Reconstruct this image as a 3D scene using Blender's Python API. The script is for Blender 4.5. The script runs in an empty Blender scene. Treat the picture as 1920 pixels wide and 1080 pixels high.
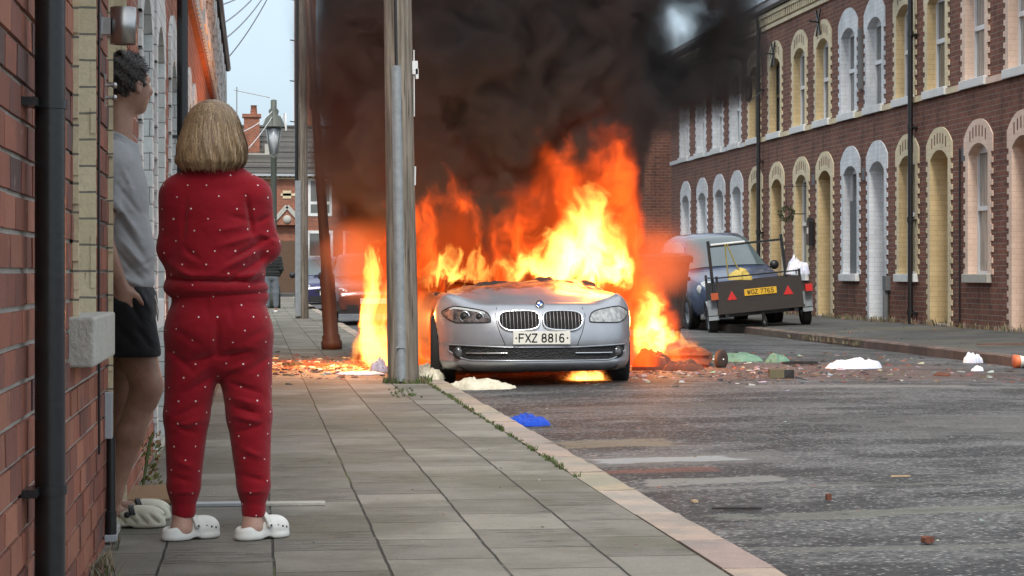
import bpy, bmesh, math, random
import numpy as np
from mathutils import Vector, Matrix, noise as mnoise

S = bpy.context.scene
PI = math.pi
R = math.radians

# ------------------------------------------------------------------ camera, sky, sun, exposure
YAW = math.atan(483 / 4107)
cam_d = bpy.data.cameras.new("camera")
cam = bpy.data.objects.new("camera", cam_d)
S.collection.objects.link(cam)
S.camera = cam
cam.location = (0, 0, 1.05)
cam.rotation_euler = (PI / 2, 0, -YAW)
cam_d.sensor_width = 36
cam_d.lens = 36 * 4107 / 1920
cam_d.shift_y = -28 / 1920
cam_d.clip_start = 0.1
cam_d.clip_end = 3000

w = bpy.data.worlds.new("World")
S.world = w
w.use_nodes = True
nt = w.node_tree
for n in list(nt.nodes):
    nt.nodes.remove(n)
SUN_EL, SUN_AZ = R(52), R(190)
sky = nt.nodes.new("ShaderNodeTexSky")
sky.sky_type = 'NISHITA'
sky.sun_disc = False
sky.sun_elevation = SUN_EL
sky.sun_rotation = SUN_AZ
sky.air_density = 1.0
sky.dust_density = 2.5
sky.ozone_density = 1.2
tc = nt.nodes.new("ShaderNodeTexCoord")
mp = nt.nodes.new("ShaderNodeMapping")
mp.inputs['Scale'].default_value = (1.0, 1.0, 2.6)
nz = nt.nodes.new("ShaderNodeTexNoise")
nz.inputs['Scale'].default_value = 5.0
nz.inputs['Detail'].default_value = 6
nz.inputs['Roughness'].default_value = 0.6
cr = nt.nodes.new("ShaderNodeValToRGB")
cr.color_ramp.elements[0].position = 0.30
cr.color_ramp.elements[0].color = (0.62, 0.62, 0.62, 1)
cr.color_ramp.elements[1].position = 0.75
cr.color_ramp.elements[1].color = (0.95, 0.95, 0.95, 1)
mx = nt.nodes.new("ShaderNodeMix")
mx.data_type = 'RGBA'
gs = nt.nodes.new("ShaderNodeSeparateXYZ")
gr = nt.nodes.new("ShaderNodeValToRGB")      # blue-grey bank of cloud low down, bright thin cloud higher up
gr.color_ramp.elements[0].position = 0.02
gr.color_ramp.elements[0].color = (0.34, 0.45, 0.54, 1)
gr.color_ramp.elements[1].position = 0.38
gr.color_ramp.elements[1].color = (0.86, 0.92, 0.96, 1)
gm = nt.nodes.new("ShaderNodeVectorMath")
gm.operation = 'SCALE'
gm.inputs[3].default_value = 6.4
bg = nt.nodes.new("ShaderNodeBackground")
bg.inputs['Strength'].default_value = 0.115
wo = nt.nodes.new("ShaderNodeOutputWorld")
L = nt.links.new
L(tc.outputs['Generated'], mp.inputs['Vector'])
L(mp.outputs[0], nz.inputs['Vector'])
L(nz.outputs['Fac'], cr.inputs['Fac'])
L(cr.outputs['Color'], mx.inputs[0])
L(tc.outputs['Generated'], gs.inputs[0])
L(gs.outputs[2], gr.inputs[0])
L(gr.outputs[0], gm.inputs[0])
L(gm.outputs[0], mx.inputs[7])
L(sky.outputs[0], mx.inputs[6])
L(mx.outputs[2], bg.inputs['Color'])
L(bg.outputs[0], wo.inputs['Surface'])

sd = bpy.data.lights.new("sun", 'SUN')
sd.energy = 1.5
sd.angle = R(12)
sd.color = (1.0, 0.95, 0.88)
sun = bpy.data.objects.new("sun", sd)
S.collection.objects.link(sun)
# the sun stands behind the photographer, over the left-hand shoulder
sdir = Vector((math.sin(SUN_AZ) * math.cos(SUN_EL), math.cos(SUN_AZ) * math.cos(SUN_EL), math.sin(SUN_EL)))
sun.rotation_euler = sdir.to_track_quat('Z', 'Y').to_euler()
sun.location = (0, 0, 30)

S.view_settings.view_transform = 'Standard'
S.view_settings.look = 'None'
S.view_settings.exposure = 1.05
S.view_settings.gamma = 1.0
S.render.engine = 'CYCLES'
cy = S.cycles
cy.use_denoising = True
cy.max_bounces = 6
cy.diffuse_bounces = 3
cy.glossy_bounces = 3
cy.transmission_bounces = 4
cy.volume_bounces = 1
cy.transparent_max_bounces = 12
cy.volume_max_steps = 128
cy.sample_clamp_indirect = 6
cy.use_adaptive_sampling = True
cy.adaptive_threshold = 0.02

# ------------------------------------------------------------------ node helpers
class NB:
    """a small node-graph writer"""
    def __init__(s, nt):
        s.nt = nt
    def new(s, t, **kw):
        n = s.nt.nodes.new(t)
        for k, v in kw.items():
            setattr(n, k, v)
        return n
    def put(s, sock, v):
        if isinstance(v, bpy.types.NodeSocket):
            s.nt.links.new(v, sock)
        elif v is not None:
            if hasattr(sock, 'default_value'):
                try:
                    sock.default_value = v
                except Exception:
                    sock.default_value = (v[0], v[1], v[2], 1.0)
    def m(s, op, a, b=None, c=None, clamp=False):
        n = s.new('ShaderNodeMath', operation=op, use_clamp=clamp)
        s.put(n.inputs[0], a)
        if b is not None: s.put(n.inputs[1], b)
        if c is not None: s.put(n.inputs[2], c)
        return n.outputs[0]
    def vm(s, op, a, b=None):
        n = s.new('ShaderNodeVectorMath', operation=op)
        s.put(n.inputs[0], a)
        if b is not None:
            s.put(n.inputs[3] if op == 'SCALE' else n.inputs[1], b)
        return n.outputs[0]
    def mix(s, f, a, b, blend='MIX'):
        n = s.new('ShaderNodeMix', data_type='RGBA', blend_type=blend)
        s.put(n.inputs[0], f); s.put(n.inputs[6], c4(a)); s.put(n.inputs[7], c4(b))
        return n.outputs[2]
    def noise(s, v, scale, detail=3, rough=0.5, dist=0.0):
        n = s.new('ShaderNodeTexNoise')
        s.put(n.inputs['Vector'], v)
        n.inputs['Scale'].default_value = scale
        n.inputs['Detail'].default_value = detail
        n.inputs['Roughness'].default_value = rough
        n.inputs['Distortion'].default_value = dist
        return n.outputs['Fac'], n.outputs['Color']
    def coord(s, k='Object'):
        return s.new('ShaderNodeTexCoord').outputs[k]
    def mapping(s, v, scale=(1, 1, 1), loc=(0, 0, 0), rot=(0, 0, 0)):
        n = s.new('ShaderNodeMapping')
        s.put(n.inputs['Vector'], v)
        n.inputs['Scale'].default_value = scale
        n.inputs['Location'].default_value = loc
        n.inputs['Rotation'].default_value = rot
        return n.outputs[0]
    def sep(s, v):
        n = s.new('ShaderNodeSeparateXYZ'); s.put(n.inputs[0], v); return n.outputs
    def comb(s, x, y, z):
        n = s.new('ShaderNodeCombineXYZ')
        for i, v in enumerate((x, y, z)): s.put(n.inputs[i], v)
        return n.outputs[0]
    def ramp(s, f, stops, interp='LINEAR'):
        n = s.new('ShaderNodeValToRGB')
        s.put(n.inputs[0], f)
        r = n.color_ramp; r.interpolation = interp
        while len(r.elements) < len(stops): r.elements.new(0.5)
        for e, (p, c) in zip(r.elements, stops):
            e.position = p; e.color = c4(c)
        return n.outputs[0]
    def sstep(s, v, a, b):
        n = s.new('ShaderNodeMapRange', interpolation_type='SMOOTHSTEP')
        s.put(n.inputs[0], v)
        n.inputs[1].default_value = a; n.inputs[2].default_value = b
        n.inputs[3].default_value = 0; n.inputs[4].default_value = 1
        return n.outputs[0]
    def curve(s, v, pts, x0, x1, y1):
        """float curve through pts (x, y); x spans x0..x1, y spans 0..y1"""
        t = s.m('DIVIDE', s.m('SUBTRACT', v, x0), x1 - x0)
        n = s.new('ShaderNodeFloatCurve')
        s.put(n.inputs['Value'], t)
        cu = n.mapping.curves[0]
        P = [((x - x0) / (x1 - x0), y / y1) for x, y in pts]
        while len(cu.points) < len(P): cu.points.new(0.5, 0.5)
        for q, (x, y) in zip(cu.points, P):
            q.location = (x, y); q.handle_type = 'AUTO_CLAMPED'
        n.mapping.update()
        return s.m('MULTIPLY', n.outputs[0], y1)

def c4(c):
    if isinstance(c, bpy.types.NodeSocket) or c is None: return c
    if isinstance(c, (int, float)): return (c, c, c, 1)
    return tuple(c) if len(c) == 4 else (c[0], c[1], c[2], 1)

def new_mat(name):
    m = bpy.data.materials.new(name)
    m.use_nodes = True
    for n in list(m.node_tree.nodes): m.node_tree.nodes.remove(n)
    b = NB(m.node_tree)
    b.out = b.new('ShaderNodeOutputMaterial')
    b.mat = m
    return b

def pbsdf(b, col, rough=0.8, metal=0.0, bump=None, bstr=0.3, bdist=0.01, **kw):
    p = b.new('ShaderNodeBsdfPrincipled')
    b.put(p.inputs['Base Color'], c4(col))
    b.put(p.inputs['Roughness'], rough)
    b.put(p.inputs['Metallic'], metal)
    for k, v in kw.items():
        b.put(p.inputs[k.replace('_', ' ')], v)
    if bump is not None:
        bn = b.new('ShaderNodeBump')
        bn.inputs['Strength'].default_value = bstr
        bn.inputs['Distance'].default_value = bdist
        b.put(bn.inputs['Height'], bump)
        b.nt.links.new(bn.outputs[0], p.inputs['Normal'])
    b.nt.links.new(p.outputs[0], b.out.inputs['Surface'])
    return p

def simple(name, col, rough=0.7, metal=0.0, var=0.25, scale=8.0, bstr=0.25, bdist=0.004, coat=0.0, vcol=False, fine=60.0):
    """paint, plastic, metal or cloth with tone variation, grime and a fine bump"""
    b = new_mat(name)
    v = b.coord()
    n1, _ = b.noise(v, scale, 5, 0.6)
    n2, _ = b.noise(v, fine, 3, 0.6)
    k = b.m('ADD', b.m('MULTIPLY', b.m('SUBTRACT', n1, 0.5), var * 2), 1.0)
    k = b.m('ADD', k, b.m('MULTIPLY', b.m('SUBTRACT', n2, 0.5), var))
    if vcol:
        a = b.new('ShaderNodeVertexColor'); a.layer_name = 'col'
        base = b.mix(1.0, c4(col), a.outputs[0], 'MULTIPLY')
    else:
        base = c4(col)
    col2 = b.vm('SCALE', b.mix(0.0, base, (0, 0, 0)), k)
    pbsdf(b, col2, b.m('ADD', rough, b.m('MULTIPLY', b.m('SUBTRACT', n1, 0.5), 0.25)), metal, n2, bstr, bdist, Coat_Weight=coat)
    return b.mat

# ------------------------------------------------------------------ mesh helpers
class MB:
    """collects boxes, tubes, strips ... and links them as ONE mesh object"""
    def __init__(s):
        s.v = []; s.f = []; s.mi = []; s.col = []; s.smooth = []
        s.M = None
    def add(s, verts, faces, mi=0, col=(1, 1, 1), smooth=False):
        o = len(s.v)
        if s.M is not None:
            verts = [tuple(s.M @ Vector(p)) for p in verts]
        s.v.extend([tuple(p) for p in verts])
        for f in faces:
            s.f.append(tuple(i + o for i in f)); s.mi.append(mi); s.col.append(col); s.smooth.append(smooth)
    def box(s, lo, hi, mi=0, col=(1, 1, 1), j=0.0):
        x0, y0, z0 = lo; x1, y1, z1 = hi
        V = [(x0, y0, z0), (x1, y0, z0), (x1, y1, z0), (x0, y1, z0), (x0, y0, z1), (x1, y0, z1), (x1, y1, z1), (x0, y1, z1)]
        if j:
            V = [(a + random.uniform(-j, j), b_ + random.uniform(-j, j), c + random.uniform(-j, j)) for a, b_, c in V]
        s.add(V, [(0, 3, 2, 1), (4, 5, 6, 7), (0, 1, 5, 4), (1, 2, 6, 5), (2, 3, 7, 6), (3, 0, 4, 7)], mi, col)
    def bar(s, p, q, w, h=None, mi=0, col=(1, 1, 1)):
        """a box-section bar from p to q"""
        h = h or w
        p = Vector(p); q = Vector(q); d = (q - p).normalized()
        up = Vector((0, 0, 1)) if abs(d.z) < 0.9 else Vector((0, 1, 0))
        a = d.cross(up).normalized() * w / 2; b_ = a.normalized().cross(d).normalized() * h / 2
        V = [p - a - b_, p + a - b_, p + a + b_, p - a + b_, q - a - b_, q + a - b_, q + a + b_, q - a + b_]
        s.add(V, [(0, 1, 2, 3), (7, 6, 5, 4), (0, 4, 5, 1), (1, 5, 6, 2), (2, 6, 7, 3), (3, 7, 4, 0)], mi, col)
    def tube(s, path, r, n=10, mi=0, col=(1, 1, 1), cap=True, closed=False):
        path = [Vector(p) for p in path]
        m = len(path)
        rs = r if isinstance(r, (list, tuple)) else [r] * m
        V = []; F = []
        prev = None
        for i, p in enumerate(path):
            if closed:
                t = (path[(i + 1) % m] - path[i - 1]).normalized()
            else:
                t = (path[min(i + 1, m - 1)] - path[max(i - 1, 0)]).normalized()
            if prev is None:
                up = Vector((0, 0, 1)) if abs(t.z) < 0.9 else Vector((1, 0, 0))
                a = t.cross(up).normalized()
            else:
                a = (prev - t * prev.dot(t)).normalized()
            prev = a
            b_ = t.cross(a)
            for k in range(n):
                th = 2 * PI * k / n
                V.append(p + (a * math.cos(th) + b_ * math.sin(th)) * rs[i])
        segs = m if closed else m - 1
        for i in range(segs):
            for k in range(n):
                a0 = i * n + k; a1 = i * n + (k + 1) % n
                b0 = ((i + 1) % m) * n + k; b1 = ((i + 1) % m) * n + (k + 1) % n
                F.append((a0, a1, b1, b0))
        s.add(V, F, mi, col, True)
        if cap and not closed:
            s.add(V[:n], [tuple(range(n))[::-1]], mi, col)
            s.add(V[-n:], [tuple(range(n))], mi, col)
    def lathe(s, prof, c=(0, 0, 0), axis='z', n=24, mi=0, col=(1, 1, 1), smooth=True):
        """prof: (radius, height) pairs"""
        V = []; F = []
        for r_, h in prof:
            for k in range(n):
                a = 2 * PI * k / n
                x, y = r_ * math.cos(a), r_ * math.sin(a)
                if axis == 'z': p = (x, y, h)
                elif axis == 'x': p = (h, x, y)
                else: p = (x, h, y)
                V.append((p[0] + c[0], p[1] + c[1], p[2] + c[2]))
        for i in range(len(prof) - 1):
            for k in range(n):
                F.append((i * n + k, i * n + (k + 1) % n, (i + 1) * n + (k + 1) % n, (i + 1) * n + k))
        s.add(V, F, mi, col, smooth)
    def grid(s, P, mi=0, col=(1, 1, 1), smooth=True, flip=False):
        """P: rows of points"""
        nr, nc = len(P), len(P[0])
        V = [p for row in P for p in row]
        F = []
        for i in range(nr - 1):
            for j in range(nc - 1):
                q = (i * nc + j, i * nc + j + 1, (i + 1) * nc + j + 1, (i + 1) * nc + j)
                F.append(q[::-1] if flip else q)
        s.add(V, F, mi, col, smooth)
    def prism(s, poly, a, b_, axis='y', mi=0, col=(1, 1, 1)):
        """poly in the two other axes, swept from a to b_ along axis"""
        n = len(poly)
        def P(u, v, t):
            return (t, u, v) if axis == 'x' else ((u, t, v) if axis == 'y' else (u, v, t))
        V = [P(u, v, a) for u, v in poly] + [P(u, v, b_) for u, v in poly]
        F = [tuple(range(n)), tuple(range(2 * n - 1, n - 1, -1))]
        F += [(i, i + n, (i + 1) % n + n, (i + 1) % n) for i in range(n)]
        s.add(V, F, mi, col)
    def build(s, name, mats, parent=None, fix=True, bevel=0.0):
        me = bpy.data.meshes.new(name)
        me.from_pydata(s.v, [], s.f)
        mats = mats if isinstance(mats, (list, tuple)) else [mats]
        for m in mats: me.materials.append(m)
        me.polygons.foreach_set('material_index', s.mi)
        me.polygons.foreach_set('use_smooth', s.smooth)
        if any(c != (1, 1, 1) for c in s.col):
            ca = me.color_attributes.new('col', 'FLOAT_COLOR', 'CORNER')
            buf = []
            for poly, c in zip(me.polygons, s.col):
                buf.extend([c[0], c[1], c[2], 1.0] * poly.loop_total)
            ca.data.foreach_set('color', buf)
        me.update()
        if fix:
            bm = bmesh.new(); bm.from_mesh(me)
            bmesh.ops.recalc_face_normals(bm, faces=bm.faces)
            bm.to_mesh(me); bm.free()
        o = bpy.data.objects.new(name, me)
        S.collection.objects.link(o)
        if parent: o.parent = parent
        if bevel:
            md = o.modifiers.new('bevel', 'BEVEL'); md.width = bevel; md.segments = 2; md.limit_method = 'ANGLE'
        return o

def tag(o, label=None, cat=None, group=None, kind=None):
    if label: o['label'] = label
    if cat: o['category'] = cat
    if group: o['group'] = group
    if kind: o['kind'] = kind
    return o

def thing(name, loc, label, cat, group=None, rz=0, rot=None):
    o = bpy.data.objects.new(name, None)
    S.collection.objects.link(o)
    o.location = loc
    o.rotation_euler = rot or (0, 0, rz)
    o.empty_display_size = 0.1
    return tag(o, label, cat, group)

def dup(root, loc=None, rz=None, label=None):
    r = root.copy(); S.collection.objects.link(r)
    if loc: r.location = loc
    if rz is not None: r.rotation_euler = (0, 0, rz)
    if label: r['label'] = label
    for ch in list(root.children):
        c = ch.copy(); S.collection.objects.link(c); c.parent = r
        for g_ in ch.children:
            d = g_.copy(); S.collection.objects.link(d); d.parent = c
    return r

def fbm(x, y, z=0.0, s=1.0, o=4):
    return mnoise.fractal((x * s, y * s, z * s), 1.0, 2.0, o)

# ------------------------------------------------------------------ materials of the street
def brick_mat(name, c1, c2, mortar, row=0.083, bw=0.235, scale_noise=1.3, soot=0.25, bump=0.6, painted=False, joint=0.010):
    b = new_mat(name)
    v = b.coord()
    xyz = b.sep(v)
    u = b.m('ADD', xyz[1], xyz[0])
    vec = b.comb(u, xyz[2], 0.0)
    nw, nwc = b.noise(v, 9.0, 2, 0.5)
    vec2 = b.vm('ADD', vec, b.vm('SCALE', b.vm('SUBTRACT', nwc, (0.5, 0.5, 0.5)), 0.008))
    t = b.new('ShaderNodeTexBrick')
    t.offset = 0.5
    b.put(t.inputs['Vector'], vec2)
    t.inputs['Scale'].default_value = 1.0
    t.inputs['Brick Width'].default_value = bw
    t.inputs['Row Height'].default_value = row
    t.inputs['Mortar Size'].default_value = joint / 2
    t.inputs['Mortar Smooth'].default_value = 0.25
    t.inputs['Bias'].default_value = 0.0
    t.inputs['Color1'].default_value = c4(c1)
    t.inputs['Color2'].default_value = c4(c2)
    t.inputs['Mortar'].default_value = c4(mortar)
    big, _ = b.noise(v, scale_noise, 5, 0.65)
    fine, _ = b.noise(v, 55.0, 4, 0.7)
    # soot and weather streaks, drawn out downwards
    st, _ = b.noise(b.mapping(v, (1.0, 2.4, 0.35)), 1.7, 5, 0.7)
    k = b.m('MULTIPLY', b.m('ADD', b.m('MULTIPLY', big, 0.7), 0.65), b.m('ADD', b.m('MULTIPLY', fine, 0.5), 0.75))
    k = b.m('MULTIPLY', k, b.m('SUBTRACT', 1.0, b.m('MULTIPLY', b.sstep(st, 0.45, 0.75), soot)))
    col = b.vm('SCALE', t.outputs['Color'], k)
    h = b.m('ADD', b.m('MULTIPLY', b.m('SUBTRACT', 1.0, t.outputs['Fac']), 1.0), b.m('MULTIPLY', fine, 0.35))
    pbsdf(b, col, 0.85 if not painted else 0.6, 0, h, bump, 0.012)
    return b.mat

M = {}
M['brick_r'] = brick_mat('dark_red_brick', (0.125, 0.044, 0.027), (0.205, 0.074, 0.042), (0.22, 0.18, 0.15), soot=0.55, joint=0.013)
M['brick_l'] = brick_mat('red_brick', (0.32, 0.105, 0.062), (0.22, 0.075, 0.05), (0.34, 0.31, 0.27), row=0.088)
M['brick_e'] = brick_mat('orange_brick', (0.34, 0.115, 0.06), (0.24, 0.09, 0.055), (0.3, 0.24, 0.19))
M['paint_cream'] = brick_mat('cream_painted_brick', (0.60, 0.455, 0.245), (0.55, 0.41, 0.21), (0.36, 0.26, 0.14), painted=True, soot=0.25, bump=0.35, joint=0.006)
M['paint_pale'] = brick_mat('pale_cream_painted_brick', (0.66, 0.56, 0.37), (0.62, 0.52, 0.33), (0.45, 0.36, 0.22), painted=True, soot=0.2, bump=0.35, joint=0.006)
M['paint_white'] = brick_mat('white_painted_brick', (0.66, 0.68, 0.70), (0.6, 0.62, 0.64), (0.42, 0.42, 0.42), painted=True, soot=0.35, bump=0.4, joint=0.006)
M['paint_pink'] = brick_mat('pink_cream_painted_brick', (0.70, 0.53, 0.42), (0.66, 0.49, 0.38), (0.5, 0.36, 0.28), painted=True, soot=0.2, bump=0.35, joint=0.006)
M['paint_white_l'] = brick_mat('white_painted_jamb', (0.70, 0.72, 0.70), (0.62, 0.64, 0.62), (0.28, 0.27, 0.25), painted=True, row=0.088, soot=0.2, bump=0.6, joint=0.007)
M['paint_cream_l'] = brick_mat('cream_glazed_jamb', (0.66, 0.565, 0.38), (0.60, 0.50, 0.32), (0.20, 0.18, 0.15), painted=True, row=0.088, bw=3.0, soot=0.2, bump=0.6, joint=0.008)
M['upvc'] = simple('white_window_frame', (0.68, 0.69, 0.70), 0.35, var=0.06)
M['stone'] = simple('grey_sill_stone', (0.40, 0.385, 0.34), 0.9, var=0.3, scale=14, bstr=0.6, bdist=0.01)
M['stonew'] = simple('whitewashed_sill', (0.62, 0.63, 0.62), 0.8, var=0.25, scale=6, bstr=0.5, bdist=0.01)
M['black_iron'] = simple('black_painted_iron', (0.012, 0.012, 0.013), 0.38, var=0.3, scale=20, coat=0.2)
M['slate'] = None
M['door_red'] = simple('dark_red_door', (0.12, 0.014, 0.014), 0.45, var=0.15)
M['door_white'] = simple('white_door', (0.6, 0.6, 0.6), 0.45, var=0.1)
M['door_brown'] = simple('brown_door', (0.10, 0.055, 0.03), 0.5, var=0.2)
M['board'] = simple('grey_boarding', (0.12, 0.125, 0.13), 0.8, var=0.3)

def glass_mat(name, col):
    b = new_mat(name)
    v = b.coord()
    # curtains and a dim room behind the pane, seen as folds
    n, _ = b.noise(b.mapping(v, (0.0, 9.0, 0.4)), 3.0, 2, 0.5)
    c = b.mix(b.sstep(n, 0.35, 0.65), (col[0] * 0.5, col[1] * 0.5, col[2] * 0.5), col)
    pbsdf(b, c, 0.06, 0, Specular_IOR_Level=0.8)
    return b.mat
M['glass'] = glass_mat('window_glass', (0.14, 0.145, 0.14))
M['glass_curtain'] = glass_mat('window_glass_and_curtain', (0.36, 0.35, 0.32))

def slate_mat(name, col, row=0.24, wid=0.33):
    b = new_mat(name)
    v = b.coord()
    xyz = b.sep(v)
    vec = b.comb(xyz[1], b.m('MULTIPLY', xyz[2], 1.6), 0.0)
    t = b.new('ShaderNodeTexBrick')
    b.put(t.inputs['Vector'], vec)
    t.inputs['Scale'].default_value = 1
    t.inputs['Brick Width'].default_value = wid
    t.inputs['Row Height'].default_value = row
    t.inputs['Mortar Size'].default_value = 0.012
    t.inputs['Color1'].default_value = c4(col)
    t.inputs['Color2'].default_value = c4([c * 1.5 for c in col])
    t.inputs['Mortar'].default_value = c4([c * 0.3 for c in col])
    n, _ = b.noise(v, 3, 5, 0.7)
    n2, _ = b.noise(v, 30, 3, 0.6)
    c = b.vm('SCALE', t.outputs['Color'], b.m('ADD', b.m('MULTIPLY', n, 0.9), 0.55))
    pbsdf(b, c, 0.6, 0, b.m('ADD', b.m('SUBTRACT', 1, t.outputs['Fac']), b.m('MULTIPLY', n2, 0.4)), 0.6, 0.03)
    return b.mat
M['slate'] = slate_mat('roof_slate', (0.045, 0.046, 0.05))

# ------------------------------------------------------------------ ground
def f2(n_, s=1.0):
    return n_
def asphalt():
    b = new_mat('worn_asphalt')
    v = b.coord()
    xyz = b.sep(v)
    big, bigc = b.noise(v, 0.45, 5, 0.6)
    mid, _ = b.noise(b.mapping(v, (1.0, 0.5, 1.0)), 5.0, 5, 0.65)
    streak, _ = b.noise(b.mapping(v, (0.32, 1.1, 1.0)), 2.0, 6, 0.68)
    vo = b.new('ShaderNodeTexVoronoi', feature='F1')
    b.put(vo.inputs['Vector'], v); vo.inputs['Scale'].default_value = 50
    vs = b.new('ShaderNodeSeparateColor'); b.put(vs.inputs[0], vo.outputs['Color'])
    grain = vs.outputs[0]
    chip = b.m('MULTIPLY', b.sstep(grain, 0.72, 0.97), b.sstep(vo.outputs['Distance'], 0.55, 0.25))
    fine, _ = b.noise(v, 160, 2, 0.6)
    k = b.m('ADD', b.m('MULTIPLY', mid, 0.06), b.m('MULTIPLY', grain, 0.085))
    k = b.m('ADD', k, b.m('MULTIPLY', b.m('SUBTRACT', fine, 0.5), 0.16))
    k = b.m('ADD', k, b.m('MULTIPLY', b.sstep(streak, 0.52, 0.74), 0.06))
    k = b.m('ADD', k, b.m('MULTIPLY', b.m('SUBTRACT', big, 0.5), 0.06))
    k = b.m('MAXIMUM', b.m('ADD', k, 0.000), 0.012)
    blot = b.noise(b.mapping(v, (0.7, 1.0, 1.0), (3, 1, 0)), 1.1, 6, 0.68)[0]
    k = b.m('MULTIPLY', k, b.m('ADD', 0.60, b.m('MULTIPLY', b.sstep(blot, 0.44, 0.56), 0.95)))
    col = b.mix(chip, b.comb(b.m('MULTIPLY', k, 1.0), b.m('MULTIPLY', k, 0.99), b.m('MULTIPLY', k, 0.97)), (0.36, 0.35, 0.33))
    # worn paint and old concrete patches that lie across the lane
    wob = b.m('MULTIPLY', b.m('SUBTRACT', b.noise(v, 2.6, 5, 0.6)[0], 0.5), 1.0)
    ywob = b.m('ADD', xyz[1], b.m('MULTIPLY', b.m('SUBTRACT', b.noise(v, 0.9, 5, 0.65)[0], 0.5), 0.55))
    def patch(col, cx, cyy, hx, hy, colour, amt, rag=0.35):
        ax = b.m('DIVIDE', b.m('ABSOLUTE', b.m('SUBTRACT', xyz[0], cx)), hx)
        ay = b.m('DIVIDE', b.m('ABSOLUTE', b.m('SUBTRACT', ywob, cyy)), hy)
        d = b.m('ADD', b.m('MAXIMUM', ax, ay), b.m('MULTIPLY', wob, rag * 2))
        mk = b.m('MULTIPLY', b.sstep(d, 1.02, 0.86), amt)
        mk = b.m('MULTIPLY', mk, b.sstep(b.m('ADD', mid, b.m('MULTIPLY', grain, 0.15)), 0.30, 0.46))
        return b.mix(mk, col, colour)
    col = patch(col, 2.28, 11.98, 0.42, 0.17, (0.56, 0.59, 0.60), 1.0, 0.45)
    col = patch(col, 2.35, 11.98, 0.62, 0.36, (0.17, 0.165, 0.15), 0.6)
    col = patch(col, 2.18, 13.2, 0.36, 0.30, (0.22, 0.19, 0.13), 0.75)
    col = patch(col, 2.28, 10.72, 0.36, 0.17, (0.27, 0.265, 0.24), 0.75)
    col = patch(col, 4.3, 9.15, 2.45, 0.14, (0.20, 0.20, 0.165), 0.65, 0.5)
    col = patch(col, 3.9, 10.35, 2.3, 0.045, (0.2, 0.2, 0.17), 0.5, 0.5)
    col = patch(col, 4.4, 8.0, 2.6, 0.08, (0.2, 0.2, 0.175), 0.5, 0.6)
    col = patch(col, 5.3, 19.0, 1.1, 0.20, (0.28, 0.26, 0.23), 0.55, 0.25)
    # damp, dark bands and a reddish gutter stain
    col = patch(col, 5.0, 22.0, 2.6, 1.9, (0.15, 0.085, 0.065), 0.55, 0.9)
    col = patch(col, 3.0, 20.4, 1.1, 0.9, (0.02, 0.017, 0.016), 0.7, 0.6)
    col = patch(col, 5.5, 14.0, 1.6, 1.1, (0.13, 0.125, 0.115), 0.5, 1.1)
    col = patch(col, 3.3, 16.5, 1.1, 0.35, (0.14, 0.135, 0.125), 0.5, 0.9)
    col = patch(col, 2.02, 11.35, 0.42, 0.13, (0.20, 0.075, 0.05), 0.6)
    col = b.mix(b.m('MULTIPLY', b.sstep(streak, 0.46, 0.30), 0.55), col, (0.018, 0.017, 0.018))
    h = b.m('ADD', b.m('ADD', b.m('MULTIPLY', grain, 0.8), b.m('MULTIPLY', fine, 0.6)), b.m('MULTIPLY', mid, 0.6))
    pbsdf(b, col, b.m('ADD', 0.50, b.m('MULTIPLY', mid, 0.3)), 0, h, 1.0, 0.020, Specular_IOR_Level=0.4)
    return b.mat
M['asphalt'] = asphalt()

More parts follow.
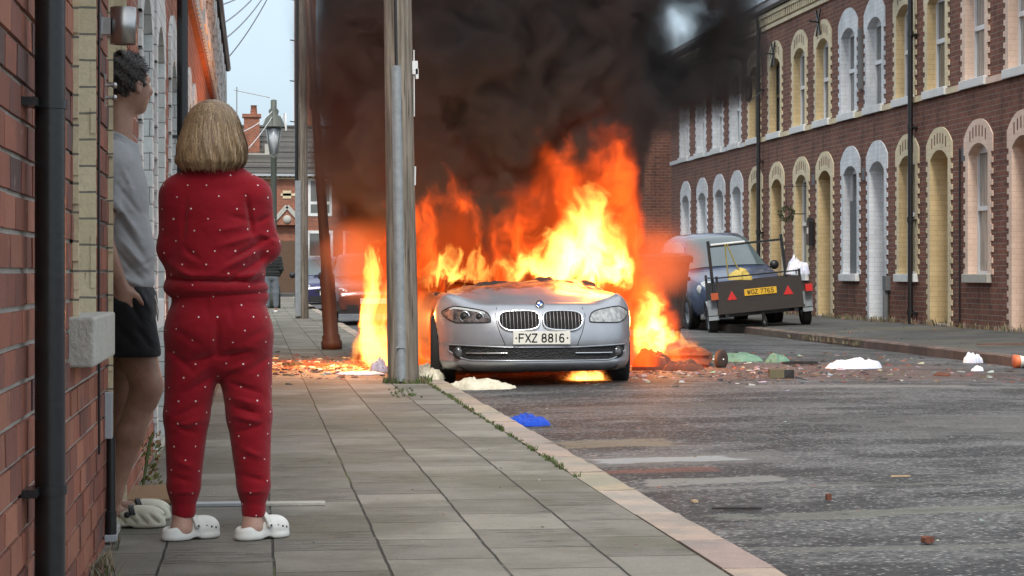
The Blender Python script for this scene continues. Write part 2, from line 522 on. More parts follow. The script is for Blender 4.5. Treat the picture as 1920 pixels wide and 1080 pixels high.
def slabs(name, col, dark, bw, rh, off=0.5):
    b = new_mat(name)
    v = b.coord()
    xyz = b.sep(v)
    nw, nwc = b.noise(v, 3.0, 3, 0.5)
    vec = b.comb(xyz[1], b.m('ADD', xyz[0], 4.17), 0.0)
    vec = b.vm('ADD', vec, b.vm('SCALE', b.vm('SUBTRACT', nwc, (0.5, 0.5, 0.5)), 0.016))
    t = b.new('ShaderNodeTexBrick'); t.offset = off
    b.put(t.inputs['Vector'], vec)
    t.inputs['Scale'].default_value = 1
    t.inputs['Brick Width'].default_value = bw
    t.inputs['Row Height'].default_value = rh
    t.inputs['Mortar Size'].default_value = 0.006
    t.inputs['Mortar Smooth'].default_value = 0.5
    t.inputs['Color1'].default_value = (0, 0, 0, 1)
    t.inputs['Color2'].default_value = (1, 1, 1, 1)
    t.inputs['Mortar'].default_value = (0.5, 0.5, 0.5, 1)
    tone = b.new('ShaderNodeSeparateColor'); b.put(tone.inputs[0], t.outputs['Color'])
    tone = tone.outputs[0]
    big, _ = b.noise(v, 0.9, 5, 0.65)
    mid, _ = b.noise(v, 7, 5, 0.7)
    fine, _ = b.noise(v, 90, 3, 0.7)
    line, _ = b.noise(b.mapping(v, (2.6, 14.0, 1.0)), 1.8, 6, 0.75)
    lm = b.m('MULTIPLY', b.m('MULTIPLY', b.sstep(line, 0.52, 0.60), b.sstep(tone, 0.35, 0.7)), b.sstep(b.noise(v, 1.6, 3, 0.6)[0], 0.46, 0.58))
    c = b.mix(tone, col, [x * 0.62 for x in col])
    c = b.mix(b.m('MULTIPLY', lm, 0.7), c, [x * 0.42 for x in col])
    c = b.mix(b.m('MULTIPLY', b.sstep(big, 0.46, 0.60), 0.75), c, [x * 0.52 * q for x, q in zip(col, (1.0, 1.0, 0.92))])
    moss = b.m('MULTIPLY', b.sstep(b.noise(v, 0.55, 5, 0.65)[0], 0.48, 0.60), 0.62)
    c = b.mix(moss, c, (0.098, 0.092, 0.062))
    k = b.m('ADD', 0.44, b.m('ADD', b.m('MULTIPLY', mid, 0.42), b.m('MULTIPLY', fine, 0.70)))
    c = b.vm('SCALE', c, k)
    jn = b.m('MULTIPLY', t.outputs['Fac'], b.sstep(b.noise(v, 5.5, 4, 0.6)[0], 0.25, 0.5))
    jc = b.mix(b.sstep(b.noise(v, 1.3, 3, 0.5)[0], 0.55, 0.68), dark, (0.07, 0.085, 0.02))
    c = b.mix(jn, c, jc)
    h = b.m('SUBTRACT', b.m('ADD', b.m('MULTIPLY', mid, 0.3), b.m('MULTIPLY', fine, 0.35)), b.m('ADD', b.m('MULTIPLY', t.outputs['Fac'], 1.2), b.m('MULTIPLY', lm, 0.5)))
    h = b.m('ADD', h, b.m('MULTIPLY', tone, 0.35))
    pbsdf(b, c, 0.85, 0, h, 0.8, 0.012)
    return b.mat
M['slabs'] = slabs('paving_slabs', (0.222, 0.208, 0.175), (0.022, 0.020, 0.016), 0.56, 0.385)
M['slabs_r'] = slabs('tarred_paving', (0.085, 0.085, 0.083), (0.03, 0.03, 0.03), 0.9, 0.6)
def kerb_mat(name, c1, c2, L_=0.9):
    b = new_mat(name)
    v = b.coord()
    xyz = b.sep(v)
    n, _ = b.noise(v, 12, 5, 0.7)
    f_, _ = b.noise(v, 110, 3, 0.7)
    t = b.new('ShaderNodeVertexColor'); t.layer_name = 'col'
    big, _ = b.noise(v, 2.0, 4, 0.6)
    c = b.mix(b.sstep(big, 0.42, 0.6), c1, c2)
    c = b.mix(1.0, c, t.outputs[0], 'MULTIPLY')
    c = b.vm('SCALE', c, b.m('ADD', 0.45, b.m('ADD', b.m('MULTIPLY', n, 0.5), b.m('MULTIPLY', f_, 0.55))))
    pbsdf(b, c, 0.85, 0, b.m('ADD', b.m('MULTIPLY', n, 0.6), b.m('MULTIPLY', f_, 0.6)), 0.8, 0.012)
    return b.mat
M['kerb_l'] = kerb_mat('pink_granite_kerb', (0.36, 0.285, 0.225), (0.27, 0.24, 0.20))
M['kerb_r'] = kerb_mat('brown_granite_kerb', (0.15, 0.105, 0.085), (0.11, 0.08, 0.065))
M['dirt'] = simple('earth', (0.05, 0.045, 0.035), 0.95, var=0.4, scale=2)

KX = 1.75          # road edge of the left kerb
KR = 8.45          # road edge of the right kerb
def road_z(x):
    return 0.045 * max(0.0, 1 - ((x - 5.1) / 3.4) ** 2) - 0.0

m_ = MB()
G = 1200
m_.add([(-G, -60, -0.06), (G, -60, -0.06), (G, 2000, -0.06), (-G, 2000, -0.06)], [(0, 1, 2, 3)])
tag(m_.build('ground', M['dirt']), kind='structure')
m_ = MB()
xs = [KX + (KR - KX) * i / 16 for i in range(17)]
ys = [-30, 0, 5, 10, 15, 20, 25, 30, 40, 50, 60, 70, 80, 92]
m_.grid([[(x, y, road_z(x) - 0.0) for x in xs] for y in ys])
m_.add([(-60, 92, 0), (80, 92, 0), (80, 99.5, 0), (-60, 99.5, 0)], [(0, 1, 2, 3)])
m_.add([(KR, 57.6, 0.004), (60, 57.6, 0.004), (60, 61.6, 0.004), (KR, 61.6, 0.004)], [(0, 1, 2, 3)])
tag(m_.build('road', M['asphalt'], fix=False), kind='structure')
m_ = MB()
def slab_sheet(x0, x1, z0, z1, y0, y1):
    n = 24
    m_.grid([[(x0 + (x1 - x0) * i / 6, y0 + (y1 - y0) * j / n, z0 + (z1 - z0) * i / 6) for i in range(7)] for j in range(n + 1)])
slab_sheet(-0.9, KX - 0.205, 0.06, 0.06, -10, 91)
tag(m_.build('pavement', M['slabs'], fix=False), kind='structure')
m_ = MB()
slab_sheet(KR + 0.145, 11.3, 0.12, 0.21, -10, 57.4)
slab_sheet(KR + 0.145, 11.3, 0.12, 0.21, 61.8, 91)
m_.add([(-60, 99.7, 0.12), (80, 99.7, 0.12), (80, 105.5, 0.12), (-60, 105.5, 0.12)], [(0, 1, 2, 3)])
m_.add([(-60, 99.7, 0.12), (80, 99.7, 0.12), (80, 99.7, -0.05), (-60, 99.7, -0.05)], [(0, 1, 2, 3)])
tag(m_.build('pavement', M['slabs_r'], fix=False), kind='structure')
def kerb(x0, x1, ztop, y0, y1, seed, far, L_=0.92):
    random.seed(seed)
    k = MB()
    y = y0
    while y < y1:
        l = L_ * random.uniform(0.8, 1.15)
        t = random.uniform(0.8, 1.15)
        c = (t, t * random.uniform(0.95, 1.05), t * random.uniform(0.92, 1.06))
        dz = random.uniform(-0.004, 0.004); g_ = 0.005
        n = 5
        rows = []
        for i in range(n + 1):
            yy = y + g_ + (l - 2 * g_) * i / n
            j = lambda a=0.004: random.uniform(-a, a)
            s_ = 1 if far else -1
            # section: inner edge, inner top, worn outer top, outer face
            xi, xo = (x0, x1) if not far else (x1, x0)
            rows.append([(xi, yy, ztop - 0.1), (xi, yy, ztop + dz + 0.002), ((xi + xo) / 2, yy, ztop + dz + j(0.003) + 0.002),
                         (xo - 0.022 * (1 if xo > xi else -1), yy, ztop + dz + j(0.004) + 0.001), (xo + j(0.005), yy, ztop - 0.018 + j()), (xo + j(0.004), yy, -0.05)])
        k.grid(rows, col=c, smooth=False)
        for r_ in (rows[0], rows[-1]):
            k.add(r_, [tuple(range(6))], 0, c)
        y += l
    return k
tag(kerb(KX - 0.2, KX, 0.062, 1, 91, 3, False).build('kerb', M['kerb_l']), kind='structure')
kk = kerb(KR, KR + 0.14, 0.122, 8, 57.4, 5, True)
tag(kk.build('kerb', M['kerb_r']), kind='structure')

# ------------------------------------------------------------------ the terraces
def wall_cells(mb, X, y0, y1, z0, z1, holes, mi=0):
    ys = sorted({y0, y1, *[h[0] for h in holes], *[h[1] for h in holes]})
    zs = sorted({z0, z1, *[h[2] for h in holes], *[h[3] for h in holes]})
    ys = [y for y in ys if y0 <= y <= y1]; zs = [z for z in zs if z0 <= z <= z1]
    for a, b_ in zip(ys, ys[1:]):
        for c, d in zip(zs, zs[1:]):
            cy_, cz = (a + b_) / 2, (c + d) / 2
            if any(h[0] < cy_ < h[1] and h[2] < cz < h[3] for h in holes): continue
            mb.add([(X, a, c), (X, b_, c), (X, b_, d), (X, a, d)], [(0, 1, 2, 3)], mi)

def trim(mb, X, s, yc, hw, z0, crown, inner=0.15, outer=0.23, row=0.083, depth=0.22, rise=0.16, top=0.37, slots=True, proud=0.018, arch=True, rag=0.012):
    """painted quoins, arched head and reveals of one opening; s = +1 when the recess goes towards +X"""
    xf = X - s * proud
    xb = X + s * depth
    zs = crown - rise
    n = max(1, int(round((zs - z0) / row)))
    rh = (zs - z0) / n
    for sd_ in (-1, 1):
        yi = yc + sd_ * hw
        for k in range(n):
            wv = (outer if (k // 1) % 2 == 0 else inner) + random.uniform(-rag, rag)
            yo = yi + sd_ * wv
            a, b_ = z0 + k * rh, z0 + (k + 1) * rh
            mb.add([(xf, yi, a), (xf, yo, a), (xf, yo, b_), (xf, yi, b_), (X, yo, a), (X, yo, b_)],
                   [(0, 1, 2, 3), (1, 4, 5, 2)])
            mb.add([(xf, yi, b_), (xf, yo, b_), (X, yo, b_), (X, yi, b_)], [(0, 1, 2, 3)])
        m = n if rh < 0.12 else n * 2
        P = [[(xf, yi, z0 + (zs - z0) * k / m), (xb, yi, z0 + (zs - z0) * k / m)] for k in range(m + 1)]
        mb.grid(P, mi=1, smooth=False)
    N = 12
    ow = hw + outer
    zo = crown + 0.10
    inn = []; out = []
    for i in range(N + 1):
        u = -1 + 2 * i / N
        inn.append((yc + u * hw, zs + rise * (1 - abs(u) ** 2.3)))
        out.append((yc + u * ow, zo + (top - 0.10) * (1 - abs(u) ** 2.4)))
    for i in range(N):
        a, b_, c, d = inn[i], inn[i + 1], out[i + 1], out[i]
        mb.add([(xf, *a), (xf, *b_), (xf, *c), (xf, *d), (X + s * 0.001, *c), (X + s * 0.001, *d), (xb, *a), (xb, *b_)],
               [(0, 1, 2, 3), (3, 2, 4, 5)])
        mb.add([(xf, *a), (xf, *b_), (xb, *b_), (xb, *a)], [(0, 1, 2, 3)], 1)
    for sd_ in (-1, 1):
        i = 0 if sd_ < 0 else N
        mb.add([(xf, yc + sd_ * hw, zs), (xf, yc + sd_ * ow, zs), (xf, *out[i]), (X, yc + sd_ * ow, zs), (X, *out[i])], [(0, 1, 2), (1, 3, 4, 2)])
    if slots:
        sl = []
        for i in range(6):
            u = -0.75 + 1.5 * i / 5
            y = yc + u * (hw + 0.02)
            z = (zs + rise * (1 - abs(u) ** 2.3) + zo + (top - 0.1) * (1 - abs(u * hw / ow) ** 2.4)) / 2 + 0.005
            sl.append((y, z, u))
        return sl
    return []

def box_x(mb, X, s, a, b_, y0, y1, z0, z1, mi=0):
    """box between depths a and b_ behind (s side of) the wall face"""
    xa, xb = sorted((X + s * a, X + s * b_))
    mb.box((xa, y0, z0), (xb, y1, z1), mi)

def house(side, ya, yb, openings, name, label, group, trimmat, brick, X, eaves, opt):
    """openings: (kind, centre, floor) ..."""
    s = 1 if side == 'r' else -1
    root = thing(name, (X, ya, 0), label, 'house', group)
    T = Matrix.Translation((-X, -ya, 0))
    def nb():
        q = MB(); q.M = T; return q
    gz = 0.2 if side == 'r' else 0.06
    row = 0.083 if side == 'r' else 0.088
    wall = nb()
    holes = []
    P = opt
    items = []
    for kind, yc, fl, *ex in openings:
        e = ex[0] if ex else {}
        hw = e.get('hw', P['hw'])
        if fl == 0:
            z0, cr_ = (gz, P['crown0']) if kind == 'door' else (P['sill0'], P['crown0'] + P.get('wdrop', 0))
        else:
            z0, cr_ = P['sill1'], P['crown1']
        holes.append((yc - hw, yc + hw, z0, cr_))
        items.append((kind, yc, fl, e, hw, z0, cr_))
    dpt = 8.0
    xb_ = X + s * dpt
    wall_cells(wall, X, ya, yb, -0.05, eaves, holes)
    for y in (ya, yb):
        wall.add([(X, y, -0.05), (xb_, y, -0.05), (xb_, y, eaves), (X + s * dpt / 2, y, eaves + P['rise']), (X, y, eaves)], [(0, 1, 2, 3, 4)])
    wall.add([(xb_, ya, -0.05), (xb_, yb, -0.05), (xb_, yb, eaves), (xb_, ya, eaves)], [(0, 1, 2, 3)])
    if not P.get('real'):
        wall.build('wall', M[brick], root, fix=False)
    for (kind, yc, fl, e, hw, z0, cr_) in items:
        tr = nb(); slot = nb()
        sl = trim(tr, X, s, yc, hw, z0, cr_, row=row, depth=0.24 if kind == 'window' else 0.42, inner=P['inner'], outer=P['outer'], top=P['top'] if cr_ + P['top'] < eaves - 0.1 else 0.24, slots=P['slots'] and not e.get('plain'))
        for (y, z, u) in sl:
            box_x(slot, X, s, -0.021, 0.0, y - 0.022, y + 0.022, z - 0.085, z + 0.085)
        su = tr.build(kind + '_surround', [M[{'paint_cream': 'paint_pale'}.get(trimmat, trimmat)], M[trimmat]], root, fix=False)
        if slot.v: slot.build('arch_slots', M[brick], su)
        if kind == 'window':
            fm = nb(); d0 = 0.13
            a, b_ = yc - hw, yc + hw
            ft = 0.055
            zt = cr_ + 0.02
            box_x(fm, X, s, d0, d0 + 0.07, a, a + ft, z0, zt)
            box_x(fm, X, s, d0, d0 + 0.07, b_ - ft, b_, z0, zt)
            box_x(fm, X, s, d0, d0 + 0.07, a + ft, b_ - ft, z0, z0 + ft)
            box_x(fm, X, s, d0, d0 + 0.07, a + ft, b_ - ft, zt - 0.16, zt)
            zm = z0 + (zt - z0) * e.get('mid', 0.5)
            box_x(fm, X, s, d0 - 0.015, d0 + 0.07, a + ft, b_ - ft, zm - 0.035, zm + 0.035)
            wn = fm.build('window', M[e.get('frame', 'upvc')], root)
            pm = nb()
            box_x(pm, X, s, d0 + 0.03, d0 + 0.05, a + ft * 0.5, b_ - ft * 0.5, z0 + 0.01, zt)
            pn = pm.build('pane', M[e.get('glass', 'glass')], wn)
            if e.get('boarded'):
                bd = nb(); box_x(bd, X, s, d0 - 0.02, d0 + 0.01, a + 0.02, b_ - 0.02, z0 + 0.02, zm + 0.35)
                tag(bd.build('window_board', M['board'], root), 'grey board nailed over the lower window')
            if not (side == 'r' and fl == 1 and False):
                sb = nb()
                ov = 0.13
                zb = P.get('sillh', 0.13)
                box_x(sb, X, s, -P.get('sillp', 0.08), d0, a - ov, b_ + ov, z0 - zb, z0 + 0.004)
                sb.build('sill', M[e.get('sill', P['sillmat'])], root, bevel=0.008)
        else:
            dm = nb(); d0 = 0.36
            a, b_ = yc - hw, yc + hw
            box_x(dm, X, s, d0, d0 + 0.06, a, b_, gz, cr_ + 0.02)
            for zz in ((0.25, 0.9), (1.05, 1.85)):
                for q in (0, 1):
                    ya_ = a + 0.12 + q * (hw - 0.04)
                    box_x(dm, X, s, d0 - 0.012, d0, ya_, ya_ + hw - 0.2, gz + zz[0], gz + zz[1])
            box_x(dm, X, s, d0 - 0.03, d0, a, b_, gz + 2.02, gz + 2.09)
            dr = dm.build('door', M[e.get('door', 'door_white')], root)
            hm = nb(); box_x(hm, X, s, d0 - 0.05, d0 - 0.012, b_ - 0.12, b_ - 0.09, gz + 0.98, gz + 1.12)
            hm.build('handle', M['black_iron'], dr)
            st = nb(); box_x(st, X, s, -0.03, d0, a - 0.0, b_ + 0.0, -0.02, gz + 0.03)
            st.build('doorstep', M['stone'], root, bevel=0.008)
    # string course and eaves
    sc = nb()
    if P.get('string'):
        box_x(sc, X, s, -0.045, 0, ya, yb, P['string'], P['string'] + 0.10)
        sc.build('string_course', M[P['stringmat']], root)
    co = nb()
    if side == 'r':
        box_x(co, X, s, -0.05, 0, ya, yb, eaves - 0.36, eaves - 0.28)
        y = ya + 0.03
        while y < yb - 0.1:
            box_x(co, X, s, -0.09, 0, y, y + 0.085, eaves - 0.26, eaves - 0.12)
            y += 0.17
        box_x(co, X, s, -0.12, 0, ya, yb, eaves - 0.11, eaves - 0.03)
    else:
        y = ya + 0.03
        while y < yb - 0.1:
            box_x(co, X, s, -0.06, 0, y, y + 0.16, P['string'] + 0.10, P['string'] + 0.24)
            y += 0.32
    co.build('dentil_course', M[P.get('dentmat', 'paint_pale')], root)
    gt = nb()
    pr = []
    for i in range(7):
        a = PI + PI * i / 6
        pr.append((0.055 * math.cos(a), 0.055 * math.sin(a)))
    cx = X - s * P.get('gutx', 0.17)
    gt.prism([(cx + u, eaves + 0.04 + v) for u, v in pr], ya, yb, 'y')
    gt.build('gutter', M['black_iron'], root)
    rf = nb()
    xe = X - s * P.get('eavx', 0.13)
    zr = eaves + P['rise']
    xr = X + s * dpt / 2
    for (xa, xb2) in ((xe, xr), (xb_ + s * 0.15, xr)):
        rf.add([(xa, ya, eaves - 0.02), (xa, yb, eaves - 0.02), (xb2, yb, zr), (xb2, ya, zr), (xa, ya, eaves + 0.05), (xa, yb, eaves + 0.05), (xb2, yb, zr + 0.07), (xb2, ya, zr + 0.07)],
               [(0, 3, 2, 1), (4, 5, 6, 7), (0, 1, 5, 4), (1, 2, 6, 5), (3, 0, 4, 7)])
    rfo = rf.build('roof', M['slate'], root)
    if P.get('chimney', True):
        ch = nb()
        yc_ = yb - 0.4
        ch.box((xr - 0.5, yc_ - 0.35, zr - 0.4), (xr + 0.5, yc_ + 0.35, zr + 1.1))
        ch.box((xr - 0.56, yc_ - 0.41, zr + 1.1), (xr + 0.56, yc_ + 0.41, zr + 1.2))
        for dx in (-0.3, 0, 0.3):
            ch.lathe([(0.12, zr + 1.2), (0.10, zr + 1.5), (0.12, zr + 1.5)], (xr + dx, yc_, 0), n=12)
        ch.build('chimney', M[brick], rfo)
    return root, nb

PR = dict(hw=0.46, crown0=3.04, sill0=1.03, wdrop=0.0, sill1=4.03, crown1=5.62, inner=0.13, outer=0.21, top=0.37, slots=True, rise=2.4, string=3.90, stringmat='paint_pale', sillmat='stonew')
RX = 11.0
random.seed(11)
rg = 'red brick terrace houses on the right of the street'
def rhouse(ya, yb, door, win, mat, label, dmat='door_white', strm='paint_pale', chim=True, dopt=None, wopt=None, uopt=None, plain=False, dcol='paint_pale', X=RX):
    dopt = dict(dopt or {}); wopt = dict(wopt or {}); uopt = dict(uopt or {})
    dopt['door'] = dmat
    if plain:
        for q in (dopt, wopt, uopt): q['plain'] = True
    P = dict(PR); P['stringmat'] = strm; P['dentmat'] = dcol; P['chimney'] = chim
    op = [('door', door, 0, dopt), ('window', win, 0, wopt), ('window', door + 0.15, 1, uopt), ('window', win + 0.15, 1, uopt)]
    return house('r', ya, yb, op, 'terrace_house', label, rg, mat, 'brick_r', X, 6.65, P)
H = {}
H['pp'] = rhouse(25.8, 29.55, 26.8, 28.65, 'paint_pink', 'terrace house before the red door, only its far edge near the picture side', 'door_brown', 'paint_pink')
H['p'] = rhouse(29.55, 33.40, 30.45, 32.43, 'paint_pink', 'terrace house with pinkish cream surrounds and a dark red door', 'door_red', 'paint_pink', wopt={'glass': 'glass_curtain', 'sill': 'stone'}, uopt={'glass': 'glass_curtain'})
H['y1'] = rhouse(33.40, 37.05, 34.35, 36.10, 'paint_cream', 'terrace house with yellow surrounds behind the tall black downpipe, next to the pink one', 'door_white', 'paint_pale')
H['w1'] = rhouse(37.05, 40.60, 37.92, 39.67, 'paint_white', 'terrace house with peeling white surrounds and a grey boarded lower window', 'door_white', 'paint_pale', wopt={'boarded': 1}, plain=True)
H['y2'] = rhouse(40.60, 44.40, 41.51, 43.35, 'paint_cream', 'terrace house with yellow surrounds and a wreath by its window', 'door_brown', 'paint_pale')
H['y3'] = rhouse(44.40, 48.40, 45.44, 47.40, 'paint_cream', 'terrace house with yellow surrounds, a burnt dark upper window and a satellite dish', 'door_brown', 'paint_pale', uopt={'frame': 'black_iron'})
H['w2'] = rhouse(48.40, 52.25, 49.32, 51.23, 'paint_white', 'terrace house with white surrounds half hidden by smoke above the parked car', 'door_white', 'paint_white', plain=True, chim=False)
H['w3'] = rhouse(52.25, 57.3, 53.23, 55.32, 'paint_white', 'last terrace house with white surrounds before the side street', 'door_white', 'paint_white', plain=True, chim=False)
H['f1'] = rhouse(61.8, 67.0, 63.2, 65.2, 'paint_cream', 'first house of the far terrace, across the side street, seen through smoke', 'door_brown', 'paint_pale', chim=False)
for i, ya in enumerate((67.0, 71.0, 75.0, 79.0, 83.0, 87.0)):
    r_ = rhouse(ya, ya + 4.0, ya + 1.0, ya + 2.9, ('paint_white', 'paint_cream')[i % 2], '%s house of the far terrace beyond the side street, behind smoke' % ('second', 'third', 'fourth', 'fifth', 'sixth', 'last')[i], 'door_brown', 'paint_pale', chim=False)

# details fixed to the right-hand houses
def down_pipe(key, y, z0=0.2, z1=6.6, r=0.045, x=RX - 0.10, label=None):
    root, nb = H[key]
    q = nb()
    q.tube([(x, y, z0), (x, y, z1)], r, 12)
    for z in np.arange(z0 + 0.15, z1, 1.55):
        q.tube([(x, y, z), (x, y, z + 0.09)], r * 1.28, 12)
        q.box((x, y - 0.09, z + 0.02), (RX, y + 0.09, z + 0.05))
    o = q.build('downpipe', M['black_iron'], root)
    return o
down_pipe('y1', 35.62)
down_pipe('y3', 46.75)
root, nb = H['p']
q = nb(); q.tube([(RX - 0.03, 33.25, 0.2), (RX - 0.03, 33.25, 3.0)], 0.016, 8); q.build('cable', M['black_iron'], root)
root, nb = H['y1']
q = nb()
for (y, z) in ((36.65, 6.05), (37.0, 6.0), (36.2, 6.1)):
    q.lathe([(0.03, -0.22), (0.10, -0.12), (0.15, 0.06), (0.14, 0.08)], (RX - 0.3, y, z), 'y', 14)
    q.bar((RX, y + 0.05, z), (RX - 0.3, y + 0.05, z), 0.04)
q.bar((RX - 0.3, 36.0, 6.12), (RX - 0.3, 37.1, 6.12), 0.05)
q.build('floodlight', M['black_iron'], root)
for (key, y, z) in (('y2', 41.85, 5.95), ('y3', 45.6, 5.7)):
    root, nb = H[key]
    q = nb()
    q.bar((RX - 0.05, y - 0.16, z - 0.25), (RX - 0.05, y + 0.16, z + 0.25), 0.03)
    q.bar((RX - 0.05, y + 0.16, z - 0.25), (RX - 0.05, y - 0.16, z + 0.25), 0.03)
    q.bar((RX, y, z), (RX - 0.25, y - 0.05, z + 0.02), 0.03)
    q.build('wall_bracket', M['black_iron'], root)
root, nb = H['y3']
q = nb()
q.M = Matrix.Translation(-Vector((RX, 44.40, 0))) @ Matrix.Translation((RX - 0.45, 46.2, 5.0)) @ Matrix.Rotation(R(60), 4, 'Z')
q.lathe([(0.0, 0.07), (0.15, 0.055), (0.28, 0.0), (0.29, -0.01), (0.15, 0.04), (0.0, 0.055)], (0, 0, 0), 'y', 24)
q.tube([(0, 0.05, 0), (0.1, 0.35, -0.1)], 0.02, 8)
q.tube([(0, 0.0, -0.28), (0, -0.30, -0.05)], 0.012, 8)
q.build('satellite_dish', M['board'], root)
root, nb = H['w1']
q = nb(); q.box((RX - 0.07, 38.85, 4.4), (RX, 38.95, 5.5)); q.build('wall_plank', M['board'], root)
q = nb(); q.tube([(RX - 0.06, 37.2, 0.2), (RX - 0.06, 37.2, 0.75)], 0.05, 10); q.box((RX - 0.09, 37.1, 0.75), (RX, 37.3, 1.0)); q.build('drain', M['board'], root)
# small vents in the wall
for key, y, z in (('p', 33.75 - 0.6, 2.9), ('w1', 38.8, 2.85), ('y2', 42.4, 2.9)):
    root, nb = H[key]
    q = nb(); q.box((RX - 0.012, y - 0.08, z - 0.11), (RX + 0.01, y + 0.08, z + 0.11)); q.build('air_brick', M['board'], root)

# ------------------------------------------------------------------ the left terrace, close to the camera
LX = -0.543
lg = 'red brick terrace houses on the left of the street'
PL = dict(hw=0.40, crown0=2.45, sill0=0.915, wdrop=0.0, sill1=3.62, crown1=4.55, inner=0.10, outer=0.19, top=0.30, slots=False, rise=2.2, string=3.23, stringmat='brick_l', dentmat='paint_white_l', sillmat='stone', sillp=0.072, sillh=0.145, eavx=0.03, gutx=0.04)
M['mortar'] = simple('lime_mortar', (0.40, 0.38, 0.34), 0.95, var=0.25, scale=20, bstr=0.6, bdist=0.006)
def real_brick_mat():
    b = new_mat('pressed_red_brick')
    v = b.coord()
    a = b.new('ShaderNodeVertexColor'); a.layer_name = 'col'
    n1, _ = b.noise(v, 14, 5, 0.65)
    n2, _ = b.noise(v, 120, 4, 0.65)
    n3, _ = b.noise(b.mapping(v, (1, 1.5, 1.5)), 3.0, 5, 0.7)
    c = b.mix(b.m('MULTIPLY', b.sstep(n3, 0.50, 0.68), 0.55), a.outputs[0], (0.085, 0.05, 0.045))
    c = b.mix(b.m('MULTIPLY', b.sstep(n1, 0.62, 0.75), 0.5), c, (0.36, 0.31, 0.27))
    c = b.vm('SCALE', c, b.m('ADD', 0.55, b.m('ADD', b.m('MULTIPLY', n1, 0.45), b.m('MULTIPLY', n2, 0.5))))
    pbsdf(b, c, 0.82, 0, b.m('ADD', b.m('MULTIPLY', n1, 0.5), b.m('MULTIPLY', n2, 0.5)), 0.7, 0.006)
    return b.mat
M['real_brick'] = real_brick_mat()
def lhouse(ya, yb, win, door, label, trimm, real=False, dmat='door_white', whw=0.40, far=False):
    P = dict(PL)
    if real: P.update(real=True, inner=0.004, outer=0.006)
    op = []
    if win: op.append(('window', win, 0, {'hw': whw, 'sill': 'stone' if real else 'stonew'})); op.append(('window', win, 1, {'hw': 0.38, 'sill': 'stonew'}))
    if door: op.append(('door', door, 0, {'hw': 0.44, 'door': dmat})); op.append(('window', door, 1, {'hw': 0.38, 'sill': 'stonew'}))
    r_, nb = house('l', ya, yb, op, 'terrace_house', label, lg, trimm, 'brick_l', LX, 4.95, P)
    if real:
        q = nb()
        row, bl = 0.088, 0.238
        holes = []
        for kind, yc, fl, e in op:
            hw = e['hw']
            z0, c_ = ((0.06, P['crown0']) if kind == 'door' else (P['sill0'], P['crown0'])) if fl == 0 else (P['sill1'], P['crown1'])
            holes.append((yc - hw, yc + hw, z0, c_))
        wall_cells(q, LX - 0.009, ya, yb, -0.05, 4.95, holes, 1)
        for y in (ya, yb):
            q.add([(LX - 0.009, y, -0.05), (LX - 8, y, -0.05), (LX - 8, y, 4.95), (LX - 4, y, 7.1), (LX - 0.009, y, 4.95)], [(0, 1, 2, 3, 4)], 1)
        q.add([(LX - 8, ya, 0), (LX - 8, yb, 0), (LX - 8, yb, 4.95), (LX - 8, ya, 4.95)], [(0, 1, 2, 3)], 1)
        nr = int(4.95 / row)
        for k in range(nr):
            z0 = k * row + 0.0065; z1 = (k + 1) * row - 0.0065
            y = ya - (bl / 2 if k % 2 else 0)
            while y < yb:
                a, b_ = max(y + 0.005, ya), min(y + bl - 0.005, yb)
                y += bl
                if b_ - a < 0.02: continue
                segs = [(a, b_)]
                for h in holes:
                    if h[2] < (z0 + z1) / 2 < h[3]:
                        ns = []
                        for (c_, d) in segs:
                            if d <= h[0] or c_ >= h[1]: ns.append((c_, d)); continue
                            if c_ < h[0] - 0.03: ns.append((c_, h[0] - 0.001))
                            if d > h[1] + 0.03: ns.append((h[1] + 0.001, d))
                        segs = ns
                for (c_, d) in segs:
                    t = random.random()
                    base = (0.25, 0.085, 0.052) if t < 0.45 else ((0.185, 0.066, 0.046) if t < 0.75 else ((0.30, 0.115, 0.07) if t < 0.9 else (0.11, 0.055, 0.048)))
                    f_ = random.uniform(0.8, 1.2)
                    pr = random.uniform(-0.0015, 0.003)
                    q.box((LX - 0.02, c_, z0), (LX + pr, d, z1), 0, tuple(x * f_ for x in base), j=0.0012)
        q.build('wall', [M['real_brick'], M['mortar']], r_, fix=True)
    return r_, nb
random.seed(5)
HL = {}
HL[0] = lhouse(1.2, 5.55, 2.4, 4.15, 'brick terrace house at the picture edge, only a strip of its wall beside the drainpipe', 'paint_cream_l', True)
HL[1] = lhouse(5.55, 9.75, 7.07, 8.76, 'brick terrace house with the cream jamb, stone sill and the doorway where the man leans', 'paint_cream_l', True, 'door_brown', 0.36)
labs = ['brick terrace house with white jambs right beyond the man in the doorway', 'second brick terrace house with white jambs, the one behind the black pipe']
y = 9.75
for i in range(9):
    lab = labs[i] if i < 2 else '%s orange-lit brick house of the left row beyond the black pipe' % ('first', 'second', 'third', 'fourth', 'fifth', 'sixth', 'farthest')[i - 2]
    HL[2 + i] = lhouse(y, y + 3.65, y + 1.30, y + 2.88, lab, 'paint_white_l', False, 'door_brown', 0.46)
    y += 3.65
def lpipe(key, y, x, r, z0, z1, clips):
    root, nb = HL[key]
    q = nb()
    q.tube([(x, y, z0), (x, y, z1)], r, 24)
    for z in clips:
        q.tube([(x, y, z - 0.011), (x, y, z + 0.011)], r * 1.13, 24)
        q.box((LX - 0.002, y - r - 0.07, z - 0.010), (x - r * 0.6, y + 0.0, z + 0.010))
        q.tube([(LX, y - r - 0.045, z), (LX + 0.018, y - r - 0.045, z)], 0.010, 10)
    q.tube([(x, y, z1 - 0.5), (x, y, z1 - 0.35)], r * 1.2, 24)
    return q.build('downpipe', M['black_iron'], root)
lpipe(0, 5.35, -0.487, 0.0365, 0.03, 4.9, (0.53, 1.455, 2.9))
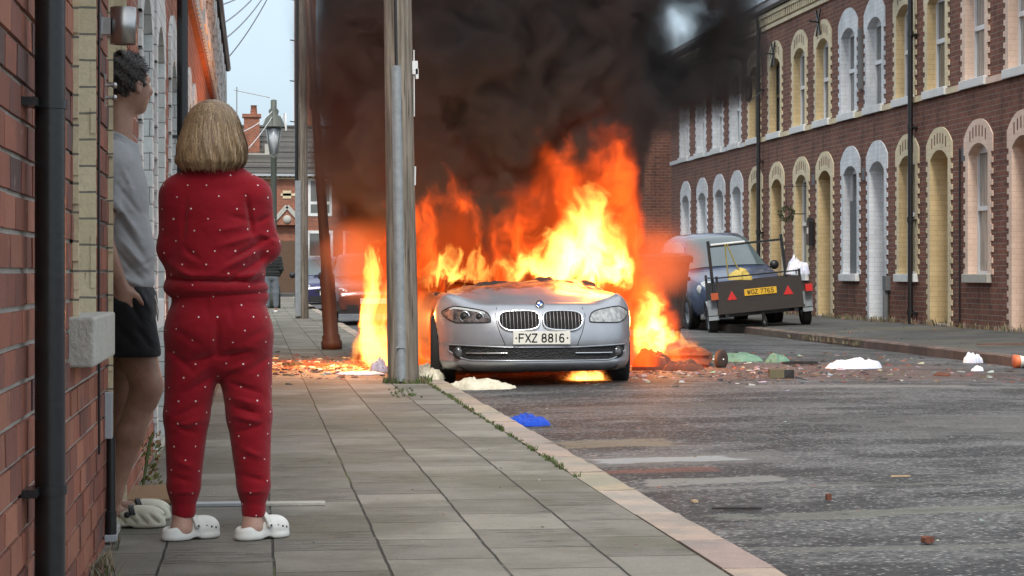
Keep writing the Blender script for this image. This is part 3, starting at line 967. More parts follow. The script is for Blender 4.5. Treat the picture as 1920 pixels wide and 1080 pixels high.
lpipe(3, 14.7, -0.475, 0.0365, 0.05, 4.9, (0.7, 1.95, 3.2))
root, nb = HL[1]
q = nb()
q.tube([(-0.536, 7.72 + 0.012 * math.sin(z * 4), z) for z in np.arange(0.42, 4.9, 0.12)], 0.0045, 8)
q.build('cable', M['black_iron'], root)
M['steel'] = simple('brushed_steel', (0.42, 0.41, 0.40), 0.32, 1.0, var=0.15, scale=6, bstr=0.1)
M['grey_plastic'] = simple('grey_conduit_plastic', (0.36, 0.38, 0.40), 0.5, var=0.12)
q = nb()
q.lathe([(0.0, 1.868), (0.038, 1.868), (0.040, 1.862), (0.046, 1.862), (0.046, 1.992), (0.0, 1.992)], (-0.462, 7.88, 0), 'z', 28)
q.box((LX, 7.855, 1.895), (-0.505, 7.905, 1.955)); q.box((LX, 7.83, 1.88), (LX + 0.008, 7.93, 1.97))
q.build('wall_light', M['steel'], root)
q = nb()
q.box((LX, 8.08, 1.655), (LX + 0.006, 8.14, 1.775))
for z in (1.69, 1.735):
    q.tube([(LX, 8.11, z), (LX + 0.035, 8.11, z)], 0.006, 10); q.lathe([(0.0, -0.011), (0.009, -0.008), (0.011, 0), (0.009, 0.008), (0, 0.011)], (LX + 0.035, 8.11, z), 'x', 12)
q.build('gate_hook', M['steel'], root)
q = nb()
q.box((LX, 8.10, 0.445), (LX + 0.028, 8.15, 0.615)); q.box((LX, 8.09, 0.07), (LX + 0.045, 8.16, 0.095))
q.build('conduit_cover', M['grey_plastic'], root, bevel=0.003)
q = nb()
q.tube([(LX + 0.022, 8.125, 0.085), (LX + 0.022, 8.125, 0.45)], 0.017, 14)
q.tube([(LX + 0.022, 8.125, 0.085), (LX + 0.022, 8.125, 0.18)], 0.021, 14)
q.build('conduit', M['black_iron'], root)
# doorstep mat
M['coir'] = simple('coir', (0.30, 0.19, 0.10), 0.95, var=0.4, scale=40, bstr=0.9, bdist=0.01, fine=250)
q = MB(); q.box((-0.13, -0.32, 0), (0.10, 0.32, 0.028), j=0.004)
o = q.build('doormat', M['coir'], bevel=0.008); o.location = (-0.44, 9.75, 0.062)
tag(o, 'brown coir doormat on the pavement behind the man, against the brick wall', 'doormat')
q = MB(); q.box((-0.29, -0.045, 0), (0.02, 0.045, 0.012), 0); q.box((0.021, -0.05, 0), (0.30, 0.05, 0.010), 1)
o = q.build('drain_cover', [M['grey_plastic'], M['stone']]); o.location = (0.0, 9.4, 0.062)
tag(o, 'flat grey drain cover strip across the pavement behind the woman', 'drain cover')

# ------------------------------------------------------------------ the end of the street
M['tile'] = slate_mat('brown_roof_tiles', (0.06, 0.055, 0.048), 0.30, 0.36)
EY = 105.5
def end_building():
    r_ = thing('end_house_row', (0, EY, 0), 'brick house row with dark tiled roof closing the far end of the street', 'house')
    T = Matrix.Translation((0, -EY, 0))
    def nb():
        q = MB(); q.M = T; return q
    x0, x1, ev, rd = -16.0, 26.0, 5.8, 8.3
    ww = nb()
    ww.box((x0, EY, -0.05), (x1, EY + 8, ev))
    ww.prism([(EY, ev), (EY + 4, rd - 0.05), (EY + 8, ev)], x0, x1, 'x')
    # bricks need (x, z) mapping
    b = brick_mat('end_orange_brick', (0.33, 0.115, 0.06), (0.22, 0.085, 0.055), (0.28, 0.2, 0.16))
    ww.build('wall', b, r_)
    rf = nb()
    n = 9
    for s_ in (0, 1):
        for k in range(n):
            t0, t1 = k / n, (k + 1) / n
            ya, yb = (EY - 0.3 + 4.3 * t0, EY - 0.3 + 4.3 * t1) if not s_ else (EY + 8.3 - 4.3 * t0, EY + 8.3 - 4.3 * t1)
            za, zb = ev + (rd - ev) * t0, ev + (rd - ev) * t1
            rf.add([(x0, ya, za + 0.05), (x1, ya, za + 0.05), (x1, yb, zb + 0.0), (x0, yb, zb + 0.0), (x0, ya, za - 0.04), (x1, ya, za - 0.04)], [(0, 1, 2, 3), (0, 4, 5, 1)])
    rf.box((x0, EY + 3.85, rd - 0.02), (x1, EY + 4.15, rd + 0.09))
    roof = rf.build('roof', M['tile'], r_)
    for cx in (-0.13, 13.0, 22.0):
        ch = nb()
        ch.box((cx - 0.38, EY + 1.6, 6.6), (cx + 0.38, EY + 2.4, 8.62)); ch.box((cx - 0.46, EY + 1.52, 8.62), (cx + 0.46, EY + 2.48, 8.78))
        ch.lathe([(0.17, 8.78), (0.14, 9.2), (0.18, 9.22), (0.12, 9.22)], (cx + 0.1, EY + 2, 0), n=12)
        ch.build('chimney', M['brick_e'], roof)
    fl_ = nb(); fl_.box((-0.5, EY + 1.35, 6.6), (0.8, EY + 1.62, 6.85)); fl_.box((0.5, EY + 1.4, 6.8), (0.75, EY + 1.9, 7.3)); fl_.build('chimney_flashing', M['stone'], roof)
    ae = nb(); ae.tube([(-0.85, EY + 1.8, 7.0), (-0.85, EY + 1.8, 10.1)], 0.03, 6); ae.tube([(-1.0, EY + 1.8, 9.95), (0.75, EY + 1.8, 9.6)], 0.02, 6)
    for k in range(7): ae.tube([(-0.8 + 0.24 * k, EY + 1.55, 9.9 - 0.05 * k), (-0.8 + 0.24 * k, EY + 2.05, 9.9 - 0.05 * k)], 0.012, 5)
    ae.build('aerial', M['steel'], roof)
    dn = nb()
    x = x0
    dn.box((x0, EY - 0.06, 5.55), (x1, EY, 5.62))
    while x < x1:
        dn.box((x, EY - 0.12, 5.64), (x + 0.12, EY, 5.78)); x += 0.24
    dn.build('dentil_course', M['paint_pale'], r_)
    gp = nb(); gp.tube([(0.33, EY - 0.08, 0.2), (0.33, EY - 0.08, 5.6)], 0.06, 8); gp.box((x0, EY - 0.36, 5.68), (x1, EY - 0.26, 5.79)); gp.build('gutter', M['grey_plastic'], r_)
    for cx in (-9.9, -3.6, 3.13, 4.85, 9.4, 11.1, 15.7, 17.4, 22.5):
        for (zc, hh, hw) in ((4.7, 0.78, 0.45), (2.1, 0.85, 0.5)):
            wf = nb()
            wf.box((cx - hw - 0.12, EY - 0.04, zc - hh - 0.14), (cx + hw + 0.12, EY, zc - hh)); wf.box((cx - hw - 0.12, EY - 0.04, zc + hh), (cx + hw + 0.12, EY, zc + hh + 0.14))
            wf.box((cx - hw - 0.12, EY - 0.03, zc - hh), (cx - hw, EY, zc + hh)); wf.box((cx + hw, EY - 0.03, zc - hh), (cx + hw + 0.12, EY, zc + hh))
            wf.box((cx - hw, EY - 0.025, zc - 0.35), (cx + hw, EY, zc - 0.22))
            o_ = wf.build('window', M['stonew'], r_)
            pn = nb(); pn.box((cx - hw, EY - 0.015, zc - hh), (cx + hw, EY - 0.005, zc + hh)); pn.build('pane', M['glass'], o_)
    for cx in (1.55, 7.2, 13.4, 19.8):
        pc = nb()
        pc.prism([(cx - 0.72, 3.35), (cx + 0.72, 3.35), (cx, 4.15)], EY - 0.35, EY, 'y')
        pc.build('porch_gable', M['brick_e'], r_)
        bg_ = nb()
        for s_ in (-1, 1):
            bg_.bar((cx + s_ * 0.85, EY - 0.38, 3.3), (cx, EY - 0.38, 4.25), 0.08, 0.2); bg_.box((cx + s_ * 0.68 - 0.08, EY - 0.3, 0.1), (cx + s_ * 0.68 + 0.08, EY, 3.35))
        bg_.lathe([(0.0, -0.42), (0.17, -0.42), (0.2, -0.36)], (cx, EY, 3.62), 'y', 16)
        bg_.build('porch_trim', M['stone'], r_)
        dd = nb(); dd.box((cx - 0.45, EY - 0.04, 0.1), (cx + 0.45, EY - 0.0, 2.6)); dd.build('door', M['door_brown'], r_)
    cc = nb(); cc.box((1.25, EY - 0.03, 4.75), (2.1, EY, 4.87)); cc.box((1.35, EY - 0.03, 4.62), (1.75, EY, 5.0)); cc.build('cream_tie_mark', M['paint_pale'], r_)
end_building()
st = thing('brick_chimney_stack', (2.85, 125, 0), 'tall slender red brick chimney rising behind the end houses', 'chimney')
q = MB(); q.box((-0.6, -0.6, 0), (0.6, 0.6, 24)); q.build('shaft', M['brick_e'], st)
q = MB()
for z in np.arange(5, 24, 2.3): q.bar((-0.6, -0.5, z), (-0.85, -0.5, z + 0.03), 0.06)
q.build('climbing_iron', M['black_iron'], st)

# ------------------------------------------------------------------ poles, lamps, wires
def wood_mat():
    b = new_mat('weathered_pole_wood')
    v = b.coord()
    g_, gc = b.noise(b.mapping(v, (1, 1, 0.045)), 26, 6, 0.7)
    k_, _ = b.noise(b.mapping(v, (1, 1, 0.15)), 6, 4, 0.6)
    cr_, _ = b.noise(b.mapping(v, (1, 1, 0.03)), 60, 3, 0.5)
    c = b.mix(b.sstep(g_, 0.3, 0.7), (0.085, 0.068, 0.052), (0.27, 0.235, 0.19))
    c = b.mix(b.m('MULTIPLY', b.sstep(k_, 0.52, 0.66), 0.5), c, (0.13, 0.105, 0.08))
    crk = b.sstep(cr_, 0.62, 0.68)
    c = b.mix(b.m('MULTIPLY', crk, 0.85), c, (0.03, 0.025, 0.02))
    pbsdf(b, c, 0.9, 0, b.m('SUBTRACT', g_, b.m('MULTIPLY', crk, 1.0)), 0.8, 0.012)
    return b.mat
M['wood'] = wood_mat()
M['galv'] = simple('galvanised_steel', (0.25, 0.275, 0.29), 0.7, 0.1, var=0.4, scale=12, bstr=0.3)
pl_ = thing('utility_pole', (1.335, 19.75, 0.06), 'weathered wooden utility pole standing on the kerb in front of the burning car', 'utility pole', rot=(0, R(-0.85), 0))
q = MB()
P = []
for i in range(30):
    z = 9.0 * i / 29
    r0 = 0.142 - 0.0052 * z
    P.append([((r0 + 0.004 * fbm(math.cos(a) * 2, math.sin(a) * 2, z * 0.8)) * math.cos(a), (r0) * math.sin(a), z) for a in np.linspace(0, 2 * PI, 29)])
q.grid(P)
q.add([P[-1][k] for k in range(28)], [tuple(range(28))])
q.build('pole', M['wood'], pl_)
q = MB()
def guard(z0, z1, x, w_, r_):
    rows = []
    for z in np.linspace(z0, z1, 16):
        rr = 0.142 - 0.0052 * z
        c0 = x; y0 = -math.sqrt(max(rr * rr - c0 * c0, 0.0001))
        rows.append([(c0 - w_ - 0.012, y0 + 0.012, z), (c0 - w_, y0 - 0.006, z), (c0 - w_ * 0.6, y0 - 0.030, z), (c0 + w_ * 0.6, y0 - 0.034, z), (c0 + w_, y0 - 0.010, z), (c0 + w_ + 0.012, y0 + 0.006, z)])
    q.grid(rows, smooth=True)
guard(0.02, 2.85, -0.028, 0.034, 0)
q.box((-0.068, -0.178, 0.32), (0.012, -0.165, 0.335)); q.build('cable_guard', M['galv'], pl_)
q = MB(); q.tube([(-0.030, -0.134, 2.8), (-0.03, -0.128, 4.0), (-0.045, -0.112, 6.0), (-0.04, -0.1, 8.9)], 0.014, 10); q.build('cable', M['black_iron'], pl_)
q = MB(); q.tube([(0.132, -0.03, 2.4), (0.138, -0.03, 3.0)], 0.006, 8); q.box((0.12, -0.05, 2.78), (0.17, -0.01, 2.9)); q.box((0.15, -0.05, 2.74), (0.175, -0.02, 2.83)); q.tube([(0.133, -0.05, 1.95), (0.128, -0.05, 1.78)], 0.008, 8)
q.build('wall_bracket', M['stonew'], pl_)

p2 = thing('utility_pole', (1.03, 48.0, 0.06), 'far wooden utility pole on the left pavement with a pale cable cover', 'utility pole')
q = MB(); q.tube([(0, 0, 0), (0, 0, 3), (0, 0, 8.8)], [0.15, 0.125, 0.11], 14); q.build('pole', M['wood'], p2)
q = MB(); q.box((-0.15, -0.17, 0.05), (-0.03, -0.12, 3.0)); q.build('cable_guard', M['galv'], p2)
q = MB(); q.tube([(-0.12, -0.1, 3.0), (-0.11, -0.08, 8.7)], 0.04, 8); q.build('cable', M['black_iron'], p2)

lb = simple('rusty_brown_iron', (0.10, 0.042, 0.026), 0.55, 0.0, var=0.3, scale=9, bstr=0.4, bdist=0.004)
lp = thing('leaning_lamp_post', (1.0, 28.5, 0.06), 'rusty brown iron lamp post leaning to the left, lit orange by the fire', 'lamp post', rot=(0, R(-3.9), 0))
q = MB()
q.lathe([(0.0, 0.0), (0.135, 0.0), (0.135, 0.10), (0.115, 0.13), (0.12, 0.17), (0.10, 0.2), (0.098, 0.7), (0.098, 0.95), (0.075, 1.0), (0.07, 1.1), (0.062, 2.2), (0.068, 2.22), (0.068, 2.27), (0.058, 2.3), (0.052, 3.1), (0.075, 3.15), (0.075, 3.25), (0.05, 3.32), (0.046, 6.2), (0.0, 6.2)], n=24)
q.build('post', lb, lp)
q = MB(); q.tube([(0, 0, 6.1), (-0.1, 0, 6.4), (-0.5, 0, 6.5)], 0.03, 10); q.lathe([(0.02, 6.5), (0.12, 6.46), (0.14, 6.38), (0.0, 6.36)], (-0.55, 0, 0), n=16); q.build('lamp_head', lb, lp)

vg = simple('green_painted_iron', (0.075, 0.085, 0.07), 0.55, var=0.3, scale=8)
lt = thing('lantern_street_lamp', (0.54, 62.0, 0.06), 'old green street lamp post topped by a tapered glass lantern', 'street lamp')
q = MB(); q.lathe([(0.0, 0), (0.16, 0), (0.15, 0.5), (0.09, 0.6), (0.075, 1.2), (0.068, 3.45), (0.09, 3.5), (0.0, 3.55)], n=16); q.build('post', vg, lt)
q = MB()
for a in range(4):
    c_, s_ = math.cos(PI / 4 + a * PI / 2), math.sin(PI / 4 + a * PI / 2)
    q.bar((c_ * 0.11, s_ * 0.11, 3.55), (c_ * 0.21, s_ * 0.21, 4.15), 0.03)
q.prism([(-0.19, -0.19), (0.19, -0.19), (0.19, 0.19), (-0.19, 0.19)], 4.15, 4.18, 'z')
q.lathe([(0.27, 4.18), (0.17, 4.42), (0.10, 4.46), (0.12, 4.55), (0.07, 4.62), (0.07, 4.8), (0.0, 4.82)], n=4 * 3)
lf = q.build('lantern_frame', vg, lt)
q = MB(); q.lathe([(0.0, 3.56), (0.10, 3.56), (0.19, 4.14), (0.0, 4.14)], n=4); q.build('lantern_glass', simple('milky_glass', (0.5, 0.53, 0.55), 0.2, var=0.1), lt)
q = MB(); q.tube([(0.16, 0, 4.35), (0.26, 0, 4.5), (0.27, 0, 4.1)], 0.035, 8); q.build('lamp_bracket', M['stonew'], lt)
lt.scale = (1.22, 1.22, 1.22)
def wire(p, q_, sag, label, n=24):
    p = Vector(p); q_ = Vector(q_)
    pts = [p.lerp(q_, i / n) - Vector((0, 0, sag * 4 * (i / n) * (1 - i / n))) for i in range(n + 1)]
    m = MB(); m.tube(pts, 0.012, 5)
    o = m.build('overhead_wire', M['black_iron'])
    tag(o, label, 'wire', 'overhead wires from the far pole to the left terrace')
W0 = (1.03, 48.0, 8.75)
for k, (yy, zz, sg) in enumerate(((24, 4.9, 0.25), (28, 4.9, 0.3), (32.0, 4.92, 0.35), (34.5, 4.92, 0.3), (37, 4.95, 0.35), (40.5, 4.95, 0.3))):
    wire(W0, (LX + 0.02, yy, zz), sg, '%s of the thin black overhead wires crossing the patch of sky' % ('leftmost', 'second from the left', 'third from the left', 'fourth from the left', 'fifth from the left', 'rightmost')[k])
for k, (a, b_) in enumerate((((0.5, 62, 5.45), (-0.62, 46, 3.2)), ((0.5, 62, 5.6), (-0.62, 46.2, 3.9)))):
    m = MB(); m.tube([Vector(a).lerp(Vector(b_), i / 12) - Vector((0, 0, 0.5 * (i / 12) * (1 - i / 12))) for i in range(13)], 0.012, 5)
    tag(m.build('overhead_wire', M['stonew']), ('lower' if k == 0 else 'upper') + ' pale wire from the lantern street lamp to the left terrace', 'wire', 'pale wires at the lantern street lamp')

# ------------------------------------------------------------------ lettering for number plates
GL = {
 'F': [[(0, 0), (0, 1), (.58, 1)], [(0, .52), (.5, .52)]],
 'X': [[(0, 0), (.62, 1)], [(0, 1), (.62, 0)]],
 'Z': [[(0, 1), (.6, 1), (0, 0), (.6, 0)]],
 'W': [[(0, 1), (.17, 0), (.36, .9), (.55, 0), (.72, 1)]],
 'G': [[(.6, .8), (.5, .97), (.3, 1), (.1, .95), (0, .75), (0, .25), (.1, .05), (.3, 0), (.5, .03), (.6, .2), (.6, .45), (.35, .45)]],
 '8': [[(.28, .53), (.08, .6), (.04, .78), (.12, .96), (.28, 1), (.44, .96), (.52, .78), (.48, .6), (.28, .53), (.06, .44), (0, .25), (.08, .05), (.28, 0), (.48, .05), (.56, .25), (.5, .44), (.28, .53)]],
 '1': [[(.25, 0), (.25, 1)]],
 '6': [[(.48, .93), (.3, 1), (.1, .93), (0, .6), (0, .25), (.1, .05), (.28, 0), (.46, .05), (.54, .27), (.46, .5), (.28, .57), (.08, .5), (0, .3)]],
 '7': [[(0, 1), (.56, 1), (.2, 0)]],
 '5': [[(.52, 1), (.08, 1), (.04, .56), (.28, .62), (.47, .55), (.55, .32), (.46, .07), (.26, 0), (.06, .04), (0, .17)]],
}
def plate_text(mb, text, cx, z0, h, width, fn, th=0.16):
    adv = {'1': .62, ' ': .42, 'W': 1.0}
    tot = sum(adv.get(c, .84) for c in text) - .22
    k = width / tot
    x = cx - width / 2
    for c in text:
        off = -0.10 if c == '1' else 0
        for pl in GL.get(c, []):
            for a, b_ in zip(pl, pl[1:]):
                pa = Vector((x + (a[0] + off) * k, z0 + a[1] * h)); pb = Vector((x + (b_[0] + off) * k, z0 + b_[1] * h))
                d = (pb - pa).normalized(); n = Vector((-d.y, d.x)) * h * th / 2; e = d * h * th * 0.32
                P = [pa - e - n, pb + e - n, pb + e + n, pa - e + n]
                V = [fn(p.x, p.y, 0.0005) for p in P] + [fn(p.x, p.y, 0.002) for p in P]
                mb.add(V, [(0, 1, 2, 3), (4, 5, 6, 7), (0, 1, 5, 4), (1, 2, 6, 5), (2, 3, 7, 6), (3, 0, 4, 7)])
        x += adv.get(c, .84) * k

M['rubber'] = simple('tyre_rubber', (0.018, 0.017, 0.016), 0.85, var=0.35, scale=12)
M['rim'] = simple('alloy_rim', (0.30, 0.31, 0.32), 0.4, 0.8, var=0.2)
M['chrome'] = simple('chrome', (0.72, 0.72, 0.73), 0.14, 1.0, var=0.1, bstr=0.02)
M['black_plastic'] = simple('black_plastic', (0.014, 0.014, 0.015), 0.5, var=0.3, scale=20)
M['char'] = simple('charred_steel', (0.028, 0.018, 0.013), 0.9, 0.2, var=0.6, scale=5, bstr=0.9, bdist=0.02)
M['plate_white'] = simple('white_plate', (0.72, 0.70, 0.62), 0.35, var=0.08)
M['plate_yellow'] = simple('yellow_plate', (0.72, 0.42, 0.03), 0.4, var=0.12)
M['ink'] = simple('plate_lettering', (0.008, 0.008, 0.01), 0.5, var=0.0)
M['red_lens'] = simple('red_reflector', (0.6, 0.03, 0.025), 0.25, var=0.1)
M['orange_lens'] = simple('orange_lens', (0.45, 0.09, 0.03), 0.25, var=0.1)
M['recess_black'] = simple('grille_recess_black', (0.006, 0.005, 0.005), .9, var=.3)
M['slat'] = simple('dull_grille_slats', (0.20, 0.19, 0.19), .35, .9, var=.2)
M['fog'] = simple('fog_lamp_glass', (0.07, 0.07, 0.075), .15, .2, var=.6, scale=60, coat=.8)
M['lens'] = simple('headlamp_glass', (0.42, 0.44, 0.43), 0.12, 0.0, var=0.25, scale=14, coat=0.6)

def wheel(name, parent, loc, r, wd, rz=0, mat_r='rim', char=False):
    q = MB()
    h = wd / 2
    q.lathe([(r * 0.62, -h * 0.9), (r * 0.70, -h), (r * 0.9, -h), (r * 0.975, -h * 0.82), (r, -h * 0.5), (r, h * 0.5), (r * 0.975, h * 0.82), (r * 0.9, h), (r * 0.70, h), (r * 0.62, h * 0.9)], axis='x', n=36)
    o = q.build('wheel', M['rubber'], parent)
    o.location = loc; o.rotation_euler = (0, 0, rz)
    q = MB()
    for s_ in (-1, 1):
        q.lathe([(0.0, s_ * h * 0.55), (r * 0.2, s_ * h * 0.6), (r * 0.5, s_ * h * 0.5), (r * 0.64, s_ * h * 0.86)], axis='x', n=20)
    q.build('rim', M['char' if char else mat_r], o)
    return o

# ------------------------------------------------------------------ the burning saloon
def silver_mat():
    b = new_mat('scorched_silver_paint')
    v = b.coord()
    xyz = b.sep(v)
    n1, _ = b.noise(v, 3.2, 6, 0.65)
    n2, _ = b.noise(v, 40, 4, 0.6)
    n3, _ = b.noise(b.mapping(v, (1, 0.5, 1)), 9, 5, 0.7)
    geo = b.new('ShaderNodeNewGeometry')
    base = b.mix(b.sstep(n1, 0.3, 0.7), (0.33, 0.345, 0.375), (0.39, 0.405, 0.435))
    base = b.mix(b.m('MULTIPLY', b.sstep(b.noise(v, 1.7, 5, 0.6)[0], 0.5, 0.75), 0.5), base, (0.25, 0.235, 0.24))
    # soot on the flank beside the tyre, then burnt paint towards the windscreen
    yy = b.m('ADD', xyz[1], b.m('MULTIPLY', b.m('SUBTRACT', n1, 0.5), 1.3))
    yy = b.m('ADD', yy, b.m('MULTIPLY', b.m('SUBTRACT', n3, 0.5), 0.35))
    rust = b.sstep(yy, 0.70, 0.88)
    rc = b.mix(b.sstep(n3, 0.40, 0.62), (0.30, 0.085, 0.035), (0.09, 0.04, 0.025))
    rc = b.mix(b.m('MULTIPLY', b.sstep(n2, 0.58, 0.7), 0.8), rc, (0.03, 0.02, 0.016))
    col = b.mix(b.m('MULTIPLY', b.sstep(yy, 0.62, 1.0), 0.45), base, (0.22, 0.17, 0.16))
    col = b.mix(rust, col, rc)
    col = b.mix(b.sstep(yy, 1.28, 1.40), col, (0.02, 0.014, 0.011))
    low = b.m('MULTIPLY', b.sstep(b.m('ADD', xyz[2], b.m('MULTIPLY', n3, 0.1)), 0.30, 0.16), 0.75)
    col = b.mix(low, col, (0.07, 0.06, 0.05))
    met = b.m('SUBTRACT', 0.55, b.m('MULTIPLY', rust, 0.5))
    ro = b.m('ADD', b.m('ADD', 0.27, b.m('MULTIPLY', n1, 0.10)), b.m('MULTIPLY', rust, 0.5))
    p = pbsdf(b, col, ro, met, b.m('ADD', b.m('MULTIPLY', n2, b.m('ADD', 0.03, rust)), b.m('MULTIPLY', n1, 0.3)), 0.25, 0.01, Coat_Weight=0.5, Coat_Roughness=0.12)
    return b.mat

OUT_N, OUT_YB, OUT_W = 2.5, 0.80, 0.93
ZF = [.150, .172, .200, .232, .250, .262, .300, .372, .385, .430, .500, .570, .640, .700, .742, .768, .780]
IF_ = [.120, .060, .020, .000, .003, .012, .012, .010, .000, -.004, .004, .022, .048, .085, .125, .175, .230]
ZS_ = [.160, .175, .200, .230, .250, .270, .320, .385, .420, .480, .550, .620, .690, .750, .800, .840, .865]
IS_ = [.060, .040, .025, .015, .010, .008, .006, .004, .000, .000, .000, .000, .006, .022, .048, .085, .130]
def outline(s_):
    """s_ 0 at the nose, 1 where the flank begins; goes on straight back above 1"""
    if s_ <= 1:
        a = s_ * PI / 2
        x = OUT_W * math.sin(a) ** (2 / OUT_N); y = OUT_YB * (1 - max(math.cos(a), 0) ** (2 / OUT_N))
        return x, y
    return OUT_W, OUT_YB + (s_ - 1)
def shell(s_, v):
    x, y = outline(s_)
    e = 1e-3
    x2, y2 = outline(min(s_ + e, 1.0) if s_ < 1 else s_ + e); x1, y1 = outline(max(s_ - e, 0)) if s_ > 0 else (-outline(e)[0], outline(e)[1])
    tx, ty = x2 - x1, y2 - y1
    l = math.hypot(tx, ty) or 1
    nx, ny = ty / l, -tx / l
    t = min(max((s_ - 0.35) / 0.6, 0), 1); t = t * t * (3 - 2 * t)
    J = len(ZF) - 1
    zf = np.interp(v * J, range(J + 1), ZF); i_f = np.interp(v * J, range(J + 1), IF_)
    zs = np.interp(v * J, range(J + 1), ZS_); i_s = np.interp(v * J, range(J + 1), IS_)
    z = zf * (1 - t) + zs * t; ins = i_f * (1 - t) + i_s * t
    return x - nx * ins, y - ny * ins, z
def surf(x, z, off=0.0):
    ax = abs(x)
    lo, hi = 0.0, 1.15
    for _ in range(28):
        s_ = (lo + hi) / 2
        a, c = 0.0, 1.0
        for _k in range(16):
            v = (a + c) / 2
            if shell(s_, v)[2] < z: a = v
            else: c = v
        p = shell(s_, a)
        if p[0] < ax: lo = s_
        else: hi = s_
    x0, y0 = outline(min(s_, 1)); 
    e = 1e-3
    xa, ya = outline(max(s_ - e, 0)); xb, yb_ = outline(s_ + e)
    l = math.hypot(xb - xa, yb_ - ya) or 1
    nx, ny = (yb_ - ya) / l, -(xb - xa) / l
    return (x + (nx * off if x > 0 else -nx * off), p[1] + ny * off, z)

def bonnet_z(x, t):
    """t 0 at the leading edge, 1 at the windscreen"""
    ax = abs(x)
    rear = 0.955 - 0.07 * (ax / 0.8) ** 2.6
    e = x * 3.1
    dmg = 0.028 * math.sin(e + 0.5) * max(0, (t - 0.6) / 0.4)
    return rear, dmg

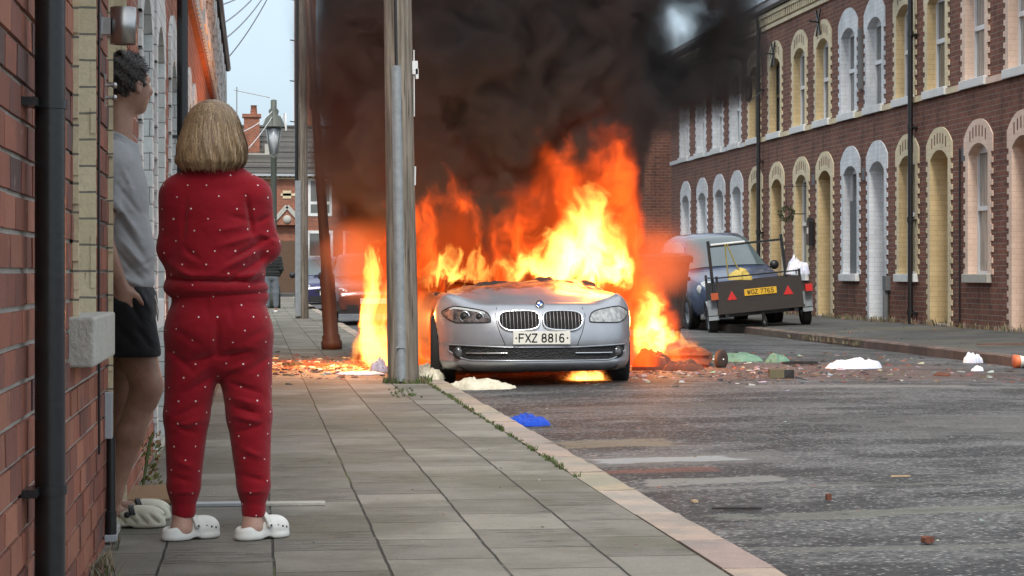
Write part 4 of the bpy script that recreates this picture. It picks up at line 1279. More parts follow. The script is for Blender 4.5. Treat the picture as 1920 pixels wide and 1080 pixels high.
def burning_car():
    root = thing('burning_car', (2.595, 19.75, 0.0), 'silver saloon car on fire at the kerb with a burnt and buckled bonnet', 'car', rz=0.0)
    sm_ = silver_mat()
    q = MB()
    ss = list(np.linspace(0, 1, 34)) + [1 + .04 * k for k in range(1, 22)] + [2.0 + .2 * k for k in range(15)]
    vs = np.linspace(0, 1, 33)
    aw, az, ar = 0.88, 0.33, 0.375
    for sg in (-1, 1):
        P = []
        for s_ in ss:
            row = []
            for v in vs:
                x, y, z = shell(s_, v)
                row.append((sg * x, y, z))
            P.append(row)
        V = [p for r_ in P for p in r_]; F = []
        nc = len(vs)
        def pull(p):
            # keep the arch edge round
            if abs(p[0]) > 0.7:
                d = math.hypot(p[1] - aw, p[2] - az)
                if ar - 0.03 < d < ar + 0.03 and d > 0:
                    k = ar / d; return (p[0], aw + (p[1] - aw) * k, az + (p[2] - az) * k)
            return p
        for i in range(len(P) - 1):
            for j in range(nc - 1):
                ids = (i * nc + j, i * nc + j + 1, (i + 1) * nc + j + 1, (i + 1) * nc + j)
                c_ = [sum(V[k][m] for k in ids) / 4 for m in range(3)]
                if abs(c_[0]) > 0.7 and math.hypot(c_[1] - aw, c_[2] - az) < ar: continue
                if abs(c_[0]) > 0.7 and math.hypot(c_[1] - 3.85, c_[2] - az) < ar: continue
                F.append(ids)
        q.add([pull(p) for p in V], F, smooth=True)
    # bonnet and wings in one sheet
    rows = []
    NX = 61
    for k in range(27):
        t = k / 26
        row = []
        for i in range(NX):
            u = -1 + 2 * i / (NX - 1)
            s_ = abs(u) * 0.92
            x, y, z = shell(s_, 1.0)
            x *= (1 if u >= 0 else -1)
            yr = 1.44 + 0.05 * math.cos(u * 2.2) + (0.03 * fbm(u * 5, 3.1) if t > 0.9 else 0)
            yy = y + (yr - y) * t
            xr = x * (1 - 0.06 * t) if abs(x) < .7 else x * (1 - 0.04 * t)
            rear, dmg = bonnet_z(xr, t)
            zz = z + (rear - z) * (1 - (1 - t) ** 1.75)
            # raised centre between two creases that run out from the grille
            cr_ = 0.40 + 0.24 * t
            d = abs(xr) - cr_
            zz += 0.016 * (1 / (1 + math.exp(d / 0.02))) * min(1, t * 5) - 0.008
            zz += dmg
            if t > 0.62: zz += (t - 0.62) * 0.10 * fbm(xr * 4, yy * 4, 2.0) + (t - 0.62) * 0.05 * fbm(xr * 14, yy * 10, 5.0)
            if t > 0.95: zz += 0.02 * fbm(xr * 9, 1.0, 7.7) + 0.012
            row.append((xr, yy, zz))
        rows.append(row)
    q.grid(rows, smooth=True)
    last = rows[-1]
    q.grid([last, [(x, y + 0.02, z - 0.10) for x, y, z in last]], smooth=False)
    # scuttle, sill line, tail
    q.box((-0.86, 1.46, 0.2), (0.86, 1.52, 0.86)); q.box((-0.88, 4.7, 0.25), (0.88, 4.95, 0.86))
    q.grid([[(x, y, 0.86 + 0.04 * (1 - (x / .8) ** 2)) for x in np.linspace(-.8, .8, 9)] for y in (3.7, 4.2, 4.9)])
    body = q.build('body', sm_, root)
    # burnt cabin: pillars and roof
    q = MB()
    for sg in (-1, 1):
        q.bar((sg * .58, 3.35, 1.12), (sg * .72, 4.0, .9), .09, .06); q.bar((sg * .72, 2.75, .85), (sg * .58, 2.75, 1.08), .08, .05)
        q.bar((sg * .58, 2.6, .96), (sg * .58, 3.35, 1.0), .06)
        q.box((sg * .45 - .22, 2.45, .35), (sg * .45 + .22, 2.6, .98))
    q.grid([[(x, y, .95 - .05 * math.cos(x * 2) + .05 * fbm(x * 3, y * 3)) for x in np.linspace(-.6, .6, 9)] for y in np.linspace(2.15, 3.4, 8)])
    q.build('burnt_cabin', M['char'], root)
    q = MB(); q.box((-.75, .25, .16), (.75, 1.0, .20)); q.box((-.7, 1.0, .16), (.7, 4.6, .22)); q.box((-.72, .3, .2), (.72, .45, .62)); q.build('underbody', M['char'], root)
    for (x, y, rz, ch) in ((-.825, .88, R(-5), 0), (.825, .88, R(-5), 0), (-.82, 3.85, 0, 1), (.82, 3.85, 0, 1)):
        wheel('wheel', root, (x, y, .332), .332, .235, rz, char=bool(ch))
    # black bumper valance under the silver lip
    q = MB()
    q.grid([[surf_low(x, k) for x in np.linspace(-.80, .80, 41)] for k in range(4)])
    q.build('front_valance', M['black_plastic'], root)
    def strip(xs, lo, hi, off, mat, name, parent, rows=6):
        g_ = MB()
        g_.grid([[surf(x, lo(x) + (hi(x) - lo(x)) * k / rows, off) for x in xs] for k in range(rows + 1)])
        return g_.build(name, mat, parent)
    # lower intake
    ilo = lambda x: 0.256 + 0.085 * max(0, (abs(x) - .62) / .2) ** 1.8
    ihi = lambda x: 0.372 + 0.018 * max(0, (abs(x) - .3) / .5)
    ig = strip(np.linspace(-.815, .815, 61), ilo, ihi, .003, mesh_mat(), 'lower_intake', root)
    rimq = MB()
    xs = np.linspace(-.815, .815, 61)
    rimq.tube([surf(x, ilo(x) - .002, .006) for x in xs], .007, 6); rimq.tube([surf(x, ihi(x) + .003, .004) for x in xs], .006, 6)
    rimq.build('intake_edge', sm_, root)
    q = MB()
    for sg in (-1, 1):
        q.tube([surf(sg * x, .322 - .006 * (x - .3), .014) for x in np.linspace(.31, .665, 12)], .007, 8)
    for x in (-.155, 0, .155): pass
    q.build('intake_bar', M['chrome'], root)
    for sg in (-1, 1):
        c_ = surf(sg * .728, .322, .006)
        q = MB(); q.lathe([(0.0, -.018), (.03, -.016), (.046, -.004), (.052, .01)], c_, 'y', 24); fo = q.build('fog_light', M['fog'], root)
        q = MB(); q.lathe([(.044, -.012), (.056, -.010), (.058, .02)], c_, 'y', 24); q.build('fog_light_ring', M['black_plastic'], fo)
    # kidney grilles
    for sg in (-1, 1):
        cx = sg * .200
        pts = []
        for k in range(48):
            a = 2 * PI * k / 48
            ca, sa = math.cos(a), math.sin(a)
            e = 2 / 3.6
            x = .183 * (abs(ca) ** e) * (1 if ca > 0 else -1); z = .090 * (abs(sa) ** e) * (1 if sa > 0 else -1)
            # the lower outer corner is cut away
            if x * sg > 0 and z < 0: x -= sg * .045 * (abs(z) / .09) ** 1.5 * (abs(x) / .183)
            if x * sg < 0: z *= .97
            pts.append((cx + x, .617 + z + .006 * (-(x * sg) / .18)))
        q = MB()
        ring = [surf(x, z, .004) for x, z in pts]
        rows = []
        for f_ in np.linspace(-1, 1, 17):
            xx = cx + .178 * math.sin(f_ * PI / 2)
            zz = []
            for a_, b_ in zip(pts, pts[1:] + pts[:1]):
                if (a_[0] - xx) * (b_[0] - xx) <= 0 and a_[0] != b_[0]: zz.append(a_[1] + (b_[1] - a_[1]) * (xx - a_[0]) / (b_[0] - a_[0]))
            rows.append([surf(xx, min(zz) + (max(zz) - min(zz)) * t_ / 6, .007) for t_ in range(7)])
        q.grid(rows)
        gr = q.build('kidney_grille', M['recess_black'], root)  # near-black sheet stands in for the dark recess behind the slats
        q = MB(); q.tube([surf(x, z, .010) for x, z in pts], .011, 8, closed=True); q.build('grille_ring', M['chrome'], gr)
        q = MB()
        for k in range(10):
            x = cx - .150 + .300 * k / 9
            zz = sorted(p[1] for p in sorted(pts, key=lambda p: abs(p[0] - x))[:4])
            z0_, z1_ = zz[0] + .004, zz[-1] - .004
            q.tube([surf(x, z0_ + (z1_ - z0_) * t_ / 5, .011) for t_ in range(6)], .0034, 6)
        q.build('grille_slats', M['slat'], gr)
    # badge
    q = MB(); c_ = (0, surf(0, .742, .0)[1] + .012, .765)
    T = Matrix.Translation(c_) @ Matrix.Rotation(R(-38), 4, 'X')
    q.M = T
    q.lathe([(0, -.006), (.040, -.006), (.041, -.002), (.041, .004)], axis='y', n=32, mi=0)
    q.lathe([(.038, -.0085), (.041, -.008), (.041, -.004)], axis='y', n=32, mi=3)
    for k in range(4):
        m_i = 1 if k % 2 == 0 else 2
        V = [(0, -.0072, 0)] + [(.024 * math.cos(k * PI / 2 + a * PI / 12), -.0072, .024 * math.sin(k * PI / 2 + a * PI / 12)) for a in range(7)]
        q.add(V, [(0, a, a + 1) for a in range(1, 7)], m_i)
    q.build('badge', [M['black_plastic'], simple('badge_blue', (0.02, 0.12, 0.5), .3, var=0), M['plate_white'], M['chrome']], root)
    # headlights
    hx = [.454, .470, .510, .570, .628, .690, .760, .815, .850, .870]
    tp = [.640, .680, .704, .718, .728, .738, .745, .728, .708, .692]
    bt = [.607, .603, .600, .598, .597, .595, .598, .622, .655, .686]
    for sg, mat in ((-1, dark_lamp()), (1, milky_lamp())):
        xs_ = [sg * x for x in np.linspace(.456, .868, 26)]
        H_ = strip(xs_, lambda x: np.interp(abs(x), hx, bt), lambda x: np.interp(abs(x), hx, tp), .004, mat, 'headlight', root, 8)
        if sg > 0: tag(H_, 'cloudy, heat-damaged headlight')
        q = MB()
        loop = [surf(sg * x, np.interp(x, hx, tp), .005) for x in np.linspace(.456, .868, 20)] + [surf(sg * x, np.interp(x, hx, bt), .005) for x in np.linspace(.868, .456, 20)]
        q.tube(loop, .0055, 6, closed=True); q.build('headlight_seal', M['black_plastic'], H_)
        if sg < 0:
            for (x, z, r_) in ((-.680, .652, .050), (-.553, .648, .041)):
                c_ = surf(x, z, .010)
                q = MB(); q.M = Matrix.Translation(c_) @ Matrix.Rotation(R(-18), 4, 'Z')
                q.lathe([(r_ * .80, -.004), (r_ * .95, -.007), (r_ * 1.06, 0.0)], axis='y', n=28, mi=0)
                q.lathe([(0, -.010), (r_ * .35, -.008), (r_ * .62, .002), (r_ * .8, .0)], axis='y', n=28, mi=1)
                q.build('headlight_ring', [M['chrome'], M['black_plastic']], H_)
            q = MB(); q.grid([[surf(-x, np.interp(x, hx, tp) - .006 - d_, .009) for x in np.linspace(.50, .80, 16)] for d_ in (0, .008, .018)]); q.build('headlight_brow', M['lens'], H_)
    # panel gaps: bonnet shut line along the nose and down beside the grille
    for sg in (-1, 1):
        q = MB()
        q.tube([surf(sg * x, z, .0005) for x, z in ((.395, .735), (.415, .66), (.40, .58), (.375, .50), (.345, .43), (.33, .39))], .0035, 5)
        q.build('shut_line', M['black_plastic'], root)
    # number plate
    yp = surf(.26, .46, .0)[1] - .004
    y0p = surf(0, .46, 0)[1]
    yp = y0p - .012
    q = MB(); q.box((-.262, yp, .402), (.262, yp + .05, .518)); pl = q.build('number_plate', M['plate_white'], root, bevel=.003)
    q = MB(); plate_text(q, 'FXZ 8816', 0.0, .424, .072, .415, lambda x, z, o: (x, yp - o, z)); q.build('plate_lettering', M['ink'], pl)
    q = MB()
    for x in (-.235, .235): q.lathe([(0, yp - .003), (.008, yp - .002), (.008, yp)], (x, 0, .46), 'y', 10)
    q.build('plate_screws', M['char'], pl)
    return root
def surf_low(x, k):
    p = surf(x, .172, .0)
    ins = (.02, .05, .10, .30)[k]; z = (.205, .178, .150, .150)[k]
    return (x * (1 - .03 * k), p[1] + ins - .06 + (.04 if k else 0), z)
def mesh_mat():
    b = new_mat('black_intake_mesh')
    v = b.coord()
    vo = b.new('ShaderNodeTexVoronoi'); b.put(vo.inputs['Vector'], b.mapping(v, (1, 0, 1.4))); vo.inputs['Scale'].default_value = 60
    pbsdf(b, b.mix(b.sstep(vo.outputs['Distance'], .25, .6), (0.002, 0.002, 0.002), (0.014, 0.014, 0.015)), .7, 0, vo.outputs['Distance'], .8, .01)
    return b.mat
def dark_lamp():
    b = new_mat('headlamp_inside')
    v = b.coord(); n, _ = b.noise(v, 18, 4, .6); xyz = b.sep(v)
    amber = b.sstep(xyz[0], -.76, -.82)
    c = b.mix(b.sstep(n, .4, .6), (0.045, 0.04, 0.04), (0.13, 0.115, 0.11))
    c = b.mix(b.m('MULTIPLY', amber, b.sstep(n, .35, .6)), c, (0.42, 0.2, 0.13))
    pbsdf(b, c, .12, 0, n, .15, .01, Coat_Weight=1.0, Coat_Roughness=.05)
    return b.mat
def milky_lamp():
    b = new_mat('clouded_headlamp')
    v = b.coord(); n, _ = b.noise(v, 14, 5, .65); n2, _ = b.noise(b.mapping(v, (1, 1, .4)), 22, 3, .6)
    c = b.mix(b.sstep(n, .38, .62), (0.22, 0.225, 0.22), (0.40, 0.41, 0.41))
    c = b.mix(b.m('MULTIPLY', b.sstep(n2, .55, .65), .6), c, (0.12, 0.12, 0.12))
    pbsdf(b, c, .3, 0, n, .5, .01, Coat_Weight=.4)
    return b.mat
burning_car()

# ------------------------------------------------------------------ plain cars
def car_paint(name, col, rough=.3):
    return simple(name, col, rough, 0.3, var=0.1, scale=2, bstr=0.03, coat=.6)
def plain_car(name, loc, rz, L_, W_, Ht, paint, label, front='mpv', rot=None, plate=None, grp=None):
    root = thing(name, loc, label, 'car', grp, rz, rot)
    hw = W_ / 2
    if front == 'mpv':
        top = [(0, .62), (.04, .74), (.2, .86), (.6, .98), (1.0, 1.06), (1.75, Ht - .12), (2.1, Ht - .02), (3.0, Ht), (L_ - .5, Ht - .05), (L_ - .12, Ht - .25), (L_, 1.0)]
        ws0, ws1 = 1.0, 1.9
    else:
        top = [(0, .60), (.04, .70), (.2, .78), (.8, .88), (1.25, .93), (1.95, Ht - .08), (2.3, Ht), (3.2, Ht - .02), (L_ - .6, Ht - .2), (L_ - .1, .98), (L_, .85)]
        ws0, ws1 = 1.25, 2.0
    belt = 1.02 if front == 'mpv' else .93
    ys = sorted(set([0, .02, .06, .12, .2, .32, .5, .7, .9, 1.0, 1.1] + list(np.linspace(1.2, L_ - .3, 18)) + [L_ - .15, L_ - .05, L_]))
    q = MB(); rows = []
    def ring(y):
        zt = float(np.interp(y, [t[0] for t in top], [t[1] for t in top]))
        e0 = min(y / .55, 1); e1 = min((L_ - y) / .35, 1)
        w_ = hw * (.80 + .20 * math.sin(min(e0, 1) * PI / 2)) * (.88 + .12 * math.sin(e1 * PI / 2))
        zb = min(belt, zt - .05)
        wr = w_ * .93 - max(0, zt - belt) * .34
        zl = .22 + .10 * (1 - e0)
        half = [(w_ * .90, zl), (w_ * .985, zl + .10), (w_, .50), (w_ * .985, zb - .06), (w_ * .95, zb), (wr + (w_ * .95 - wr) * .45, zb + (zt - zb) * .5), (wr, zt - .06 if zt > belt + .1 else zt - .02), (wr * .90, zt - .012), (wr * .5, zt + .012), (0, zt + .02)]
        return half + [(-x, z) for x, z in half[-2::-1]]
    for y in ys: rows.append([(x, y, z) for x, z in ring(y)])
    q.grid(rows, smooth=True)
    q.add(rows[0], [tuple(range(len(rows[0])))]); q.add(rows[-1], [tuple(range(len(rows[-1])))])
    body = q.build('body', paint, root)
    # glass: windscreen, rear screen, side windows
    q = MB()
    def gl(y0_, y1_, idx0, idx1, off):
        rr = []
        for y in np.linspace(y0_, y1_, 8):
            rg_ = ring(y)
            rr.append([(rg_[i][0] * (1 + .0), y - off, rg_[i][1] + off * .5) for i in range(idx0, idx1)])
        return rr
    def wsrow(f_):
        y = ws0 + .05 + (ws1 - ws0 - .1) * f_
        rg_ = ring(y); zt = rg_[9][1]; x7 = rg_[6][0]
        return [(x7 * u * .95, y - .012, zt - .03 * abs(u) ** 3 + .008) for u in np.linspace(-1, 1, 13)]
    q.grid([wsrow(f_) for f_ in np.linspace(0, 1, 8)])
    q.build('windscreen', M['car_glass'], root)
    q = MB()
    for sg in (1, -1):
        rr = []
        for y in np.linspace(ws0 + .35, L_ - .6, 12):
            rg_ = ring(y)
            a, c = Vector((rg_[4][0], rg_[4][1])), Vector((rg_[6][0], rg_[6][1]))
            lo_, hi_ = a.lerp(c, .06), a.lerp(c, .9)
            rr.append([(sg * (lo_.x + .012), y, lo_.y), (sg * ((lo_.x + hi_.x) / 2 + .014), y, (lo_.y + hi_.y) / 2), (sg * (hi_.x + .010), y, hi_.y)])
        q.grid(rr)
    q.build('side_window', M['car_glass'], root)
    q = MB()
    rr = []
    for y in np.linspace(L_ - .52, L_ - .12, 5):
        rg_ = ring(y); rr.append([(rg_[6][0] * u * .9, y + .012, rg_[9][1] + .01) for u in np.linspace(-1, 1, 9)])
    q.grid(rr); q.build('rear_window', M['car_glass'], root)
    # front dress
    q = MB(); q.box((-hw * .45, -.012, .62 if front == 'mpv' else .52), (hw * .45, .03, .70 if front == 'mpv' else .60)); q.box((-hw * .62, -.014, .28), (hw * .62, .03, .42)); q.box((-hw * .80, -.02, .24), (hw * .80, .02, .30))
    q.build('grille', M['black_plastic'], root)
    for sg in (-1, 1):
        q = MB(); q.M = Matrix.Translation((sg * hw * .73, .14, .74 if front == 'mpv' else .66)) @ Matrix.Rotation(sg * R(32), 4, 'Z') @ Matrix.Rotation(R(-22), 4, 'X')
        rx, rzz = (.185, .145) if front == 'mpv' else (.17, .085)
        V = []
        for rr_, yy in ((1, .03), (.96, -.02), (.7, -.045), (.35, -.055), (0.02, -.058)):
            V.append([(rr_ * rx * math.cos(a), yy, rr_ * rzz * math.sin(a)) for a in np.linspace(0, 2 * PI, 25)])
        q.grid(V); hl = q.build('headlight', M['lens'], root)
        q = MB(); q.M = Matrix.Translation((sg * hw * .73, .14, .74 if front == 'mpv' else .66)) @ Matrix.Rotation(sg * R(32), 4, 'Z') @ Matrix.Rotation(R(-22), 4, 'X')
        q.lathe([(.045, -.058), (.075, -.056), (.09, -.04)], axis='y', n=20); q.build('headlight_ring', M['chrome'], hl)
        q = MB(); q.M = Matrix.Translation((sg * (hw + .11), ws0 + .30, belt + .06))
        q.lathe([(0, -.05), (.06, -.045), (.09, 0), (.07, .06), (0, .09)], axis='y', n=14); q.bar((-sg * .16, 0, -.05), (0, 0, -.03), .04)
        q.build('wing_mirror', M['black_plastic'], root)
        q = MB(); q.lathe([(0, -.01), (.05, -.01), (.055, .02)], (sg * hw * .68, .03, .36), 'y', 14); q.build('fog_light', M['steel'], root)
        q = MB(); q.box((sg * hw * .82 - .07, L_ - .04, .75), (sg * hw * .82 + .07, L_ + .015, 1.0)); q.build('tail_light', M['red_lens'], root)
    q = MB()
    for sg in (-1, 1): q.bar((sg * .05 - .35, ws0 + .02, belt + .05), (sg * .05 + .38, ws0 + .12, belt + .13), .02)
    q.build('wiper', M['black_plastic'], root)
    for sg in (-1, 1):
        for y in (.80, L_ - .75):
            q = MB(); q.lathe([(0, sg * (hw - .04)), (.37, sg * (hw - .04)), (.375, sg * (hw + .004))], (0, y, .34), 'x', 28); q.build('wheel_arch', M['black_plastic'], root)
            wheel('wheel', root, (sg * (hw - .09), y, .31), .31, .20)
    q = MB(); q.box((-.26, -.03, .44), (.26, -.02, .55)); p_ = q.build('number_plate', M['plate_white'], root)
    if plate:
        q = MB(); plate_text(q, plate, 0, .458, .07, .42, lambda x, z, o: (x, -.03 - o, z)); q.build('plate_lettering', M['ink'], p_)
    return root
M['car_glass'] = simple('car_window_glass', (0.075, 0.10, 0.105), 0.08, 0.0, var=0.25, scale=1.5, bstr=0.0, coat=1.0)
plain_car('parked_car', (8.78, 38.75, .07), 0, 4.1, 1.72, 1.74, car_paint('dark_blue_paint', (0.06, 0.085, 0.15)), 'dark blue people carrier parked half on the pavement behind the trailer', 'mpv', rot=(0, R(-3.6), R(1.5)))
plain_car('parked_car', (2.35, 43.6, 0), 0, 4.2, 1.72, 1.45, car_paint('dark_red_brown_paint', (0.07, 0.03, 0.03)), 'dark low car with chrome trim parked behind the leaning lamp post in orange smoke', 'hatch')
plain_car('parked_car', (2.05, 60.5, .0), 0, 4.2, 1.75, 1.5, car_paint('navy_paint', (0.03, 0.03, 0.10)), 'small navy blue car parked by the far utility pole', 'hatch')
plain_car('parked_car', (2.4, 72.5, 0), 0, 4.4, 1.8, 1.6, car_paint('grey_silver_paint', (0.35, 0.36, 0.38)), 'silver grey car with a white plate, last of the cars along the left kerb', 'hatch', plate='FZ 757')

# ------------------------------------------------------------------ the trailer
def trailer():
    root = thing('box_trailer', (8.72, 37.0, .065), 'old dark wooden box trailer with a ladder frame, one wheel up on the right kerb', 'trailer', rot=(0, R(-5.6), R(-4)))
    wd_ = simple('dark_stained_trailer_board', (0.035, 0.028, 0.024), .65, var=.5, scale=5, bstr=.4)
    q = MB()
    q.box((-.74, 0, .36), (.74, .03, .88)); q.box((-.74, .03, .36), (-.71, 1.45, .88)); q.box((.71, .03, .36), (.74, 1.45, .88)); q.box((-.71, 1.42, .36), (.71, 1.45, .88)); q.box((-.71, .03, .36), (.71, 1.42, .39))
    q.box((-.76, -.012, .34), (.76, 0.0, .375)); 
    q.build('box_body', wd_, root)
    fr = MB()
    for x in (-.72, .72):
        fr.bar((x, .05, .88), (x, .05, 1.0), .04)
        fr.bar((x, 1.4, .88), (x, 1.4, 1.02), .04)
    fr.bar((-.74, .03, .97), (.74, .03, .97), .025); fr.bar((-.72, .03, .97), (-.72, 1.42, .97), .025); fr.bar((.72, .03, .97), (.72, 1.42, .97), .025)
    fr.bar((-.77, .35, .3), (.77, .35, .3), .06); fr.bar((-.6, .0, .31), (-.6, 1.4, .31), .07); fr.bar((.6, .0, .31), (.6, 1.4, .31), .07); fr.bar((0, 1.4, .31), (0, 2.2, .36), .07)
    fr.build('chassis', M['black_iron'], root)
    fr = MB(); fr.bar((-.72, .55, .5), (-.74, .55, 1.62), .05); fr.bar((.58, .55, .5), (.55, .55, 1.62), .05); fr.bar((-.74, .55, 1.52), (.55, .55, 1.53), .04)
    fr.build('ladder_frame', M['black_iron'], root)
    pi = MB(); pi.tube([(-.70, .52, 1.545), (-.1, .52, 1.55)], .022, 8); pi.build('frame_pipe', M['stonew'], root)
    rp = MB(); rp.tube([(-.45, .5, 1.54), (-.46, .45, 1.2), (-.46, .4, .95)], .013, 6); rp.tube([(-.42, .5, 1.54), (-.32, .42, 1.2), (-.2, .4, .92)], .013, 6); rp.build('rope', simple('yellow_rope', (0.28, 0.22, 0.05), .8), root)
    for x, s_ in ((-.82, -1), (.82, 1)):
        wheel('wheel', root, (x, .42, .25), .25, .15)
        g_ = MB(); rows = []
        for a in np.linspace(R(5), R(175), 12):
            rows.append([(x - .09, .42 + .31 * math.cos(a), .27 + .31 * math.sin(a)), (x + .09, .42 + .31 * math.cos(a), .27 + .31 * math.sin(a))])
        g_.grid(rows)
        for e in (rows[-1],): g_.add([e[0], e[1], (e[1][0], e[1][1] - .005, e[1][2] - .05), (e[0][0], e[0][1] - .005, e[0][2] - .05)], [(0, 1, 2, 3)])
        g_.box((x - .09, .10, .33), (x + .09, .125, .60))
        g_.build('mudguard', M['galv'], root)
        g_ = MB(); g_.box((x - .03, -.03, .60), (x + .09, .06, .72)); g_.build('tail_light', M['orange_lens' if s_ < 0 else 'red_lens'], root)
        g_ = MB(); xx = s_ * .49; g_.prism([(xx - .085, .575), (xx + .085, .575), (xx, .73)], -.008, 0, 'y'); g_.build('reflector_triangle', M['red_lens'], root)
    jw = MB(); jw.tube([(.02, -.02, .03), (.02, -.02, .30)], .03, 10); jw.lathe([(0, -.03), (.09, -.03), (.09, .03), (0, .03)], (.02, -.02, .10), 'x', 18); jw.build('jockey_wheel', M['black_iron'], root)
    q = MB(); q.box((-.27, -.012, .62), (.29, 0, .735)); pl = q.build('number_plate', M['plate_yellow'], root)
    q = MB(); plate_text(q, 'WGZ 7765', .01, .642, .072, .46, lambda x, z, o: (x, -.012 - o, z)); q.build('plate_lettering', M['ink'], pl)
trailer()

# ------------------------------------------------------------------ bins
def big_bin():
    dk = simple('smoke_blackened_bin_steel', (0.05, 0.035, 0.03), .6, .2, var=.5, scale=4, bstr=.5)
    root = thing('large_wheeled_bin', (5.93, 33.4, 0.03), 'large scorched four-wheeled rubbish bin standing behind the burning car', 'rubbish bin', rz=R(2))
    q = MB()
    def lay(hx_, hy_, z): return [(-hx_, -hy_, z), (hx_, -hy_, z), (hx_, hy_, z), (-hx_, hy_, z)]
    A = lay(.56, .42, .16) + lay(.66, .52, 1.2)
    q.add(A, [(3, 2, 1, 0), (0, 1, 5, 4), (1, 2, 6, 5), (2, 3, 7, 6), (3, 0, 4, 7)])
    for x in np.linspace(-.5, .5, 7): q.bar((x * .95, -.425, .2), (x * 1.12, -.525, 1.15), .045, .03)
    for y in (-.3, 0, .3): q.bar((.565, y * .9, .2), (.665, y * 1.1, 1.15), .03, .045)
    q.box((-.70, -.56, 1.18), (.70, .56, 1.27)); q.box((.655, -.3, .9), (.72, .3, .96))
    q.build('bin_body', dk, root, bevel=.01)
    q = MB(); rows = [[(x, y, 1.27 + .05 * math.cos(y / .58 * PI / 2) + .02 * fbm(x * 3, y * 3, 9)) for x in np.linspace(-.70, .70, 12)] for y in np.linspace(-.56, .56, 10)]
    q.grid(rows)
    for e in (0, -1): q.add([r_[e] for r_ in rows] , [tuple(range(10))])
    q.build('lid', dk, root)
    for x in (-.5, .5):
        for y in (-.36, .36):
            w_ = MB(); w_.lathe([(0, -.025), (.08, -.025), (.08, .025), (0, .025)], (x, y, .08), 'x', 16); w_.box((x - .04, y - .05, .1), (x + .04, y + .05, .17)); w_.build('wheel', M['rubber'], root)
big_bin()
def fallen_bin():
    root = thing('fallen_wheelie_bin', (4.60, 22.9, 0.02), 'small brown wheelie bin lying melted on the road with one wheel up', 'wheelie bin', rz=R(-8))
    mt = simple('melted_brown_plastic', (0.10, 0.045, 0.03), .5, var=.4, scale=8, bstr=.6, bdist=.01)
    q = MB(); rows = []
    for k in range(12):
        t = k / 11
        y = t * .85
        rows.append([((.24 + .05 * t) * math.cos(a) * (1 + .04 * fbm(k * .5, a)), y + .03 * fbm(a, 2, 3), .135 + (.115 * (1 - .25 * t)) * math.sin(a) + .025 * fbm(a * 1.2, t * 4, 1) * t) for a in np.linspace(0, 2 * PI, 33)])
    q.grid(rows); q.add(rows[0][:-1], [tuple(range(32))])
    q.box((-.22, -.03, .06), (.20, .0, .10)); q.box((-.23, -.025, .155), (.2, -.0, .185))
    q.build('bin_body', mt, root)
    q = MB(); q.tube([(-.24, 0.02, .11), (.36, 0.02, .11)], .012, 10); q.build('axle', M['steel'], root)
    o = MB(); o.lathe([(0, -.02), (.05, -.024), (.10, -.022), (.108, 0), (.10, .022), (.05, .024), (0, .02)], axis='x', n=28); w_ = o.build('wheel', simple('heat_browned_rubber', (0.05, 0.028, 0.02), .8, var=.4), root); w_.location = (.33, .02, .112); w_.rotation_euler = (0, 0, R(-38))
fallen_bin()

